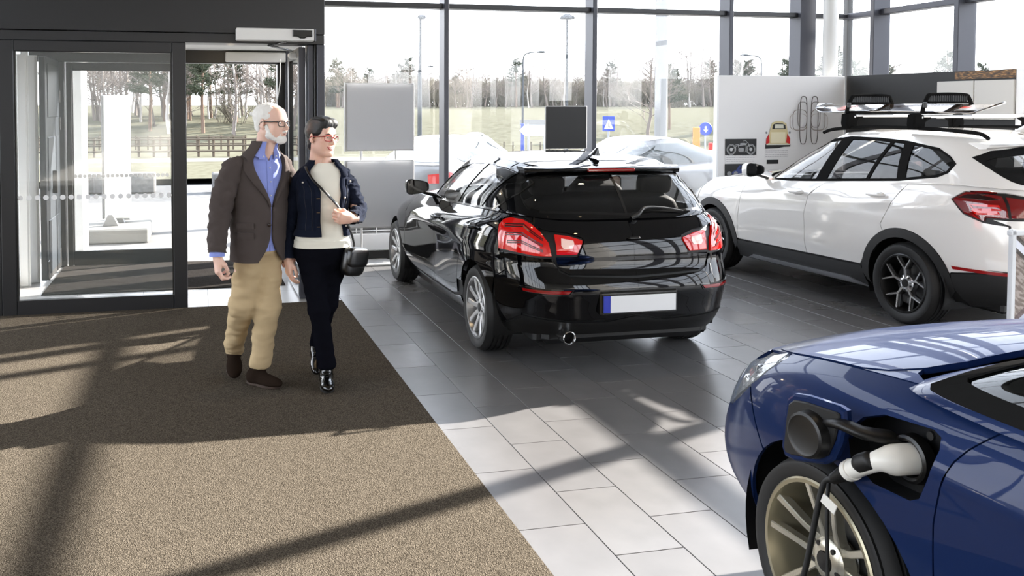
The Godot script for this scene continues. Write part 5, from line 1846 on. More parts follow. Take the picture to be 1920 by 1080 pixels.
# ---------------------------------------------------------------- people
# a distance field on a grid, meshed as surface nets
class Field:
	var o: Vector3
	var c: float
	var nx: int
	var ny: int
	var nz: int
	var d: PackedFloat32Array

	func _init(lo: Vector3, hi: Vector3, cell: float) -> void:
		o = lo
		c = cell
		nx = int((hi.x - lo.x) / cell) + 2
		ny = int((hi.y - lo.y) / cell) + 2
		nz = int((hi.z - lo.z) / cell) + 2
		d = PackedFloat32Array()
		d.resize(nx * ny * nz)
		d.fill(1.0)

	func span(lo: Vector3, hi: Vector3) -> Array:
		var a := ((lo - o) / c).floor()
		var b := ((hi - o) / c).ceil()
		return [maxi(int(a.x), 0), mini(int(b.x), nx - 1), maxi(int(a.y), 0), mini(int(b.y), ny - 1), maxi(int(a.z), 0), mini(int(b.z), nz - 1)]

	func cap(a: Vector3, b: Vector3, ra: float, rb: float, k := 0.02) -> void:
		var m := maxf(ra, rb) + k + c * 2.0
		var s := span(a.min(b) - Vector3.ONE * m, a.max(b) + Vector3.ONE * m)
		var ab := b - a
		var il := 1.0 / maxf(ab.length_squared(), 1e-9)
		for z in range(s[4], s[5] + 1):
			for y in range(s[2], s[3] + 1):
				var i: int = (z * ny + y) * nx + s[0]
				for x in range(s[0], s[1] + 1):
					var p := o + Vector3(x, y, z) * c - a
					var t := clampf(p.dot(ab) * il, 0.0, 1.0)
					var e := (p - ab * t).length() - (ra + (rb - ra) * t)
					var v := d[i]
					var h := k - absf(v - e)
					d[i] = minf(v, e) - (h * h * 0.25 / k if h > 0.0 else 0.0)
					i += 1

	func ell(q: Vector3, r: Vector3, k := 0.02, B := Basis(), sub := false) -> void:
		var m := maxf(r.x, maxf(r.y, r.z)) + k + c * 2.0
		var s := span(q - Vector3.ONE * m, q + Vector3.ONE * m)
		var inv := B.transposed()
		for z in range(s[4], s[5] + 1):
			for y in range(s[2], s[3] + 1):
				var i: int = (z * ny + y) * nx + s[0]
				for x in range(s[0], s[1] + 1):
					var p := inv * (o + Vector3(x, y, z) * c - q)
					var g := p / r
					var k0 := g.length()
					var e := k0 * (k0 - 1.0) / maxf((g / r).length(), 1e-6)
					var v := d[i]
					if sub:
						var h := k - absf(v + e)
						d[i] = maxf(v, -e) + (h * h * 0.25 / k if h > 0.0 else 0.0)
					else:
						var h := k - absf(v - e)
						d[i] = minf(v, e) - (h * h * 0.25 / k if h > 0.0 else 0.0)
					i += 1

	# keep what lies on the inner side of a plane
	func cut(n: Vector3, w: float) -> void:
		for z in nz:
			for y in ny:
				for x in nx:
					var i := (z * ny + y) * nx + x
					d[i] = maxf(d[i], n.dot(o + Vector3(x, y, z) * c) - w)

	func mesh(mb: MB, T := Transform3D(), bump: FastNoiseLite = null, amp := 0.0, stretch := Vector3.ONE) -> void:
		var idx := {}
		var pos := PackedVector3Array()
		var cells := PackedInt32Array()
		var off := [0, 1, nx, nx + 1, nx * ny, nx * ny + 1, nx * ny + nx, nx * ny + nx + 1]
		for z in nz - 1:
			for y in ny - 1:
				var i := (z * ny + y) * nx
				for x in nx - 1:
					var s0 := d[i] < 0.0
					if s0 != (d[i + 1] < 0.0) or s0 != (d[i + nx] < 0.0) or s0 != (d[i + nx + 1] < 0.0) or s0 != (d[i + off[4]] < 0.0) or s0 != (d[i + off[5]] < 0.0) or s0 != (d[i + off[6]] < 0.0) or s0 != (d[i + off[7]] < 0.0):
						var acc := Vector3()
						var n := 0
						for e in EDGES:
							var a := d[i + off[e[0]]]
							var b := d[i + off[e[1]]]
							if (a < 0.0) != (b < 0.0):
								acc += COR[e[0]].lerp(COR[e[1]], a / (a - b))
								n += 1
						idx[i] = pos.size()
						pos.append(o + (Vector3(x, y, z) + acc / n) * c)
						cells.append(i)
					i += 1
		var nrm := PackedVector3Array()
		nrm.resize(pos.size())
		var quads := []
		for i in cells:
			for ax in 3:
				var st: int = [1, nx, nx * ny][ax]
				var a := d[i] < 0.0
				if a == (d[i + st] < 0.0):
					continue
				var u: int = [nx, nx * ny, 1][ax]
				var w: int = [nx * ny, 1, nx][ax]
				if not (idx.has(i - u) and idx.has(i - w) and idx.has(i - u - w)):
					continue
				var q := [idx[i], idx[i - u], idx[i - u - w], idx[i - w]]
				if not a:
					q.reverse()
				var nn := (pos[q[1]] - pos[q[0]]).cross(pos[q[2]] - pos[q[0]]) + (pos[q[2]] - pos[q[0]]).cross(pos[q[3]] - pos[q[0]])
				for k in q:
					nrm[k] += nn
				quads.append(q)
		if bump:
			for k in pos.size():
				pos[k] += nrm[k].normalized() * bump.get_noise_3dv(pos[k] * stretch) * amp
			nrm.fill(Vector3())
			for q in quads:
				var nn := (pos[q[1]] - pos[q[0]]).cross(pos[q[2]] - pos[q[0]]) + (pos[q[2]] - pos[q[0]]).cross(pos[q[3]] - pos[q[0]])
				for k in q:
					nrm[k] += nn
		var keep := mb.T
		mb.T = T
		var base := mb.v.size()
		for k in pos.size():
			mb.p(pos[k], nrm[k], Vector2(pos[k].x, pos[k].y))
		for q in quads:
			mb.t(base + q[0], base + q[1], base + q[2])
			mb.t(base + q[0], base + q[2], base + q[3])
		mb.T = keep

	const COR := [Vector3(0, 0, 0), Vector3(1, 0, 0), Vector3(0, 1, 0), Vector3(1, 1, 0), Vector3(0, 0, 1), Vector3(1, 0, 1), Vector3(0, 1, 1), Vector3(1, 1, 1)]
	const EDGES := [[0, 1], [2, 3], [4, 5], [6, 7], [0, 2], [1, 3], [4, 6], [5, 7], [0, 4], [1, 5], [2, 6], [3, 7]]


# a torso or garment as stacked sections [y, cx, cz, rx, rz]; angle 0 is the front
class Torso:
	var s: Array
	var yaw: float
	var noise: FastNoiseLite
	var amp := 0.0

	func P(th: float, y: float, off := 0.0) -> Vector3:
		var i := 0
		while i < s.size() - 2 and y > s[i + 1][0]:
			i += 1
		var a: Array = s[maxi(i - 1, 0)]
		var b: Array = s[i]
		var c: Array = s[i + 1]
		var d: Array = s[mini(i + 2, s.size() - 1)]
		var u := clampf((y - b[0]) / (c[0] - b[0]), -0.5, 1.0)
		var w := []
		for k in range(1, 5):
			w.append(cubic(a[k], b[k], c[k], d[k], u))
		var ct := cos(th)
		var st := sin(th)
		var x: float = signf(st) * pow(absf(st), 0.86) * (w[2] + off)
		var z: float = signf(ct) * pow(absf(ct), 0.86) * (w[3] + off)
		if amp > 0.0:
			var n := noise.get_noise_3d(x * 1.0, y * 2.2, z + 5.0) * amp
			x *= 1.0 + n
			z *= 1.0 + n
		return Vector3(w[0] + x * cos(yaw) + z * sin(yaw), y, w[1] - x * sin(yaw) + z * cos(yaw))

	func cubic(a: float, b: float, c: float, d: float, u: float) -> float:
		return b + 0.5 * u * (c - a + u * (2.0 * a - 5.0 * b + 4.0 * c - d + u * (3.0 * (b - c) + d - a)))

	# a patch between angle functions, with thickness
	func patch(mb: MB, y0: float, y1: float, t0: Callable, t1: Callable, off := 0.0, thick := 0.008, nu := 24, nv := 24, puff := 0.0) -> void:
		var rows := []
		for j in nv + 1:
			var y := lerpf(y0, y1, float(j) / nv)
			var a: float = (t0 as Callable).call(y)
			var b: float = (t1 as Callable).call(y)
			var row := []
			row.append(P(a, y, off - thick))
			for i in nu + 1:
				var u := float(i) / nu
				row.append(P(lerpf(a, b, u), y, off + puff * sin(PI * u)))
			row.append(P(b, y, off - thick))
			rows.append(row)
		mb.rings(rows, false)
		# hems
		for e in [0, nv]:
			for i in nu:
				var a: Vector3 = rows[e][i + 1]
				var b: Vector3 = rows[e][i + 2]
				var y: float = a.y
				var c := Vector3(s[0][1], y, s[0][2])
				var ia := a + (c - a).normalized() * thick * 1.6
				var ib := b + (c - b).normalized() * thick * 1.6
				mb.quad(a, b, ib, ia)


func fnoise(seed_: int, freq: float, oct := 2) -> FastNoiseLite:
	var f := FastNoiseLite.new()
	f.seed = seed_
	f.frequency = freq
	f.fractal_octaves = oct
	f.noise_type = FastNoiseLite.TYPE_SIMPLEX
	return f

# sleeve or trouser leg: rings along a spline, folds from noise
func limb(mb: MB, pts: Array, rad: Array, noise: FastNoiseLite, amp: float, per := 8, sides := 28, flat := 1.0, cap0 := false, cap1 := false) -> void:
	var path := spline(pts, per)
	var rr := []
	for i in path.size():
		var u := float(i) / (path.size() - 1) * (rad.size() - 1)
		var k := mini(int(u), rad.size() - 2)
		rr.append(lerpf(rad[k], rad[k + 1], smoothstep(0.0, 1.0, u - k)))
	var rows := []
	var upv := Vector3(0, 0, 1)
	for i in path.size():
		var d: Vector3 = (path[mini(i + 1, path.size() - 1)] - path[maxi(i - 1, 0)]).normalized()
		var s := d.cross(upv).normalized()
		upv = s.cross(d).normalized()
		var row := []
		for j in sides:
			var a := TAU * j / sides
			var dir := s * cos(a) + upv * sin(a) * flat
			var p: Vector3 = path[i] + dir * rr[i]
			var n := noise.get_noise_3d(p.x * 1.0, p.y * 2.6, p.z * 1.0)
			row.append(p + dir * (n * amp - absf(noise.get_noise_3d(p.z * 2.0 + 9.0, p.y * 4.0, p.x * 2.0)) * amp * 0.7))
		rows.append(row)
	mb.rings(rows, true, cap0, cap1)

# a hand: wrist at the origin of T, fingers along +y, thumb towards +x, palm facing +z
func hand(mb: MB, T: Transform3D, curl: Array, sc := 1.0, left_out := []) -> void:
	var f := Field.new(Vector3(-0.075, -0.05, -0.05), Vector3(0.095, 0.2, 0.11), 0.0034)
	f.cap(Vector3(0, -0.045, 0), Vector3(0, 0.01, 0), 0.027, 0.026, 0.02)
	var mc := [Vector3(0.03, 0.085, 0), Vector3(0.010, 0.092, -0.003), Vector3(-0.011, 0.088, -0.002), Vector3(-0.03, 0.078, 0.002)]
	var len := [[0.042, 0.026, 0.02], [0.046, 0.03, 0.021], [0.042, 0.028, 0.021], [0.033, 0.021, 0.018]]
	for k in 4:
		f.cap(Vector3(mc[k].x * 0.6, 0.01, 0.0), mc[k], 0.016, 0.0125, 0.016)
		var p: Vector3 = mc[k]
		var a := 0.0
		var sp_ := (1.5 - k) * 0.05
		for j in 3:
			a += curl[k][j]
			var q: Vector3 = p + Vector3(sin(sp_) * cos(a), cos(a), sin(a)) * len[k][j]
			f.cap(p, q, 0.0098 - 0.0009 * j - (0.001 if k == 3 else 0.0), 0.009 - 0.001 * j - (0.001 if k == 3 else 0.0), 0.004)
			p = q
	f.ell(Vector3(0.026, 0.035, 0.014), Vector3(0.018, 0.032, 0.016), 0.012)
	var tp := [Vector3(0.022, 0.018, 0.008), Vector3(0.046, 0.05, 0.022), Vector3(0.052, 0.083, 0.03), Vector3(0.045, 0.108, 0.034)]
	if curl.size() > 4:
		tp = [Vector3(0.022, 0.018, 0.008), Vector3(0.042, 0.048, 0.03), Vector3(0.038, 0.078, 0.045), Vector3(0.022, 0.096, 0.05)]
	for j in 3:
		f.cap(tp[j], tp[j + 1], 0.0125 - 0.001 * j, 0.0112 - 0.0012 * j, 0.008)
	f.mesh(mb, T * Transform3D(Basis().scaled(Vector3.ONE * sc), Vector3.ZERO))

# head field: face towards +z, eyes at the origin's height
func head_field(female: bool) -> Field:
	var f := Field.new(Vector3(-0.11, -0.2, -0.135), Vector3(0.11, 0.15, 0.145), 0.0042)
	f.ell(Vector3(0, 0.042, -0.018), Vector3(0.076, 0.088, 0.098), 0.02)
	var ck := 0.006 if female else 0.0
	f.ell(Vector3(0, -0.03, 0.028), Vector3(0.064 - ck, 0.088, 0.066), 0.03)
	var jw := 0.05 if not female else 0.040
	for s in [-1.0, 1.0]:
		f.cap(Vector3(jw * s, -0.062, 0.0), Vector3(0.014 * s, -0.105, 0.066), 0.026, 0.02, 0.03)
		f.ell(Vector3(0.043 * s, -0.022, 0.062), Vector3(0.024, 0.02, 0.02), 0.025)
		f.ell(Vector3((0.036 - ck) * s, -0.055, 0.058 - ck), Vector3(0.026, 0.03, 0.022), 0.025)
	f.ell(Vector3(0, -0.108, 0.072), Vector3(0.022, 0.016, 0.018), 0.02)
	f.cap(Vector3(-0.034, 0.022, 0.076), Vector3(0.034, 0.022, 0.076), 0.014, 0.014, 0.022)
	f.ell(Vector3(0, 0.055, 0.058), Vector3(0.05, 0.04, 0.026), 0.03)
	for s in [-1.0, 1.0]:
		f.ell(Vector3(0.032 * s, 0.001, 0.096), Vector3(0.019, 0.012, 0.016), 0.012, Basis(), true)
	f.cap(Vector3(0, 0.016, 0.086), Vector3(0, -0.03, 0.108 if female else 0.113), 0.0075, 0.011, 0.014)
	f.ell(Vector3(0, -0.035, 0.106 if female else 0.11), Vector3(0.011, 0.009, 0.011), 0.008)
	for s in [-1.0, 1.0]:
		f.ell(Vector3(0.0125 * s, -0.038, 0.098), Vector3(0.009, 0.008, 0.011), 0.008)
		f.ell(Vector3(0.03 * s, 0.0, 0.08), Vector3(0.017, 0.011, 0.008), 0.008)
	f.cap(Vector3(-0.02, -0.0645, 0.084), Vector3(0.02, -0.0645, 0.084), 0.006, 0.006, 0.012)
	f.cap(Vector3(-0.016, -0.0765, 0.084), Vector3(0.016, -0.0765, 0.084), 0.007, 0.007, 0.012)
	# ears
	for s in [-1.0, 1.0]:
		var B := Basis.from_euler(Vector3(0.2, 0.35 * s, 0))
		f.ell(Vector3(0.08 * s, -0.004, -0.012), Vector3(0.008, 0.032, 0.019), 0.008, B)
		f.ell(Vector3(0.077 * s, -0.03, -0.004), Vector3(0.007, 0.012, 0.01), 0.008)
		f.ell(Vector3(0.089 * s, -0.002, -0.006), Vector3(0.005, 0.019, 0.01), 0.006, B, true)
	f.cap(Vector3(0, -0.06, -0.02), Vector3(0, -0.2, -0.04), 0.052 if female else 0.06, 0.05 if female else 0.063, 0.03)
	return f

func eyes(o: Node3D, H: Transform3D, iris: Color) -> void:
	var white := mat(Color(0.9, 0.88, 0.86), 0.15)
	for s in [-1.0, 1.0]:
		var mb := MB.new()
		mb.T = H
		mb.blob(Vector3(0.031 * s, 0.001, 0.0775), Vector3.ONE * 0.023, 1.0, 8)
		var e := put("eye", mb, white, o)
		mb = MB.new()
		mb.T = H * Transform3D(Basis(Vector3.RIGHT, PI / 2), Vector3(0.031 * s + 0.001, 0.0005, 0.0887))
		mb.lathe([Vector2(0.0, 0.0009), Vector2(0.0025, 0.0008), Vector2(0.0055, 0.0)], 16)
		put("iris", mb, mat(iris, 0.1), e)

func glasses_on(o: Node3D, H: Transform3D, m: Material, w: float, h: float, r: float, drop := 0.0) -> void:
	var g := Node3D.new()
	g.name = "glasses"
	o.add_child(g)
	for s in [-1.0, 1.0]:
		var mb := MB.new()
		mb.T = H
		var path := []
		for i in 29:
			var a := TAU * i / 28
			var cx := MB.sp(cos(a), 0.6) * w
			path.append(Vector3(0.033 * s + cx, drop + MB.sp(sin(a), 0.6) * h * (1.0 if sin(a) > 0 else 1.05), 0.104 - 1.4 * pow(absf(0.033 * s + cx), 2) * 3.0))
		mb.tube(path, r, 8, false)
		put("rim", mb, m, g)
		mb = MB.new()
		mb.T = H
		mb.tube(spline([Vector3(0.033 * s + w * s, drop + h * 0.7, 0.088), Vector3(0.073 * s, drop + h * 0.7, 0.07), Vector3(0.081 * s, drop + h * 0.6, 0.02), Vector3(0.083 * s, drop + h * 0.45, -0.01), Vector3(0.08 * s, drop - 0.012, -0.028)], 4), r * 1.35, 8, true, 1.0)
		put("temple", mb, m, g)
	var mb2 := MB.new()
	mb2.T = H
	mb2.tube([Vector3(-0.011, drop + 0.006, 0.105), Vector3(0, drop + 0.009, 0.108), Vector3(0.011, drop + 0.006, 0.105)], r, 8)
	put("bridge", mb2, m, g)

func shoe(o: Node3D, called: String, heel: Vector3, toe: Vector3, m: Material, solem: Material, ankle: Vector3, w := 1.0, pitch := 0.0) -> void:
	var d := toe - heel
	var L := d.length()
	var yaw := atan2(d.x, d.z)
	var B := Basis(Vector3.UP, yaw) * Basis(Vector3.RIGHT, pitch)
	var f := Field.new(Vector3(-0.075, -0.02, -0.08), Vector3(0.075, 0.17, L + 0.05), 0.006)
	f.ell(Vector3(0, 0.035, 0.045), Vector3(0.037 * w, 0.045, 0.05), 0.03)
	f.ell(Vector3(0, 0.035, L * 0.5), Vector3(0.038 * w, 0.042, 0.08), 0.03)
	f.ell(Vector3(0.004, 0.028, L * 0.74), Vector3(0.046 * w, 0.034, 0.085), 0.03)
	var la := B.transposed() * (ankle - heel)
	f.cap(Vector3(0, 0.06, 0.05), la + Vector3(0, 0.02, 0), 0.042 * w, 0.046 * w, 0.04)
	f.cut(Vector3(0, -1, 0), -0.012)
	f.cut(Vector3(0, 1, 0), maxf(la.y + 0.02, 0.1))
	var mb := MB.new()
	f.mesh(mb, Transform3D(B, heel))
	var s := put(called, mb, m, o)
	mb = MB.new()
	mb.T = Transform3D(B * Basis(Vector3.RIGHT, -PI / 2), heel)
	var out := PackedVector2Array()
	for i in 40:
		var a := TAU * i / 40
		var z := L * 0.47 + sin(a) * (L * 0.5 + 0.006)
		var u := z / L
		var hw := (0.04 + 0.011 * smoothstep(0.3, 0.75, u) - 0.006 * exp(-pow((u - 0.4) / 0.12, 2))) * w
		out.append(Vector2(MB.sp(cos(a), 0.75) * hw + 0.003 * u, -z))
	mb.extrude(out, -0.002, 0.016, 0.003, true)
	put("sole", mb, solem, s)
	if called == "boot":
		for k in 4:
			mb = MB.new()
			var lz := lerpf(L * 0.62, 0.09, k / 3.0)
			var ly := lerpf(0.066, 0.105, k / 3.0)
			mb.T = Transform3D(B, heel)
			mb.tube([Vector3(-0.022, ly, lz), Vector3(0, ly + 0.012, lz + 0.004), Vector3(0.022, ly, lz)], 0.004, 6)
			put("lace", mb, solem, s)

func wool(c: Color, sc := 22.0, bumpy := 0.5) -> StandardMaterial3D:
	var m := tri_tex(mat(c, 0.95), sc)
	m.metallic_specular = 0.15
	m.normal_enabled = true
	m.normal_texture = noise_tex(128, 0.25, 77, true, 5.0)
	m.normal_scale = bumpy
	m.albedo_texture = ramp(noise_tex(128, 0.2, 78), [[0.0, Color(0.72, 0.72, 0.72)], [1.0, Color(1.15, 1.15, 1.15)]])
	m.rim_enabled = true
	m.rim = 0.25
	m.rim_tint = 0.6
	return m

func man() -> void:
	var o := thing("person", "grey-haired bearded man in a brown tweed blazer, blue shirt and tan trousers, walking", "person", Vector3(0.345, 0.0125, -5.74), -0.2195)
	var skin := mat(Color(0.85, 0.70, 0.63), 0.5)
	skin.subsurf_scatter_enabled = true
	skin.subsurf_scatter_strength = 0.15
	var hairm := tri_tex(mat(Color(0.88, 0.87, 0.85), 0.85), 40.0)
	hairm.normal_enabled = true
	hairm.normal_texture = noise_tex(128, 0.15, 9, true, 1.5)
	# ---- body, with head and hand
	var H := Transform3D(Basis.from_euler(Vector3(0.03, 1.08, 0.0)) * Basis().scaled(Vector3(1.03, 0.96, 1.1)), Vector3(0.13, 1.662, 0.0))
	var mb := MB.new()
	var f := Field.new(Vector3(-0.28, 0.05, -0.32), Vector3(0.36, 1.56, 0.34), 0.018)
	f.cap(Vector3(0.08, 1.40, -0.02), Vector3(0.11, 1.55, -0.01), 0.07, 0.06, 0.04)
	f.ell(Vector3(0.045, 1.2, 0), Vector3(0.15, 0.26, 0.12), 0.04, Basis(Vector3.UP, 0.75))
	f.ell(Vector3(0.045, 0.92, 0), Vector3(0.14, 0.16, 0.12), 0.04, Basis(Vector3.UP, 0.75))
	f.cap(Vector3(-0.08, 1.36, 0.10), Vector3(-0.165, 1.12, 0.15), 0.04, 0.038, 0.03)
	f.cap(Vector3(-0.175, 1.12, 0.15), Vector3(-0.178, 0.87, 0.20), 0.04, 0.03, 0.03)
	f.cap(Vector3(0.17, 1.36, -0.11), Vector3(0.24, 1.12, -0.17), 0.04, 0.038, 0.03)
	f.cap(Vector3(0.25, 1.12, -0.17), Vector3(0.235, 0.88, -0.1), 0.04, 0.03, 0.03)
	f.cap(Vector3(-0.02, 0.88, 0.06), Vector3(-0.055, 0.48, 0.04), 0.075, 0.052, 0.03)
	f.cap(Vector3(-0.055, 0.48, 0.04), Vector3(-0.16, 0.13, -0.24), 0.05, 0.036, 0.03)
	f.cap(Vector3(0.11, 0.88, -0.06), Vector3(0.105, 0.47, 0.03), 0.075, 0.052, 0.03)
	f.cap(Vector3(0.105, 0.47, 0.03), Vector3(0.05, 0.10, 0.03), 0.05, 0.036, 0.03)
	f.mesh(mb)
	head_field(false).mesh(mb, H)
	hand(mb, Transform3D(Basis(Vector3(0.45, 0.1, 0.88).normalized(), Vector3(0.05, -0.98, 0.12).normalized(), Vector3(0.88, 0.0, -0.45).normalized()).orthonormalized(), Vector3(-0.176, 0.845, 0.205)), [[0.5, 0.9, 0.5], [0.6, 1.0, 0.6], [0.7, 1.0, 0.6], [0.8, 1.0, 0.6], 1], 1.08)
	hand(mb, Transform3D(Basis(Vector3(0.9, 0, 0.3).normalized(), Vector3(0, -1, 0.1).normalized(), Vector3(-0.3, 0, 0.9)).orthonormalized(), Vector3(0.235, 0.86, -0.09)), [[0.5, 0.9, 0.5], [0.6, 1.0, 0.6], [0.7, 1.0, 0.6], [0.8, 1.0, 0.6], 1], 1.05)
	put("body", mb, skin, o)
	eyes(o, H, Color(0.25, 0.3, 0.34))
	glasses_on(o, H, mat(Color(0.06, 0.04, 0.03), 0.15, 0, 0.5), 0.024, 0.017, 0.0026, -0.002)
	# hair: short, receding, a small tied tail at the back
	var hf := Field.new(Vector3(-0.1, -0.12, -0.17), Vector3(0.1, 0.15, 0.11), 0.005)
	hf.ell(Vector3(0, 0.044, -0.022), Vector3(0.079, 0.089, 0.0995), 0.01)
	hf.ell(Vector3(0, -0.03, -0.045), Vector3(0.066, 0.05, 0.055), 0.03)
	hf.ell(Vector3(0, 0.01, 0.12), Vector3(0.12, 0.105, 0.09), 0.006, Basis(), true)
	for s in [-1.0, 1.0]:
		hf.ell(Vector3(0.085 * s, -0.035, 0.0), Vector3(0.05, 0.055, 0.04), 0.006, Basis(), true)
	hf.cut(Vector3(0, -1, 0.25), 0.085)
	mb = MB.new()
	hf.mesh(mb, H, fnoise(5, 30.0), 0.003)
	var hb := put("hair", mb, hairm, o)
	mb = MB.new()
	mb.T = H
	mb.blob(Vector3(0, 0.055, -0.135), Vector3(0.026, 0.028, 0.036), 1.0, 8)
	put("hair_tail", mb, hairm, hb)
	mb = MB.new()
	mb.T = H * Transform3D(Basis(Vector3.RIGHT, PI / 2), Vector3(0, 0.053, -0.119))
	mb.lathe([Vector2(0.008, -0.004), Vector2(0.013, -0.003), Vector2(0.013, 0.003), Vector2(0.008, 0.004)], 12)
	put("hair_tie", mb, mat(grey(0.04), 0.6), hb)
	# beard and moustache
	var bf := Field.new(Vector3(-0.09, -0.16, -0.03), Vector3(0.09, 0.02, 0.14), 0.0045)
	for s in [-1.0, 1.0]:
		bf.cap(Vector3(0.063 * s, -0.02, 0.012), Vector3(0.05 * s, -0.078, 0.028), 0.012, 0.0235, 0.015)
		bf.cap(Vector3(0.05 * s, -0.078, 0.028), Vector3(0.013 * s, -0.108, 0.068), 0.0245, 0.0245, 0.02)
		bf.cap(Vector3(0.004 * s, -0.055, 0.0955), Vector3(0.026 * s, -0.066, 0.082), 0.006, 0.006, 0.006)
		bf.cap(Vector3(0.03 * s, -0.068, 0.077), Vector3(0.026 * s, -0.095, 0.072), 0.009, 0.014, 0.01)
	bf.ell(Vector3(0, -0.106, 0.077), Vector3(0.027, 0.025, 0.02), 0.02)
	mb = MB.new()
	bf.mesh(mb, H, fnoise(6, 40.0), 0.004)
	put("beard", mb, hairm, o)
	mb = MB.new()
	mb.T = H
	mb.tube([Vector3(-0.016, -0.0715, 0.0885), Vector3(0, -0.0705, 0.0925), Vector3(0.016, -0.0715, 0.0885)], [0.002, 0.0035, 0.002], 8)
	put("mouth", mb, mat(Color(0.42, 0.2, 0.18), 0.5), o)
	for s in [-1.0, 1.0]:
		mb = MB.new()
		mb.T = H
		mb.tube([Vector3(0.014 * s, 0.021, 0.0945), Vector3(0.032 * s, 0.027, 0.089), Vector3(0.05 * s, 0.02, 0.074)], [0.003, 0.0042, 0.002], 6)
		put("eyebrow", mb, hairm, o)
	# ---- shirt
	var yaw := 0.72
	var shirtm := mat(Color(0.50, 0.55, 0.80), 0.8)
	var T := Torso.new()
	T.yaw = yaw
	T.s = [[0.78, 0.045, 0.0, 0.180, 0.150], [0.95, 0.045, 0.0, 0.175, 0.147], [1.10, 0.05, 0.0, 0.182, 0.147], [1.25, 0.055, 0.0, 0.19, 0.138], [1.37, 0.06, -0.005, 0.185, 0.12], [1.44, 0.065, -0.01, 0.15, 0.10], [1.49, 0.075, -0.01, 0.09, 0.078], [1.53, 0.09, -0.01, 0.073, 0.07], [1.56, 0.095, -0.01, 0.07, 0.068]]
	mb = MB.new()
	var S_ := Torso.new()
	S_.yaw = yaw
	S_.s = T.s
	S_.noise = fnoise(21, 7.0)
	S_.amp = 0.03
	var vneck := func(y: float) -> float: return deg_to_rad(0.5 + 26.0 * smoothstep(1.42, 1.53, y))
	S_.patch(mb, 0.86, 1.525, func(y): return (vneck as Callable).call(y), func(y): return TAU - (vneck as Callable).call(y), -0.013, 0.004, 60, 40)
	var sh := put("shirt", mb, shirtm, o)
	for s in [-1.0, 1.0]:
		mb = MB.new()
		S_.patch(mb, 1.435, 1.545, func(y): return s * deg_to_rad(10.0 + 14.0 * smoothstep(1.435, 1.54, y)), func(y): return s * deg_to_rad(26.0 + 95.0 * smoothstep(1.44, 1.50, y)), 0.004, 0.006, 14, 10, 0.004)
		put("shirt_collar", mb, shirtm, sh)
		mb = MB.new()
		mb.blob(S_.P(s * 0.28, 1.452, 0.008), Vector3.ONE * 0.011, 1.0, 6)
		put("collar_button", mb, mat(grey(0.85), 0.3), sh)
	mb = MB.new()
	S_.patch(mb, 0.9, 1.425, func(_y): return -0.09, func(_y): return 0.09, -0.0105, 0.004, 6, 30)
	put("placket", mb, shirtm, sh)
	for k in 3:
		mb = MB.new()
		mb.blob(S_.P(0.0, 1.38 - 0.085 * k, -0.008), Vector3.ONE * 0.010, 1.0, 6)
		put("button", mb, mat(grey(0.88), 0.3), sh)
	# ---- blazer
	var tweed := wool(Color(0.325, 0.295, 0.285), 26.0, 0.7)
	T.noise = fnoise(22, 4.5)
	T.amp = 0.028
	mb = MB.new()
	var gap := func(y: float) -> float: return deg_to_rad(1.5 + 50.0 * pow(smoothstep(1.12, 1.56, y), 1.0) + 24.0 * pow(clampf((0.97 - y) / 0.17, 0.0, 1.0), 2.0))
	T.patch(mb, 0.795, 1.52, func(y): return (gap as Callable).call(y), func(y): return TAU - (gap as Callable).call(y), 0.004, 0.012, 90, 60)
	var jk := put("blazer", mb, tweed, o)
	for s in [-1.0, 1.0]:
		mb = MB.new()
		T.patch(mb, 1.14, 1.425, func(y): return s * (gap as Callable).call(y) * 0.98, func(y): return s * ((gap as Callable).call(y) + deg_to_rad(2.0 + 26.0 * smoothstep(1.12, 1.42, y))), 0.013, 0.008, 10, 24, 0.004)
		put("lapel", mb, tweed, jk)
		mb = MB.new()
		T.patch(mb, 1.415, 1.548, func(y): return s * ((gap as Callable).call(minf(y, 1.50)) * 0.98), func(y): return s * ((gap as Callable).call(minf(y, 1.5)) + deg_to_rad(16.0 + 110.0 * smoothstep(1.43, 1.51, y))), 0.013, 0.009, 16, 12, 0.003)
		put("blazer_collar", mb, tweed, jk)
	for y in [[1.01, 1.045], [0.945, 0.985]]:
		mb = MB.new()
		T.patch(mb, y[0], y[1], func(_y): return deg_to_rad(-78.0), func(_y): return deg_to_rad(-36.0), 0.013, 0.01, 10, 4)
		put("pocket_flap", mb, tweed, jk)
	mb = MB.new()
	mb.blob(T.P(deg_to_rad(-5), 1.03, 0.012), Vector3(0.024, 0.024, 0.012), 1.0, 8)
	put("button", mb, mat(Color(0.14, 0.09, 0.06), 0.3), jk)
	var sn := fnoise(31, 9.0)
	mb = MB.new()
	limb(mb, [Vector3(-0.03, 1.40, 0.075), Vector3(-0.085, 1.375, 0.11), Vector3(-0.135, 1.25, 0.14), Vector3(-0.165, 1.12, 0.155), Vector3(-0.178, 0.98, 0.18), Vector3(-0.18, 0.868, 0.205)], [0.05, 0.078, 0.078, 0.072, 0.064, 0.058], sn, 0.012)
	put("sleeve", mb, tweed, jk)
	mb = MB.new()
	limb(mb, [Vector3(0.13, 1.40, -0.08), Vector3(0.175, 1.375, -0.115), Vector3(0.22, 1.25, -0.15), Vector3(0.24, 1.12, -0.17), Vector3(0.24, 1.0, -0.13), Vector3(0.235, 0.88, -0.1)], [0.05, 0.074, 0.075, 0.07, 0.062, 0.056], sn, 0.012)
	put("sleeve", mb, tweed, jk)
	for k in 3:
		mb = MB.new()
		mb.blob(Vector3(-0.234, 0.885 + 0.017 * k, 0.195), Vector3.ONE * 0.011, 1.0, 6)
		put("cuff_button", mb, mat(Color(0.14, 0.09, 0.06), 0.3), jk)
	mb = MB.new()
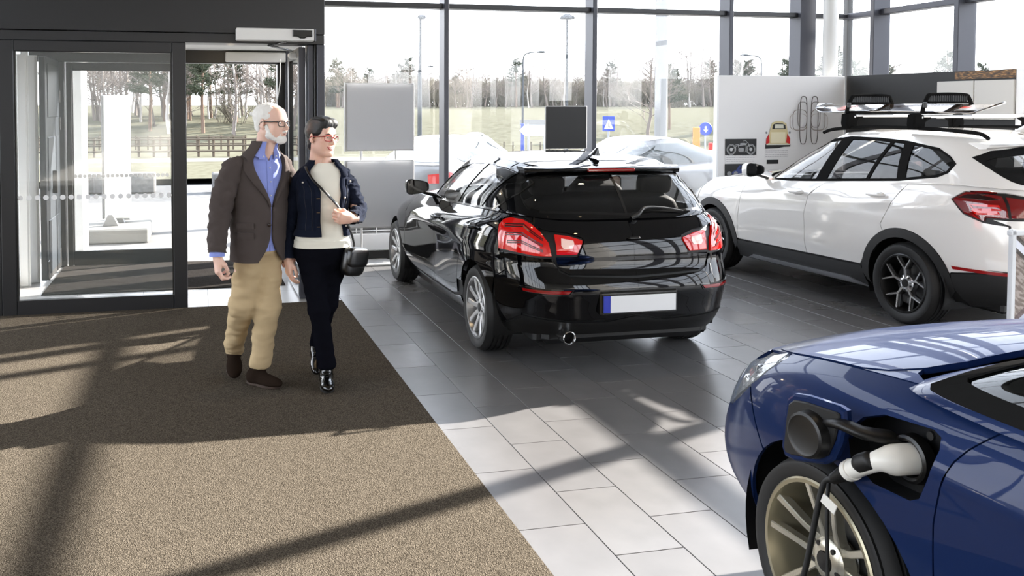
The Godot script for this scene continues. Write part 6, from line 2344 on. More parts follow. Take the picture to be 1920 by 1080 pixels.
	limb(mb, [Vector3(-0.18, 0.90, 0.2), Vector3(-0.178, 0.843, 0.207)], [0.046, 0.048], sn, 0.002, 5, 24)
	put("shirt_cuff", mb, shirtm, sh)
	# ---- trousers
	var tan := matt(Color(0.69, 0.61, 0.48))
	var tf := Field.new(Vector3(-0.3, 0.06, -0.36), Vector3(0.32, 1.02, 0.3), 0.0095)
	tf.ell(Vector3(0.05, 0.90, 0.0), Vector3(0.15, 0.13, 0.12), 0.04, Basis(Vector3.UP, yaw))
	tf.cap(Vector3(0.0, 0.86, 0.05), Vector3(-0.05, 0.50, 0.05), 0.088, 0.08, 0.04)
	tf.cap(Vector3(-0.055, 0.50, 0.05), Vector3(-0.155, 0.165, -0.21), 0.076, 0.066, 0.04)
	tf.cap(Vector3(0.105, 0.86, -0.04), Vector3(0.105, 0.48, 0.03), 0.09, 0.08, 0.04)
	tf.cap(Vector3(0.105, 0.48, 0.03), Vector3(0.055, 0.12, 0.03), 0.076, 0.068, 0.04)
	tf.cut(Vector3(0, -1, 0), -0.105)
	mb = MB.new()
	tf.mesh(mb, Transform3D(), fnoise(44, 5.0, 2), 0.011, Vector3(1.0, 2.2, 1.0))
	put("trousers", mb, tan, o)
	var suede := matt(Color(0.15, 0.12, 0.10))
	var solem := mat(Color(0.22, 0.16, 0.12), 0.7)
	shoe(o, "shoe", Vector3(-0.02, 0.0, 0.0), Vector3(0.185, 0.0, 0.13), suede, solem, Vector3(0.05, 0.1, 0.035), 1.1)
	shoe(o, "shoe", Vector3(-0.165, 0.115, -0.29), Vector3(-0.13, 0.01, -0.06), suede, solem, Vector3(-0.158, 0.17, -0.235), 1.1, 0.45)

func woman() -> void:
	var o := thing("person", "dark-haired woman in red glasses, denim jacket, cream jumper and navy trousers, walking", "person", Vector3(0.781, 0.0125, -5.696), -0.2195)
	var skin := mat(Color(0.84, 0.68, 0.60), 0.45)
	skin.subsurf_scatter_enabled = true
	skin.subsurf_scatter_strength = 0.15
	var hairm := tri_tex(mat(Color(0.035, 0.026, 0.022), 0.45), 18.0)
	hairm.normal_enabled = true
	hairm.normal_texture = noise_tex(128, 0.15, 9, true, 1.5)
	var H := Transform3D(Basis.from_euler(Vector3(0.0, 0.82, -0.06)) * Basis().scaled(Vector3(0.97, 0.93, 1.02)), Vector3(0.012, 1.566, 0.02))
	var mb := MB.new()
	var f := Field.new(Vector3(-0.3, 0.05, -0.36), Vector3(0.32, 1.5, 0.34), 0.018)
	f.cap(Vector3(0.02, 1.33, -0.02), Vector3(0.015, 1.47, -0.005), 0.062, 0.05, 0.04)
	f.ell(Vector3(0.02, 1.15, 0), Vector3(0.125, 0.24, 0.09), 0.04)
	f.ell(Vector3(0.015, 0.88, 0), Vector3(0.135, 0.14, 0.1), 0.04)
	f.cap(Vector3(-0.10, 1.29, 0.0), Vector3(-0.186, 1.06, -0.02), 0.034, 0.032, 0.03)
	f.cap(Vector3(-0.19, 1.06, -0.02), Vector3(-0.205, 0.80, 0.03), 0.034, 0.024, 0.03)
	f.cap(Vector3(0.135, 1.29, -0.02), Vector3(0.235, 1.11, -0.03), 0.034, 0.032, 0.03)
	f.cap(Vector3(0.235, 1.11, -0.03), Vector3(0.205, 1.07, 0.16), 0.034, 0.024, 0.03)
	f.cap(Vector3(-0.06, 0.84, 0.02), Vector3(0.005, 0.46, 0.10), 0.07, 0.045, 0.03)
	f.cap(Vector3(0.005, 0.46, 0.10), Vector3(0.045, 0.12, 0.10), 0.045, 0.034, 0.03)
	f.cap(Vector3(0.10, 0.84, -0.02), Vector3(0.035, 0.48, -0.05), 0.07, 0.045, 0.03)
	f.cap(Vector3(0.035, 0.48, -0.05), Vector3(-0.045, 0.16, -0.26), 0.045, 0.034, 0.03)
	f.mesh(mb)
	head_field(true).mesh(mb, H)
	hand(mb, Transform3D(Basis(Vector3(0.5, 0.1, 0.85), Vector3(0.1, -0.97, 0.1), Vector3(0.85, 0.1, -0.5)).orthonormalized(), Vector3(-0.205, 0.785, 0.035)), [[0.35, 0.5, 0.3], [0.4, 0.6, 0.3], [0.45, 0.6, 0.3], [0.5, 0.6, 0.3]], 0.98)
	hand(mb, Transform3D(Basis(Vector3(0.25, 0.93, 0.2), Vector3(-0.72, -0.05, 0.55), Vector3(-0.5, 0.25, -0.75)).orthonormalized(), Vector3(0.205, 1.068, 0.165)), [[0.9, 1.1, 0.7], [1.0, 1.2, 0.7], [1.1, 1.2, 0.7], [1.1, 1.2, 0.7], 1], 0.98)
	put("body", mb, skin, o)
	eyes(o, H, Color(0.16, 0.11, 0.08))
	glasses_on(o, H, mat(Color(0.58, 0.03, 0.045), 0.15, 0, 0.6), 0.0265, 0.018, 0.0028, -0.004)
	# mouth: smiling
	mb = MB.new()
	mb.T = H
	mb.tube(spline([Vector3(-0.029, -0.0605, 0.0835), Vector3(-0.015, -0.0655, 0.0940), Vector3(0, -0.0645, 0.0970), Vector3(0.015, -0.0655, 0.0940), Vector3(0.029, -0.0605, 0.0835)], 3), 0.0028, 6)
	mb.tube(spline([Vector3(-0.029, -0.061, 0.0835), Vector3(-0.016, -0.076, 0.0925), Vector3(0, -0.08, 0.0955), Vector3(0.016, -0.076, 0.0925), Vector3(0.029, -0.061, 0.0835)], 3), 0.0036, 6)
	put("lips", mb, mat(Color(0.62, 0.16, 0.15), 0.35), o)
	mb = MB.new()
	mb.T = H
	mb.tube(spline([Vector3(-0.025, -0.0635, 0.0860), Vector3(0, -0.0715, 0.0950), Vector3(0.025, -0.0635, 0.0860)], 4), [0.001, 0.003, 0.0042, 0.0048, 0.005, 0.0048, 0.0042, 0.003, 0.001], 8, true, 1.1)
	put("teeth", mb, mat(Color(0.92, 0.9, 0.86), 0.2), o)
	for s in [-1.0, 1.0]:
		mb = MB.new()
		mb.T = H
		mb.tube([Vector3(0.014 * s, 0.021, 0.0985), Vector3(0.033 * s, 0.028, 0.0955), Vector3(0.052 * s, 0.02, 0.081)], [0.0028, 0.0036, 0.0014], 6)
		put("eyebrow", mb, mat(Color(0.1, 0.06, 0.05), 0.8), o)
		mb = MB.new()
		mb.T = H
		mb.blob(Vector3(0.081 * s, -0.044, -0.002), Vector3.ONE * 0.008, 1.0, 6)
		put("ear_stud", mb, mat(Color(0.9, 0.88, 0.82), 0.15, 0.5), o)
	# short dark hair swept up off the forehead
	var hf := Field.new(Vector3(-0.11, -0.15, -0.15), Vector3(0.11, 0.18, 0.14), 0.005)
	hf.ell(Vector3(0, 0.05, -0.022), Vector3(0.086, 0.095, 0.106), 0.01)
	hf.cap(Vector3(-0.035, 0.098, 0.05), Vector3(0.04, 0.1, 0.055), 0.032, 0.034, 0.03)
	hf.ell(Vector3(0, 0.105, 0.0), Vector3(0.07, 0.04, 0.075), 0.03)
	hf.ell(Vector3(0, -0.045, -0.06), Vector3(0.058, 0.06, 0.045), 0.03)
	hf.ell(Vector3(0, -0.02, 0.125), Vector3(0.11, 0.10, 0.088), 0.006, Basis(), true)
	for s in [-1.0, 1.0]:
		hf.ell(Vector3(0.09 * s, -0.045, 0.0), Vector3(0.035, 0.055, 0.032), 0.006, Basis(), true)
		hf.ell(Vector3(0.10 * s, -0.10, 0.04), Vector3(0.08, 0.08, 0.07), 0.006, Basis(), true)
	mb = MB.new()
	hf.mesh(mb, H, fnoise(5, 16.0), 0.004, Vector3(2.0, 1.0, 0.5))
	put("hair", mb, hairm, o)
	# ---- jumper
	var yaw := 0.2
	var cream := wool(Color(0.93, 0.915, 0.86), 40.0, 0.3)
	var T := Torso.new()
	T.yaw = yaw
	T.s = [[0.84, 0.012, 0.0, 0.188, 0.125], [0.92, 0.012, 0.0, 0.178, 0.125], [1.02, 0.015, 0.0, 0.155, 0.118], [1.10, 0.017, 0.0, 0.152, 0.115], [1.2, 0.02, 0.005, 0.162, 0.122], [1.3, 0.02, 0.0, 0.158, 0.10], [1.36, 0.02, -0.008, 0.135, 0.085], [1.40, 0.02, -0.012, 0.085, 0.068], [1.44, 0.018, -0.014, 0.062, 0.058]]
	T.noise = fnoise(61, 6.0)
	T.amp = 0.03
	mb = MB.new()
	T.patch(mb, 0.872, 1.405, func(_y): return PI, func(_y): return PI + TAU, -0.004, 0.006, 64, 40)
	var jp := put("jumper", mb, cream, o)
	mb = MB.new()
	T.patch(mb, 0.87, 0.915, func(_y): return PI, func(_y): return PI + TAU, 0.0, 0.006, 64, 4)
	put("ribbed_hem", mb, cream, jp)
	# ---- denim jacket, open
	var denim := wool(Color(0.10, 0.12, 0.175), 50.0, 0.35)
	var seam := mat(Color(0.42, 0.33, 0.2), 0.7)
	var stud := mat(Color(0.75, 0.73, 0.7), 0.3, 0.7)
	var T2 := Torso.new()
	T2.yaw = yaw
	T2.s = T.s
	T2.noise = fnoise(62, 5.0)
	T2.amp = 0.04
	var ra := func(y: float) -> float: return deg_to_rad(-8.0 - 34.0 * smoothstep(1.22, 1.40, y) + 4.0 * smoothstep(1.05, 0.94, y))
	var la := func(y: float) -> float: return deg_to_rad(33.0 + 10.0 * smoothstep(1.26, 1.40, y) + 8.0 * smoothstep(1.15, 1.0, y))
	mb = MB.new()
	T2.patch(mb, 0.95, 1.405, func(y): return (la as Callable).call(y), func(y): return TAU + (ra as Callable).call(y), 0.012, 0.01, 72, 46)
	var jk := put("denim_jacket", mb, denim, o)
	# waistband, plackets, yoke seams, pockets
	mb = MB.new()
	T2.patch(mb, 0.945, 0.985, func(y): return (la as Callable).call(y), func(y): return TAU + (ra as Callable).call(y), 0.016, 0.008, 64, 3)
	put("waistband", mb, denim, jk)
	for s in [-1.0, 1.0]:
		var ed: Callable = ra if s < 0 else la
		mb = MB.new()
		T2.patch(mb, 0.985, 1.37, func(y): return (ed as Callable).call(y), func(y): return (ed as Callable).call(y) + s * deg_to_rad(11.0), 0.016, 0.008, 5, 24)
		put("placket", mb, denim, jk)
		mb = MB.new()
		T2.patch(mb, 1.27, 1.305, func(y): return (ed as Callable).call(y) + s * deg_to_rad(15.0), func(y): return (ed as Callable).call(y) + s * deg_to_rad(43.0), 0.019, 0.008, 8, 4, 0.002)
		put("pocket_flap", mb, denim, jk)
		for k in 2:
			mb = MB.new()
			T2.patch(mb, 0.985, 1.27, func(y): return (ed as Callable).call(y) + s * deg_to_rad(18.0 + 17.0 * k + 10.0 * k * (y - 1.1)), func(y): return (ed as Callable).call(y) + s * deg_to_rad(19.2 + 17.0 * k + 10.0 * k * (y - 1.1)), 0.0145, 0.004, 1, 16)
			put("seam", mb, mat(Color(0.10, 0.105, 0.14), 0.8), jk)
		for k in 4:
			mb = MB.new()
			var y: float = [1.287, 1.19, 1.10, 1.01][k]
			var th: float = (ed as Callable).call(y) + s * deg_to_rad(29.0 if k == 0 else 5.0)
			if s > 0 or k == 0:
				mb.blob(T2.P(th, y, 0.024), Vector3.ONE * 0.015, 1.0, 6)
				put("stud_button", mb, stud, jk)
			else:
				var a := T2.P(th - 0.04, y, 0.0195)
				var b := T2.P(th + 0.07, y, 0.0195)
				mb.tube([a, b], 0.0022, 6)
				put("buttonhole", mb, seam, jk)
		# collar
		mb = MB.new()
		T2.patch(mb, 1.325, 1.425, func(y): return (ed as Callable).call(minf(y, 1.40)) * 0.97, func(y): return (ed as Callable).call(minf(y, 1.40)) + s * deg_to_rad(22.0 + 100.0 * smoothstep(1.34, 1.40, y)), 0.022, 0.009, 14, 10, 0.006)
		put("jacket_collar", mb, denim, jk)
	var sn := fnoise(63, 10.0)
	mb = MB.new()
	limb(mb, [Vector3(-0.06, 1.34, 0.0), Vector3(-0.108, 1.31, 0.0), Vector3(-0.155, 1.2, -0.01), Vector3(-0.186, 1.06, -0.02), Vector3(-0.203, 0.93, 0.005), Vector3(-0.207, 0.80, 0.03)], [0.04, 0.06, 0.06, 0.056, 0.05, 0.044], sn, 0.012)
	put("sleeve", mb, denim, jk)
	mb = MB.new()
	limb(mb, [Vector3(0.09, 1.345, -0.02), Vector3(0.14, 1.315, -0.025), Vector3(0.20, 1.21, -0.03), Vector3(0.238, 1.115, -0.03), Vector3(0.238, 1.075, 0.05), Vector3(0.212, 1.07, 0.14)], [0.04, 0.061, 0.061, 0.058, 0.053, 0.044], sn, 0.016)
	put("sleeve", mb, denim, jk)
	for k in 2:
		mb = MB.new()
		if k == 0:
			limb(mb, [Vector3(-0.206, 0.85, 0.02), Vector3(-0.207, 0.795, 0.031)], [0.046, 0.044], sn, 0.003, 4, 24)
		else:
			limb(mb, [Vector3(0.224, 1.072, 0.1), Vector3(0.208, 1.069, 0.15)], [0.046, 0.044], sn, 0.003, 4, 24)
		put("cuff", mb, denim, jk)
	# ---- trousers and boots
	var navy := matt(Color(0.062, 0.064, 0.085))
	var tf := Field.new(Vector3(-0.26, 0.08, -0.4), Vector3(0.27, 0.98, 0.24), 0.0095)
	tf.ell(Vector3(0.012, 0.87, 0.0), Vector3(0.172, 0.13, 0.115), 0.05, Basis(Vector3.UP, yaw))
	tf.cap(Vector3(-0.065, 0.82, 0.02), Vector3(0.0, 0.47, 0.10), 0.092, 0.062, 0.05)
	tf.cap(Vector3(0.0, 0.47, 0.10), Vector3(0.045, 0.13, 0.095), 0.062, 0.06, 0.04)
	tf.cap(Vector3(0.09, 0.82, -0.02), Vector3(0.04, 0.49, -0.05), 0.09, 0.062, 0.05)
	tf.cap(Vector3(0.04, 0.49, -0.05), Vector3(-0.04, 0.18, -0.24), 0.062, 0.058, 0.04)
	tf.cut(Vector3(0, -1, 0), -0.105)
	mb = MB.new()
	tf.mesh(mb, Transform3D(), fnoise(45, 5.0, 2), 0.007, Vector3(1.0, 2.0, 1.0))
	put("trousers", mb, navy, o)
	var leather := mat(grey(0.025), 0.18, 0.0, 0.5)
	shoe(o, "boot", Vector3(0.035, 0.0, 0.045), Vector3(0.065, 0.0, 0.275), leather, mat(grey(0.03), 0.5), Vector3(0.045, 0.13, 0.095), 0.95)
	shoe(o, "boot", Vector3(-0.05, 0.10, -0.30), Vector3(-0.035, 0.0, -0.09), leather, mat(grey(0.03), 0.5), Vector3(-0.045, 0.2, -0.255), 0.95, 0.42)
	# ---- her bag hangs from a strap across the body
	var bag := thing("shoulder_bag", "small black leather bag with zip, hanging at the denim-jacketed woman's hip", "bag", o.position, o.rotation.y)
	mb = MB.new()
	var bl := mat(grey(0.03), 0.3, 0.0, 0.3)
	mb.T = Transform3D(Basis.from_euler(Vector3(0.1, 0.9, -0.16)), Vector3(0.215, 0.775, 0.03))
	mb.blob(Vector3.ZERO, Vector3(0.2, 0.19, 0.075), 0.55, 14)
	put("bag_body", mb, bl, bag)
	var keep := mb.T
	mb = MB.new()
	mb.T = keep
	mb.blob(Vector3(0, 0.03, 0.02), Vector3(0.195, 0.13, 0.07), 0.5, 12)
	put("bag_flap", mb, bl, bag)
	mb = MB.new()
	mb.tube([Vector3(0.205, 0.87, 0.075), Vector3(0.222, 0.82, 0.085)], 0.005, 6)
	mb.blob(Vector3(0.223, 0.812, 0.086), Vector3(0.018, 0.024, 0.012), 0.8, 6)
	put("zip_pull", mb, stud, bag)
	var sp2 := []
	for k in [[-62.0, 1.385, 0.03], [-40.0, 1.36, 0.03], [-20.0, 1.30, 0.03], [0.0, 1.225, 0.024], [22.0, 1.14, 0.024], [40.0, 1.06, 0.03], [58.0, 0.96, 0.03], [75.0, 0.87, 0.025]]:
		sp2.append(T2.P(deg_to_rad(k[0]), k[1], k[2]))
	mb = MB.new()
	mb.tube(spline(sp2, 5), 0.009, 8, true, 0.5)
	put("strap", mb, bl, bag)
# ---------------------------------------------------------------- outside
# ground height at a distance from the camera
func gy(x: float, z: float) -> float:
	var d := Vector2(x, z).length()
	return ci([0.0, -0.06, 21.0, -0.08, 30.0, -0.3, 50.0, -0.85, 75.0, -1.55, 92.0, -1.85, 112.0, 0.2, 150.0, 1.4, 190.0, 2.2, 320.0, 3.0], d)

# from angle (picture column) and distance
func spot(px: float, d: float) -> Vector3:
	var v := (Vector3(0.9760, 0, 0.2177) * (px - 740.0) / 1680.0 + Vector3(0.2177, 0, -0.9760)) * d
	return Vector3(v.x, gy(v.x, v.z), v.z)

func ground_ring(called: String, d0: float, d1: float, m: Material, n := 10, a0 := -70.0, a1 := 95.0, lift := 0.0) -> MeshInstance3D:
	var rows := []
	for i in n + 1:
		var d := lerpf(d0, d1, float(i) / n)
		var row := []
		for j in 61:
			var a := deg_to_rad(lerpf(a0, a1, j / 60.0))
			var x := sin(a) * d
			var z := -cos(a) * d
			row.append(Vector3(x, gy(x, z) + lift, z))
		rows.append(row)
	var mb := MB.new()
	mb.rings(rows, false)
	for k in mb.n.size():
		if mb.n[k].y < 0:
			mb.n[k] = -mb.n[k]
	return put(called, mb, m)

func outside() -> void:
	var grass := tri_tex(matt(Color(0.345, 0.34, 0.305)), 0.08, true)
	grass.albedo_texture = ramp(noise_tex(256, 0.03, 81, false, 0, FastNoiseLite.TYPE_SIMPLEX, 4), [[0.0, Color(0.8, 0.78, 0.74)], [0.5, Color(0.93, 0.93, 0.9)], [1.0, Color(1, 1, 0.97)]])
	var asphalt := tri_tex(matt(Color(0.37, 0.37, 0.37)), 0.3, true)
	asphalt.albedo_texture = ramp(noise_tex(256, 0.05, 82), [[0.0, Color(0.86, 0.86, 0.86)], [1.0, Color(1.05, 1.05, 1.05)]])
	var pave := matt(Color(0.42, 0.415, 0.41))
	# paving by the door, forecourt, road, meadow
	var mb := MB.new()
	mb.box(Vector3(0, -0.16, -14.4), Vector3(60, 0.2, 7.4))
	struct(put("pavement", mb, pave))
	mb = MB.new()
	mb.box(Vector3(14.0, -0.16, -1.5), Vector3(10.4, 0.2, 18.4))
	struct(put("pavement", mb, pave))
	struct(ground_ring("forecourt", 10.0, 33.0, asphalt, 8, -70, 95, -0.03))
	struct(ground_ring("road_verge", 33.0, 41.0, grass, 4))
	struct(ground_ring("road", 41.0, 47.0, asphalt, 4))
	struct(ground_ring("field", 47.0, 330.0, grass, 40))
	var bed := mat(Color(0.42, 0.36, 0.28), 1.0)
	struct(ground_ring("land_bank", 23.0, 32.5, tri_tex(grass.duplicate(), 0.3, true), 8, -70, 11, 0.12))
	build_totem()
	blocks()
	fence()
	lamps_outside()
	signs_outside()
	cars_outside()
	trees()

func build_totem() -> void:
	var white := mat(Color(0.88, 0.88, 0.87), 0.5)
	var conc := matt(Color(0.48, 0.475, 0.46))
	var o := thing("totem_sign", "white upright sign slab on steel brackets and a pale concrete base outside the door", "sign", Vector3(-1.2, -0.06, -13.3), 0.0)
	box_part("slab", Vector3(0.12, 1.14, 0), Vector3(0.36, 1.75, 0.14), white, o, 0.01)
	box_part("edge_strip", Vector3(-0.075, 1.14, 0.05), Vector3(0.03, 1.75, 0.06), mat(grey(0.45), 0.5, 0.3), o)
	box_part("concrete_base", Vector3(0.1, 0.1, 0.1), Vector3(0.95, 0.2, 1.3), conc, o, 0.02)
	for z in [0.35, 0.0, -0.35]:
		var mb := MB.new()
		mb.extrude(pv([-0.11, 0.2, 0.11, 0.2, 0.03, 0.36, -0.03, 0.36]), -0.06, 0.06, 0.004)
		put("bracket", mb, mat(grey(0.5), 0.4, 0.5), o, Vector3(0.05 + 0.16 * (0.35 - z), 0.0, z))
	var p := MB.new()
	p.box(Vector3(0, 1.6, 0), Vector3(0.2, 3.2, 0.5), 0.01)
	struct(put("pillar", p, white, self, Vector3(-1.46, -0.05, -11.95)))
	var c := MB.new()
	c.lathe([Vector2(0.16, 0), Vector2(0.13, 0.2), Vector2(0.13, 8.2), Vector2(0.15, 8.22), Vector2(0.0, 8.25)], 24)
	var q := spot(1239, 19.0)
	tag(put("flagpole", c, matt(Color(0.5, 0.5, 0.5)), self, q), "tall white pole standing on the forecourt behind the glass, right of the dark sign board", "pole")

func blocks() -> void:
	var conc := tri_tex(matt(Color(0.42, 0.415, 0.41)), 1.0)
	conc.albedo_texture = ramp(noise_tex(128, 0.05, 83), [[0.0, Color(0.85, 0.85, 0.85)], [1.0, Color(1.05, 1.05, 1.05)]])
	var rows := [[150, 19.8, 1.0], [205, 19.8, 1.0], [262, 19.9, 1.0], [425, 20.0, 0.6], [478, 20.2, 1.0]]
	var lab := ["grey concrete block at the far side of the forecourt, behind the white pillar", "grey concrete block standing behind the white sign slab", "grey concrete block right of the white sign slab", "grey concrete block seen just right of the closed door leaf", "grey concrete block behind the bearded man's shoulder"]
	for k in rows.size():
		var mb := MB.new()
		mb.box(Vector3(0, 0.2, 0), Vector3(0.66, 0.44, 0.5), 0.03)
		var p := spot(rows[k][0], rows[k][1])
		tag(put("concrete_block", mb, conc, self, p), lab[k], "block", "concrete blocks along the forecourt")

func fence() -> void:
	var wood := matt(Color(0.33, 0.30, 0.265))
	for f in [[49.0, 1.05, 22, "brown timber rail fence across the near meadow"], [72.0, 1.15, 22, "second rail fence standing farther back in the meadow"]]:
		var o := thing("rail_fence", f[3], "fence", Vector3.ZERO)
		var pts := []
		for k in f[2]:
			var p := spot(20 + k * 28.0 * 49.0 / f[0] * (1.0 if f[0] < 60 else 1.2) - 40, f[0])
			pts.append(p)
			box_part("post", p + Vector3(0, f[1] / 2, 0), Vector3(0.14, f[1], 0.14), wood, o, 0.02)
		for k in pts.size() - 1:
			for y in ([0.3, 0.62, 0.95] if f[0] < 60 else [0.5, 1.0]):
				var mb := MB.new()
				mb.tube([pts[k] + Vector3(0, y, 0.08), pts[k + 1] + Vector3(0, y, 0.08)], 0.05, 6)
				put("rail", mb, wood, o)
	# thin stakes along the road
	var o2 := thing("stake_row", "row of thin dark stakes along the far road edge", "stakes", Vector3.ZERO)
	for k in 16:
		var p := spot(775 + k * 17.0, 62.0)
		box_part("stake", p + Vector3(0, 0.35, 0), Vector3(0.07, 0.7, 0.07), wood, o2, 0.0)

func lamps_outside() -> void:
	var steel := matt(Color(0.26, 0.27, 0.285))
	var heads := [[788, 40.0, 33, "post", "thin lamp post with a small top head beside the grey display board"], [980, 58.0, 98, "arm", "blue-footed street lamp with a curved arm, in the middle window"], [1062, 42.0, 36, "dome", "tall lamp post with a wide dome head above the dark sign board"], [1426, 60.0, 104, "armleft", "street lamp with a curved arm above the white exhibition wall"], [784, 85.0, 125, "arm", "small far street lamp with a short arm behind the thin lamp post"]]
	for h in heads:
		var b := spot(h[0], h[1])
		var top: float = 1.763 + (204.0 - h[2]) / 1680.0 * h[1] - b.y
		var o := thing("street_lamp", h[4], "street lamp", b, -0.22)
		var mb := MB.new()
		mb.lathe([Vector2(0.11, 0.0), Vector2(0.1, 1.0), Vector2(0.075, 1.02), Vector2(0.05, top - (0.0 if h[3] in ["post", "dome"] else 0.5))], 10)
		put("pole", mb, steel, o)
		if h[3] == "arm" or h[3] == "armleft":
			var s := 1.0 if h[3] == "arm" else -1.0
			mb = MB.new()
			mb.tube(spline([Vector3(0, top - 0.55, 0), Vector3(0.08 * s, top - 0.22, 0), Vector3(0.4 * s, top - 0.05, 0), Vector3(0.95 * s, top, 0)], 5), 0.045, 6)
			put("arm", mb, steel, o)
			mb = MB.new()
			mb.blob(Vector3(1.15 * s, top, 0), Vector3(0.6, 0.14, 0.26), 0.7, 8)
			put("lamp_head", mb, steel, o)
			if h[0] == 980:
				mb = MB.new()
				mb.lathe([Vector2(0.12, 0.0), Vector2(0.12, 1.9), Vector2(0.1, 1.92)], 10)
				put("blue_sleeve", mb, mat(Color(0.12, 0.22, 0.55), 0.5), o)
		elif h[3] == "post":
			mb = MB.new()
			mb.blob(Vector3(0.06, top, 0), Vector3(0.38, 0.2, 0.3), 0.7, 8)
			put("lamp_head", mb, steel, o)
		else:
			mb = MB.new()
			mb.lathe([Vector2(0.06, top - 0.05), Vector2(0.36, top), Vector2(0.34, top + 0.08), Vector2(0.15, top + 0.2), Vector2(0.0, top + 0.22)], 16)
			put("lamp_head", mb, steel, o)

func signs_outside() -> void:
	var steel := mat(Color(0.55, 0.56, 0.58), 0.5, 0.4)
	var blue := mat(Color(0.09, 0.2, 0.55), 0.5)
	var white := mat(grey(0.88), 0.5)
	# square crossing sign
	var b := spot(1141, 44.0)
	var o := thing("crossing_sign", "square blue pedestrian crossing sign on a post, right of the dark board", "road sign", b, -0.22)
	var mb := MB.new()
	mb.tube([Vector3(0, 0, -0.04), Vector3(0, 2.0, -0.04)], 0.05, 8)
	put("post", mb, steel, o)
	box_part("plate", Vector3(0, 1.75, 0.02), Vector3(0.6, 0.74, 0.03), blue, o, 0.01)
	mb = MB.new()
	mb.extrude(pv([-0.22, 1.5, 0.22, 1.5, 0.0, 1.98]), 0.036, 0.044, 0.0)
	put("white_triangle", mb, white, o)
	mb = MB.new()
	mb.extrude(pv([-0.03, 1.56, -0.06, 1.53, -0.01, 1.68, -0.03, 1.74, 0.0, 1.86, 0.035, 1.74, 0.02, 1.66, 0.07, 1.53, 0.04, 1.53, 0.0, 1.63]), 0.045, 0.05, 0.0)
	put("walking_figure", mb, mat(grey(0.08), 0.6), o)
	# round blue sign
	b = spot(1323, 40.0)
	o = thing("mandatory_sign", "round blue road sign on a post near the orange marker", "road sign", b, -0.22)
	mb = MB.new()
	mb.tube([Vector3(0, 0, -0.03), Vector3(0, 1.7, -0.03)], 0.04, 8)
	put("post", mb, steel, o)
	mb = MB.new()
	mb.T = Transform3D(Basis(Vector3.RIGHT, PI / 2), Vector3(0, 1.5, 0))
	mb.lathe([Vector2(0, 0.02), Vector2(0.29, 0.02), Vector2(0.3, 0.0), Vector2(0, -0.005)], 28)
	put("disc", mb, blue, o)
	mb = MB.new()
	mb.extrude(pv([-0.04, 1.62, 0.04, 1.62, 0.04, 1.47, 0.1, 1.47, 0.0, 1.34, -0.1, 1.47, -0.04, 1.47]), 0.021, 0.026, 0.0)
	put("white_arrow", mb, white, o)
	b = spot(1306, 38.0)
	box_part("marker_board", b + Vector3(0, 0.85, 0), Vector3(0.32, 1.4, 0.05), mat(Color(0.85, 0.45, 0.18), 0.6), self, 0.01)
	tag(get_child(get_child_count() - 1), "upright orange marker board beside the round blue sign", "marker")
	b = spot(1333, 26.0)
	o = thing("bollard", "red and white striped post at the forecourt edge", "bollard", b)
	for k in 5:
		mb = MB.new()
		mb.lathe([Vector2(0.06, k * 0.2), Vector2(0.06, k * 0.2 + 0.198)] + ([Vector2(0.0, 1.01)] if k == 4 else []), 12)
		put("stripe", mb, white if k % 2 else mat(Color(0.8, 0.1, 0.06), 0.5), o)
	# direction boards
	for k in 2:
		b = spot(1005, 66.0 - k * 10.0)
		o = thing("direction_sign", ["grey direction board on two posts beside the dark sign", "pale arrow-shaped direction board below the higher one"][k], "road sign", b, -0.22)
		mb = MB.new()
		if k == 0:
			mb.extrude(pv([-1.2, 1.9, 1.0, 1.9, 1.0, 2.3, -1.2, 2.3]), 0.0, 0.05, 0.01)
		else:
			mb.extrude(pv([-1.05, 1.45, -0.7, 1.1, 1.0, 1.1, 1.0, 1.8, -0.7, 1.8]), 0.0, 0.05, 0.01)
		put("board", mb, mat(grey(0.45 if k == 0 else 0.75), 0.6), o)
		for x in [-0.5, 0.6]:
			mb = MB.new()
			mb.tube([Vector3(x, 0, -0.03), Vector3(x, 1.9, -0.03)], 0.04, 6)
			put("post", mb, steel, o)
	# round boulder on the grass
	b = spot(1277, 60.0)
	mb = MB.new()
	mb.blob(Vector3(0, 0.5, 0), Vector3(1.2, 1.1, 1.1), 0.9, 10)
	tag(put("boulder", mb, matt(Color(0.34, 0.33, 0.28)), self, b), "rounded grey boulder lying in the meadow behind the white pole", "boulder")

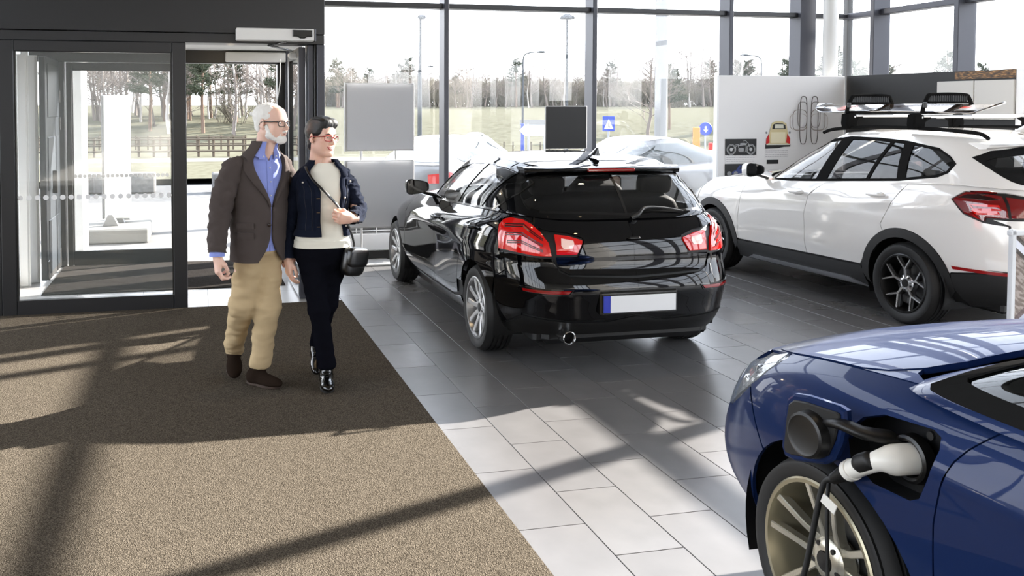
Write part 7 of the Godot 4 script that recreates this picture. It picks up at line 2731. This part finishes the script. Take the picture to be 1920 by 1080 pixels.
func cars_outside() -> void:
	var D := {
		"zm": -1.4, "nf": 4.0, "nr": 5.0, "zb": Vector2(-2.3, -1.5),
		"zf": [0.0, -3.4, 0.5, -3.6, 1.0, -3.3], "zr": [0.0, 0.85, 0.4, 1.05, 0.8, 1.03, 1.0, 0.95],
		"wf": [0.0, 0.82, 0.5, 0.9, 0.85, 0.87, 1.0, 0.74], "wd": [0.0, 0.82, 0.4, 0.905, 0.75, 0.9, 0.92, 0.87, 1.0, 0.79],
		"top": [-3.5, 0.72, -3.0, 0.85, -2.2, 0.94, -1.0, 0.98, 0.2, 1.02, 0.95, 1.03], "bot": [-3.4, 0.24, -1.3, 0.2, 1.0, 0.3],
		"crown": [-3.4, 0.05, -2.4, 0.08, 0.8, 0.0], "bumps": [[0.0, 0.6, 0.45, 0.25, 0.02], [-2.8, 0.6, 0.42, 0.25, 0.02]],
		"zmu": -0.75, "nfu": 3.0, "nru": 3.6, "zfu": [0.0, -2.15, 1.0, -1.05], "zru": [0.0, 0.72, 0.5, 0.35, 1.0, -0.25], "wu": [0.0, 0.79, 0.5, 0.73, 1.0, 0.58],
		"roof": [-1.1, 1.33, -0.7, 1.38, -0.3, 1.37, 0.4, 1.3], "rise": 0.035, "du": 0.06, "dv": 0.12,
	}
	var proto := thing("parked_car", "white coupe parked outside behind the black hatchback, its red tail lamp showing", "car", Vector3(7.35, -0.06, -12.7), PI / 2 + 0.12, "pale cars parked outside the glass")
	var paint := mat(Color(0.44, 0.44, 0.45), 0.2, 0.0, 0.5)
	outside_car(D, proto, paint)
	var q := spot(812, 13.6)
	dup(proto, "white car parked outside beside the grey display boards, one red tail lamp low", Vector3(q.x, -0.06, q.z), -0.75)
	var far := thing("driving_car", "small silver car driving on the distant road in the middle window", "car", spot(897, 88.0), PI - 0.8)
	outside_car(D, far, mat(Color(0.62, 0.64, 0.66), 0.3, 0.6, 1.0))

func outside_car(D: Dictionary, c: Node3D, paint: Material) -> void:
	var dark := mat(grey(0.04), 0.5)
	var tint := mat(Color(0.16, 0.18, 0.19), 0.06, 0.0, 1.0)
	var A0 := arch(-2.8, 0.32, 0.36, 0.24)
	var A1 := arch(0.0, 0.32, 0.36, 0.26)
	panel(D, "body", "low", [["q", 2.003, 0.05]] + A0 + A1 + [["q", -2.003, 0.05], ["q", -2.003, 1.0], ["q", 2.003, 1.0]], paint, c, [-1.0, 1.0], 0.0, 0.0, [], 0.0)
	panel(D, "bonnet", "deck", [["q", -2.0, 0.0], ["q", 2.0, 0.0], ["q", 2.0, 1.0], ["q", -2.0, 1.0]], paint, c, [-1.0, 1.0], 0.0, 0.0, [], 0.0)
	panel(D, "cabin_frame", "up", up_region(), paint, c, [-1.0, 1.0], 0.0, 0.0, [], 0.0)
	panel(D, "roof", "roofcap", up_region(), paint, c, [-1.0, 1.0], 0.0, 0.0, [], 0.0)
	pair(D, "side_window", "up", S2([-1.7, 1.0, -1.2, 1.22, -0.8, 1.31, -0.3, 1.32, 0.05, 1.25, 0.35, 1.1, 0.3, 1.05, -0.6, 1.01]), tint, c, 0.004, 0.005)
	panel(D, "rear_window", "up", [["q", -2.003, 0.12], ["q", -1.25, 0.12], ["q", -1.3, 0.9], ["q", -2.003, 0.92]], tint, c, [-1.0, 1.0], 0.004, 0.0)
	panel(D, "windscreen", "up", [["q", 2.003, 0.1], ["q", 1.2, 0.1], ["q", 1.25, 0.92], ["q", 2.003, 0.94]], tint, c, [-1.0, 1.0], 0.004, 0.0)
	for s in [-1.0, 1.0]:
		panel(D, "tail_lamp", "low", [["s", 0.78, 0.80], ["s", 0.80, 0.93], ["r", 0.7, 0.93], ["r", 0.45, 0.9], ["r", 0.47, 0.78], ["r", 0.7, 0.78]], lens_red(), c, [s], 0.006, 0.01)
		panel(D, "headlamp", "low", [["s", -3.05, 0.72], ["s", -3.0, 0.8], ["f", 0.7, 0.72], ["f", 0.5, 0.68], ["f", 0.52, 0.6], ["f", 0.7, 0.6]], mat(grey(0.8), 0.1, 0.5), c, [s], 0.006, 0.01)
		for z in [0.0, -2.8]:
			var w := MB.new()
			w.T = Transform3D(Basis(Vector3(0, 0, 1), PI / 2), Vector3(0.79 * s, 0.32, z))
			w.lathe([Vector2(0.2, -0.1), Vector2(0.3, -0.1), Vector2(0.32, -0.06), Vector2(0.32, 0.06), Vector2(0.3, 0.1), Vector2(0.2, 0.1)], 24)
			var t := put("tyre", w, dark, c)
			w = MB.new()
			w.T = Transform3D(Basis(Vector3(0, 0, 1), PI / 2), Vector3(0.79 * s, 0.32, z))
			w.lathe([Vector2(0.0, 0.05), Vector2(0.05, 0.06), Vector2(0.16, 0.03), Vector2(0.21, 0.09), Vector2(0.21, -0.09), Vector2(0.16, -0.03), Vector2(0.05, -0.06), Vector2(0.0, -0.05)], 20)
			put("rim", w, mat(grey(0.5), 0.3, 0.8), t)
			w = MB.new()
			w.T = Transform3D(Basis(Vector3(0, 0, 1), PI / 2), Vector3(0.62 * s, 0.32, z))
			w.lathe([Vector2(0.0, 0.02), Vector2(0.37, 0.02), Vector2(0.37, -0.02), Vector2(0.0, -0.02)], 20)
			put("arch_liner", w, dark, c)

# ---- winter trees
func branch(mb: MB, rng: RandomNumberGenerator, p: Vector3, dir: Vector3, len_: float, r: float, depth: int, spread: float, droop: float) -> void:
	var pts := [p]
	var d := dir
	var q := p
	for k in 3:
		d = (d + Vector3(rng.randf_range(-1, 1), rng.randf_range(-0.6, 0.8) - droop * k, rng.randf_range(-1, 1)) * 0.18).normalized()
		q += d * len_ / 3.0
		pts.append(q)
	mb.tube(pts, [r, r * 0.85, r * 0.7, r * 0.5], 5 if depth > 1 else 3, false)
	if depth <= 0:
		return
	var n := 4 if depth > 1 else 5
	for k in n:
		var u := rng.randf_range(0.35, 1.0)
		var at: Vector3 = pts[0].lerp(pts[3], u)
		var side := Vector3(rng.randf_range(-1, 1), rng.randf_range(-0.2, 0.6), rng.randf_range(-1, 1)).normalized()
		branch(mb, rng, at, (d + side * spread).normalized(), len_ * rng.randf_range(0.5, 0.72), r * 0.5, depth - 1, spread, droop)

func tree_proto(kind: int, seed_: int, bark: Material, twig: Material) -> Node3D:
	var o := Node3D.new()
	o.name = ["birch_tree", "bare_tree", "pine_tree", "thicket_bush"][kind]
	var rng := RandomNumberGenerator.new()
	rng.seed = seed_
	var t := MB.new()
	var b := MB.new()
	if kind == 0 or kind == 1:
		var H := 9.0 if kind == 0 else 7.0
		var path := [Vector3.ZERO]
		var q := Vector3.ZERO
		for k in 6:
			q += Vector3(rng.randf_range(-0.22, 0.22), H / 6.0, rng.randf_range(-0.22, 0.22))
			path.append(q)
		t.tube(path, [0.16, 0.14, 0.12, 0.1, 0.075, 0.05, 0.02], 7, false)
		for k in (17 if kind == 0 else 20):
			var u := rng.randf_range(0.28 if kind == 0 else 0.22, 0.98)
			var at: Vector3 = path[int(u * 5.99)].lerp(path[mini(int(u * 5.99) + 1, 6)], fmod(u * 6.0, 1.0))
			var a := rng.randf_range(0, TAU)
			branch(b, rng, at, Vector3(cos(a), 0.75 if kind == 0 else 0.45, sin(a)).normalized(), (1.0 - u * 0.65) * (2.4 if kind == 0 else 3.0), 0.035, 2, 0.75, 0.12 if kind == 0 else 0.02)
	elif kind == 2:
		t.tube([Vector3.ZERO, Vector3(0.1, 3, 0), Vector3(0.05, 6, 0.1), Vector3(0, 8, 0)], [0.17, 0.13, 0.09, 0.03], 7, false)
		for k in 84:
			var y := rng.randf_range(3.2, 7.9)
			var a := rng.randf_range(0, TAU)
			var L := (8.4 - y) * 0.34 + 0.5
			for m in 16:
				var u := rng.randf_range(0.2, 1.0)
				var c := Vector3(cos(a) * L * u, y + 0.35 * u + rng.randf_range(-0.15, 0.2), sin(a) * L * u)
				for w in 3:
					var e := Vector3(rng.randf_range(-1, 1), rng.randf_range(-0.3, 1), rng.randf_range(-1, 1)).normalized() * 0.32
					var f := Vector3(rng.randf_range(-1, 1), rng.randf_range(-1, 1), rng.randf_range(-1, 1)).normalized() * 0.05
					b.tri(c - f, c + f, c + e)
			b.tube([Vector3(0.05, y, 0), Vector3(cos(a) * L, y + 0.4, sin(a) * L)], 0.03, 4, false)
	else:
		for k in 26:
			var a := rng.randf_range(0, TAU)
			branch(b, rng, Vector3(cos(a) * 0.6, 0, sin(a) * 0.6), Vector3(cos(a) * 0.5, 1.0, sin(a) * 0.5).normalized(), rng.randf_range(1.4, 2.6), 0.03, 2, 0.8, 0.0)
	if kind < 3:
		put("trunk", t, bark, o)
	put("branches", b, twig, o).set_meta("kind", "stuff")
	return o

func trees() -> void:
	var bark := [matt(Color(0.62, 0.60, 0.58)), matt(Color(0.42, 0.39, 0.37)), matt(Color(0.42, 0.36, 0.32)), matt(Color(0.40, 0.37, 0.34))]
	var twig := [matt(Color(0.47, 0.44, 0.42)), matt(Color(0.44, 0.41, 0.39)), matt(Color(0.28, 0.30, 0.25)), matt(Color(0.43, 0.41, 0.37))]
	var protos := []
	for k in 8:
		protos.append(tree_proto(k % 4, 100 + k, bark[k % 4], twig[k % 4]))
	# the solid mass of the far wood
	var mm := MultiMesh.new()
	mm.transform_format = MultiMesh.TRANSFORM_3D
	var src: MeshInstance3D = protos[7].get_node("branches")
	mm.mesh = src.mesh
	mm.instance_count = 420
	var r0 := RandomNumberGenerator.new()
	r0.seed = 21
	for k in 420:
		var q := spot(r0.randf_range(560, 1900), r0.randf_range(186, 235))
		mm.set_instance_transform(k, Transform3D(Basis(Vector3.UP, r0.randf_range(0, TAU)).scaled(Vector3(2.2, 1.5 + 0.5 * r0.randf(), 2.2)), q))
	var mi := MultiMeshInstance3D.new()
	mi.name = "woodland"
	mi.multimesh = mm
	mi.material_override = twig[3]
	add_child(mi)
	tag(mi, "continuous grey mass of distant winter woodland behind the tree line", "woodland")
	mi.set_meta("kind", "stuff")
	var rng := RandomNumberGenerator.new()
	rng.seed = 9
	var what := ["bare pale birch", "bare broad-crowned tree", "dark green pine", "low tangled thicket"]
	var n := 0
	var rows := []
	for k in 84:    # the wood behind the door
		rows.append([rng.randf_range(100, 560), rng.randf_range(97, 135), [0, 0, 1, 1, 0, 2, 1, 3][rng.randi_range(0, 7)], rng.randf_range(0.85, 1.5), "in the wood beyond the entrance doors"])
	for k in 140:   # the long tree line
		var px := rng.randf_range(590, 1470)
		rows.append([px, rng.randf_range(168, 200), [1, 1, 0, 3, 1, 2, 1, 1, 3][rng.randi_range(0, 8)], rng.randf_range(0.75, 1.25) * (1.3 if px > 1150 else 1.0), "in the far tree line across the meadow"])
	for k in 16:
		rows.append([rng.randf_range(1470, 2050), rng.randf_range(80, 120), [1, 2, 2, 0][rng.randi_range(0, 3)], rng.randf_range(0.8, 1.1), "behind the glass side wall"])
	rows.append([1216, 88.0, 1, 1.25, "standing alone left of the white pole"])
	rows.append([1255, 100.0, 2, 0.9, "standing alone right of the white pole"])
	for r in rows:
		var k: int = r[2] + (4 if rng.randf() < 0.5 else 0)
		var p: Node3D = protos[k]
		var o: Node3D = p.duplicate()
		o.name = numbered(str(p.name))
		add_child(o)
		o.position = spot(r[0], r[1])
		o.rotation.y = rng.randf_range(0, TAU)
		o.scale = Vector3.ONE * r[3]
		if r[4].begins_with("standing"):
			tag(o, what[r[2]] + " " + r[4], "tree")
		else:
			tag(o, what[r[2]] + " " + r[4], "tree" if r[2] < 3 else "bush", ["bare birches", "bare trees", "pines", "thickets"][r[2]] + " " + r[4])
# ---------------------------------------------------------------- boards, radiator, exhibition walls
func fittings() -> void:
	var frost := mat(Color(0.86, 0.86, 0.87), 0.5)
	frost.backlight_enabled = true
	frost.backlight = Color(1, 1, 1)
	var edge := mat(Color(0.78, 0.78, 0.78), 0.35, 0.2)
	# two display boards on one stand
	var o := thing("display_stand", "two square pale grey boards one above the other on a stand by the glass", "display stand", Vector3(2.03, 0, -9.9))
	for y in [1.67, 0.80]:
		var b := Node3D.new()
		b.name = "board"
		o.add_child(b, true)
		b.position = Vector3(0, y, 0)
		box_part("panel", Vector3(0.01, 0, 0.012), Vector3(0.755, 0.735, 0.03), frost, b, 0.004)
		box_part("back", Vector3(0, 0, -0.015), Vector3(0.80, 0.765, 0.02), edge, b, 0.003)
		for p in [[-0.395, 0.0, 0.012, 0.77], [0.395, 0.0, 0.012, 0.77]]:
			box_part("edge_strip", Vector3(p[0], 0, 0.0), Vector3(p[2], p[3], 0.05), edge, b)
	for x in [-0.2, 0.2]:
		var mb := MB.new()
		mb.tube([Vector3(x, 0.02, -0.05), Vector3(x, 2.0, -0.05)], 0.014, 8)
		put("post", mb, edge, o)
	box_part("foot", Vector3(0, 0.012, -0.04), Vector3(0.6, 0.02, 0.34), edge, o)
	# radiator below the glass
	for k in 2:
		var r := thing("radiator", ["low white convector radiator along the glass behind the display boards", "low white convector radiator along the glass behind the black car"][k], "radiator", Vector3(2.06 if k == 0 else 3.95, 0, -10.27))
		var wm := mat(grey(0.82), 0.35)
		box_part("casing", Vector3(0, 0.21, 0), Vector3(1.7, 0.2, 0.16), wm, r, 0.01)
		box_part("top_rail", Vector3(0, 0.425, 0), Vector3(1.7, 0.02, 0.16), wm, r, 0.006)
		box_part("slot", Vector3(0, 0.36, -0.03), Vector3(1.68, 0.12, 0.06), M.steel, r)
		for i in 7:
			box_part("louvre", Vector3(-0.72 + 0.24 * i, 0.36, 0.06), Vector3(0.012, 0.12, 0.03), wm, r)
		box_part("lower_louvre", Vector3(0, 0.345, 0.07), Vector3(1.68, 0.012, 0.02), wm, r)
		box_part("plinth", Vector3(0, 0.06, -0.02), Vector3(1.7, 0.11, 0.1), mat(grey(0.2), 0.5), r)
	# dark square sign on a slim pole
	var s := thing("sign_stand", "square black sign board on a slim pole behind the black hatchback", "sign", Vector3(4.33, 0, -10.0))
	box_part("board", Vector3(0, 1.54, 0), Vector3(0.52, 0.5, 0.025), mat(grey(0.045), 0.5), s)
	box_part("frame", Vector3(0, 1.54, -0.006), Vector3(0.535, 0.515, 0.02), edge, s)
	var mb2 := MB.new()
	mb2.tube([Vector3(0, 0.02, -0.03), Vector3(0, 1.4, -0.03)], 0.014, 8)
	put("pole", mb2, edge, s)
	box_part("foot", Vector3(0, 0.012, -0.03), Vector3(0.4, 0.02, 0.3), edge, s)
	exhibition()
	brochure()

func exhibition() -> void:
	var white := mat(Color(0.84, 0.83, 0.82), 0.6)
	var w := thing("exhibition_wall", "white free-standing exhibition wall with old vehicle prints", "exhibition wall", Vector3(7.19, 0, -9.95))
	box_part("panel", Vector3(0, 1.09, 0), Vector3(1.79, 2.17, 0.08), white, w, 0.004)
	box_part("edge_strip", Vector3(-0.9, 1.09, 0), Vector3(0.02, 2.17, 0.09), mat(grey(0.9), 0.4), w)
	# prints
	var black := mat(grey(0.035), 0.5)
	var line := mat(grey(0.72), 0.6)
	var p := thing("motorcycle_print", "black print of an old motorcycle on the white exhibition wall", "print", Vector3(6.61, 1.29, -9.905))
	box_part("sheet", Vector3.ZERO, Vector3(0.43, 0.2, 0.01), black, p, 0.0)
	for x in [-0.135, 0.135]:
		for r in [0.062, 0.05]:
			var mb := MB.new()
			var path := []
			for i in 25:
				path.append(Vector3(x + cos(TAU * i / 24) * r, -0.03 + sin(TAU * i / 24) * r, 0.006))
			mb.tube(path, 0.003, 4, false)
			put("wheel_outline", mb, line, p)
		var hub := MB.new()
		hub.T = Transform3D(Basis(Vector3.RIGHT, PI / 2), Vector3(x, -0.03, 0.005))
		hub.lathe([Vector2(0, 0.004), Vector2(0.02, 0.003), Vector2(0.022, 0.0)], 14)
		put("wheel_hub", hub, line, p)
	for pts in [[Vector3(-0.135, -0.03, 0), Vector3(-0.04, 0.02, 0), Vector3(0.06, 0.025, 0), Vector3(0.09, 0.06, 0), Vector3(0.135, -0.03, 0)], [Vector3(-0.04, 0.02, 0), Vector3(-0.02, -0.06, 0), Vector3(0.06, -0.06, 0), Vector3(0.07, 0.03, 0)], [Vector3(0.085, 0.055, 0), Vector3(0.06, 0.08, 0), Vector3(0.03, 0.075, 0)], [Vector3(-0.08, 0.025, 0), Vector3(-0.03, 0.03, 0)]]:
		var mb := MB.new()
		var q := []
		for v in pts:
			q.append(v + Vector3(0, 0, 0.006))
		mb.tube(q, 0.0035, 4)
		put("frame_line", mb, line, p)
	var eng := MB.new()
	eng.blob(Vector3(0.0, -0.035, 0.006), Vector3(0.08, 0.05, 0.008), 0.6, 8)
	eng.blob(Vector3(0.025, 0.035, 0.006), Vector3(0.09, 0.03, 0.008), 0.7, 8)
	put("engine_and_tank", eng, mat(grey(0.55), 0.5), p)
	p = thing("roadster_print", "black print of an old blue roadster, low on the white exhibition wall", "print", Vector3(6.61, 0.98, -9.905))
	box_part("sheet", Vector3.ZERO, Vector3(0.43, 0.2, 0.01), black, p, 0.0)
	var rd := MB.new()
	rd.extrude(pv([-0.12, -0.08, -0.12, 0.0, -0.06, 0.03, -0.03, 0.08, 0.1, 0.08, 0.14, 0.02, 0.2, -0.01, 0.2, -0.08]), 0.005, 0.008, 0.0)
	put("car_shape", rd, mat(Color(0.13, 0.2, 0.42), 0.5), p)
	rd = MB.new()
	rd.extrude(pv([-0.02, 0.035, 0.0, 0.07, 0.09, 0.07, 0.115, 0.035]), 0.008, 0.010, 0.0)
	put("soft_top", rd, mat(grey(0.1), 0.6), p)
	for x in [-0.16, -0.07]:
		rd = MB.new()
		rd.T = Transform3D(Basis(Vector3.RIGHT, PI / 2), Vector3(x, -0.02, 0.006))
		rd.lathe([Vector2(0, 0.003), Vector2(0.03, 0.002), Vector2(0.03, 0.0)], 14)
		put("lamp_shape", rd, mat(grey(0.5), 0.5), p)
	# cut-out print of a small cream car seen from behind
	p = thing("microcar_print", "print of a small cream and red vintage car seen from behind, on white wall", "print", Vector3(7.13, 1.42, -9.907))
	var parts := [
		["car_body", [-0.13, 0.0, -0.115, 0.08, -0.085, 0.17, -0.02, 0.19, 0.06, 0.185, 0.115, 0.16, 0.13, 0.08, 0.15, 0.0, 0.155, -0.1, -0.155, -0.1], Color(0.78, 0.72, 0.55), 0.0],
		["rear_window", [-0.085, 0.09, -0.075, 0.145, -0.03, 0.165, 0.06, 0.16, 0.1, 0.14, 0.105, 0.09], Color(0.12, 0.12, 0.11), 0.002],
		["window_light", [-0.05, 0.1, -0.045, 0.15, 0.07, 0.148, 0.075, 0.1], Color(0.8, 0.79, 0.72), 0.004],
		["red_wing", [-0.17, -0.1, -0.165, -0.03, -0.13, 0.03, -0.12, -0.08], Color(0.72, 0.06, 0.05), 0.003],
		["red_wing", [0.17, -0.1, 0.17, -0.03, 0.13, 0.03, 0.115, -0.08], Color(0.72, 0.06, 0.05), 0.003],
		["boot_lid", [-0.1, -0.085, -0.1, 0.05, 0.1, 0.05, 0.1, -0.085], Color(0.85, 0.81, 0.68), 0.003],
		["bumper_shadow", [-0.175, -0.155, -0.175, -0.1, 0.175, -0.1, 0.175, -0.13, 0.08, -0.135, 0.0, -0.15], Color(0.07, 0.065, 0.06), 0.001],
		["bumper", [-0.165, -0.11, -0.165, -0.095, 0.165, -0.095, 0.165, -0.11], Color(0.8, 0.78, 0.72), 0.004]]
	for a in parts:
		var mb := MB.new()
		mb.extrude(pv(a[1]), a[3], a[3] + 0.003, 0.0)
		put(a[0], mb, mat(a[2], 0.55), p)
	for x in [-0.165, 0.165]:
		var mb := MB.new()
		mb.blob(Vector3(x, 0.045, 0.003), Vector3(0.028, 0.03, 0.006), 1.0, 8)
		put("door_mirror", mb, mat(grey(0.5), 0.5), p)
	# caption strips
	for t in [[6.61, 1.145, 0.42, 4], [7.12, 1.2, 0.34, 4]]:
		var im := Image.create(256, 64, false, Image.FORMAT_RGB8)
		im.fill(Color(0.84, 0.83, 0.82))
		var rng := RandomNumberGenerator.new()
		rng.seed = int(t[0] * 100)
		for r in t[3]:
			var x := 6
			while x < 240:
				var l := rng.randi_range(5, 22)
				im.fill_rect(Rect2i(x, 6 + r * 15, mini(l, 246 - x), 4), Color(0.62, 0.61, 0.61))
				x += l + 5
		var m := mat(Color.WHITE, 0.6)
		m.albedo_texture = ImageTexture.create_from_image(im)
		var mb := MB.new()
		mb.extrude(pv([-t[2] / 2, -0.05, t[2] / 2, -0.05, t[2] / 2, 0.05, -t[2] / 2, 0.05]), 0.0, 0.003)
		tag(put("caption", mb, m, self, Vector3(t[0], t[1], -9.909)), "fine grey caption lines under the " + ("motorcycle" if t[0] < 7 else "cream car") + " print", "caption")
	box_part("barcode_print", Vector3(7.06, 1.1, -9.907), Vector3(0.16, 0.05, 0.006), black, self, 0.0)
	tag(get_child(get_child_count() - 1), "small black print below the cream car's caption", "print")
	# wire outline of an old double grille
	p = thing("wire_grille", "thin dark wire outline of a double oval grille mounted on the white exhibition wall", "wall art", Vector3(7.55, 1.62, -9.885))
	for s in [-1.0, 1.0]:
		for a in [[0.0, 0.0, 0.1, 0.3, 0.1, 0.005, 0.1], [0.0, 0.07, 0.13, 0.16, 0.12, 0.004, 0.2], [0.0, 0.0, 0.2, 0.13, 0.3, 0.004, 0.35], [0.0, -0.02, 0.24, 0.1, 0.3, 0.003, 0.5]]:
			var path := []
			for i in 41:
				var u := TAU * i / 40
				path.append(Vector3(s * (0.03 + a[2] * 0.5 * (1.0 + MB.sp(cos(u), 0.55))), a[1] + MB.sp(sin(u), 0.55) * a[3], 0.004))
			var mb := MB.new()
			mb.tube(path, a[5], 6, false)
			put("wire", mb, mat(Color(0.25 + a[6] * 0.8, 0.22 + a[6] * 0.75, 0.2 + a[6] * 0.7), 0.5, 0.2), p)
	# black wall running back towards the camera along the side glass
	var k := thing("exhibition_wall", "black exhibition wall at the corner with a pale cabinet, behind the white car's roof bars", "exhibition wall", Vector3(8.13, 0, -9.9), -1.45)
	# local x runs along the wall
	box_part("panel", Vector3(1.1, 1.09, 0), Vector3(2.2, 2.18, 0.07), mat(grey(0.05), 0.55), k, 0.004)
	box_part("end_post", Vector3(2.24, 1.09, 0), Vector3(0.09, 2.18, 0.09), mat(grey(0.88), 0.45), k, 0.004)
	for x in [1.52, 1.97]:
		box_part("cabinet_door", Vector3(x, 1.86, 0.05), Vector3(0.44, 0.42, 0.03), mat(Color(0.74, 0.73, 0.71), 0.5), k, 0.004)
	var photo := MB.new()
	photo.extrude(pv([1.5, 2.09, 2.19, 2.09, 2.19, 2.175, 1.5, 2.175]), 0.036, 0.042)
	var pm := mat(Color.WHITE, 0.5)
	pm.albedo_texture = ramp(noise_tex(128, 0.06, 91, false, 0, FastNoiseLite.TYPE_SIMPLEX, 4), [[0.0, Color(0.07, 0.05, 0.02)], [0.5, Color(0.3, 0.2, 0.08)], [0.75, Color(0.6, 0.42, 0.2)], [1.0, Color(0.75, 0.65, 0.5)]])
	put("photo_strip", photo, pm, k)

func brochure() -> void:
	# framed aerial picture on an angled stand beside the white car
	var o := thing("picture_stand", "clear-edged stand with a framed aerial landscape picture, beside the white car's rear", "picture stand", Vector3(5.28, 0, -4.72), -0.1)
	var acr := mat(Color(0.82, 0.83, 0.84), 0.2)
	box_part("upright", Vector3(-0.15, 0.5, 0), Vector3(0.035, 0.98, 0.035), acr, o, 0.006)
	box_part("top_bar", Vector3(0.15, 0.965, 0), Vector3(0.66, 0.035, 0.035), acr, o, 0.006)
	box_part("upright", Vector3(0.46, 0.5, 0), Vector3(0.035, 0.98, 0.035), acr, o, 0.006)
	box_part("foot", Vector3(0.15, 0.012, 0), Vector3(0.7, 0.024, 0.3), acr, o, 0.006)
	var im := Image.create(256, 256, false, Image.FORMAT_RGB8)
	var fn := fnoise(93, 0.03, 3)
	for y in 256:
		for x in 256:
			var k := fn.get_noise_2d(x * 0.6 + y * 0.5, (y - x * 0.7) * 2.2)
			var c := Color(0.45, 0.40, 0.37).lerp(Color(0.62, 0.58, 0.55), clampf(0.5 + k * 1.4, 0, 1))
			var band_ := absf((y - 20) - x * 0.85)
			if band_ < 12:
				c = Color(0.85, 0.86, 0.9)
			elif band_ < 26:
				c = c.darkened(0.45)
			var b2 := absf((256 - y) - x * 0.9)
			if b2 < 8:
				c = Color(0.72, 0.74, 0.8)
			elif b2 < 26:
				c = Color(0.30, 0.24, 0.25).lerp(c, 0.4)
			im.set_pixel(x, y, c)
	var m := mat(Color.WHITE, 0.25)
	m.albedo_texture = ImageTexture.create_from_image(im)
	var mb := MB.new()
	mb.extrude(pv([-0.13, 0.36, 0.44, 0.36, 0.44, 0.945, -0.13, 0.945]), -0.006, 0.006)
	put("picture", mb, m, o)
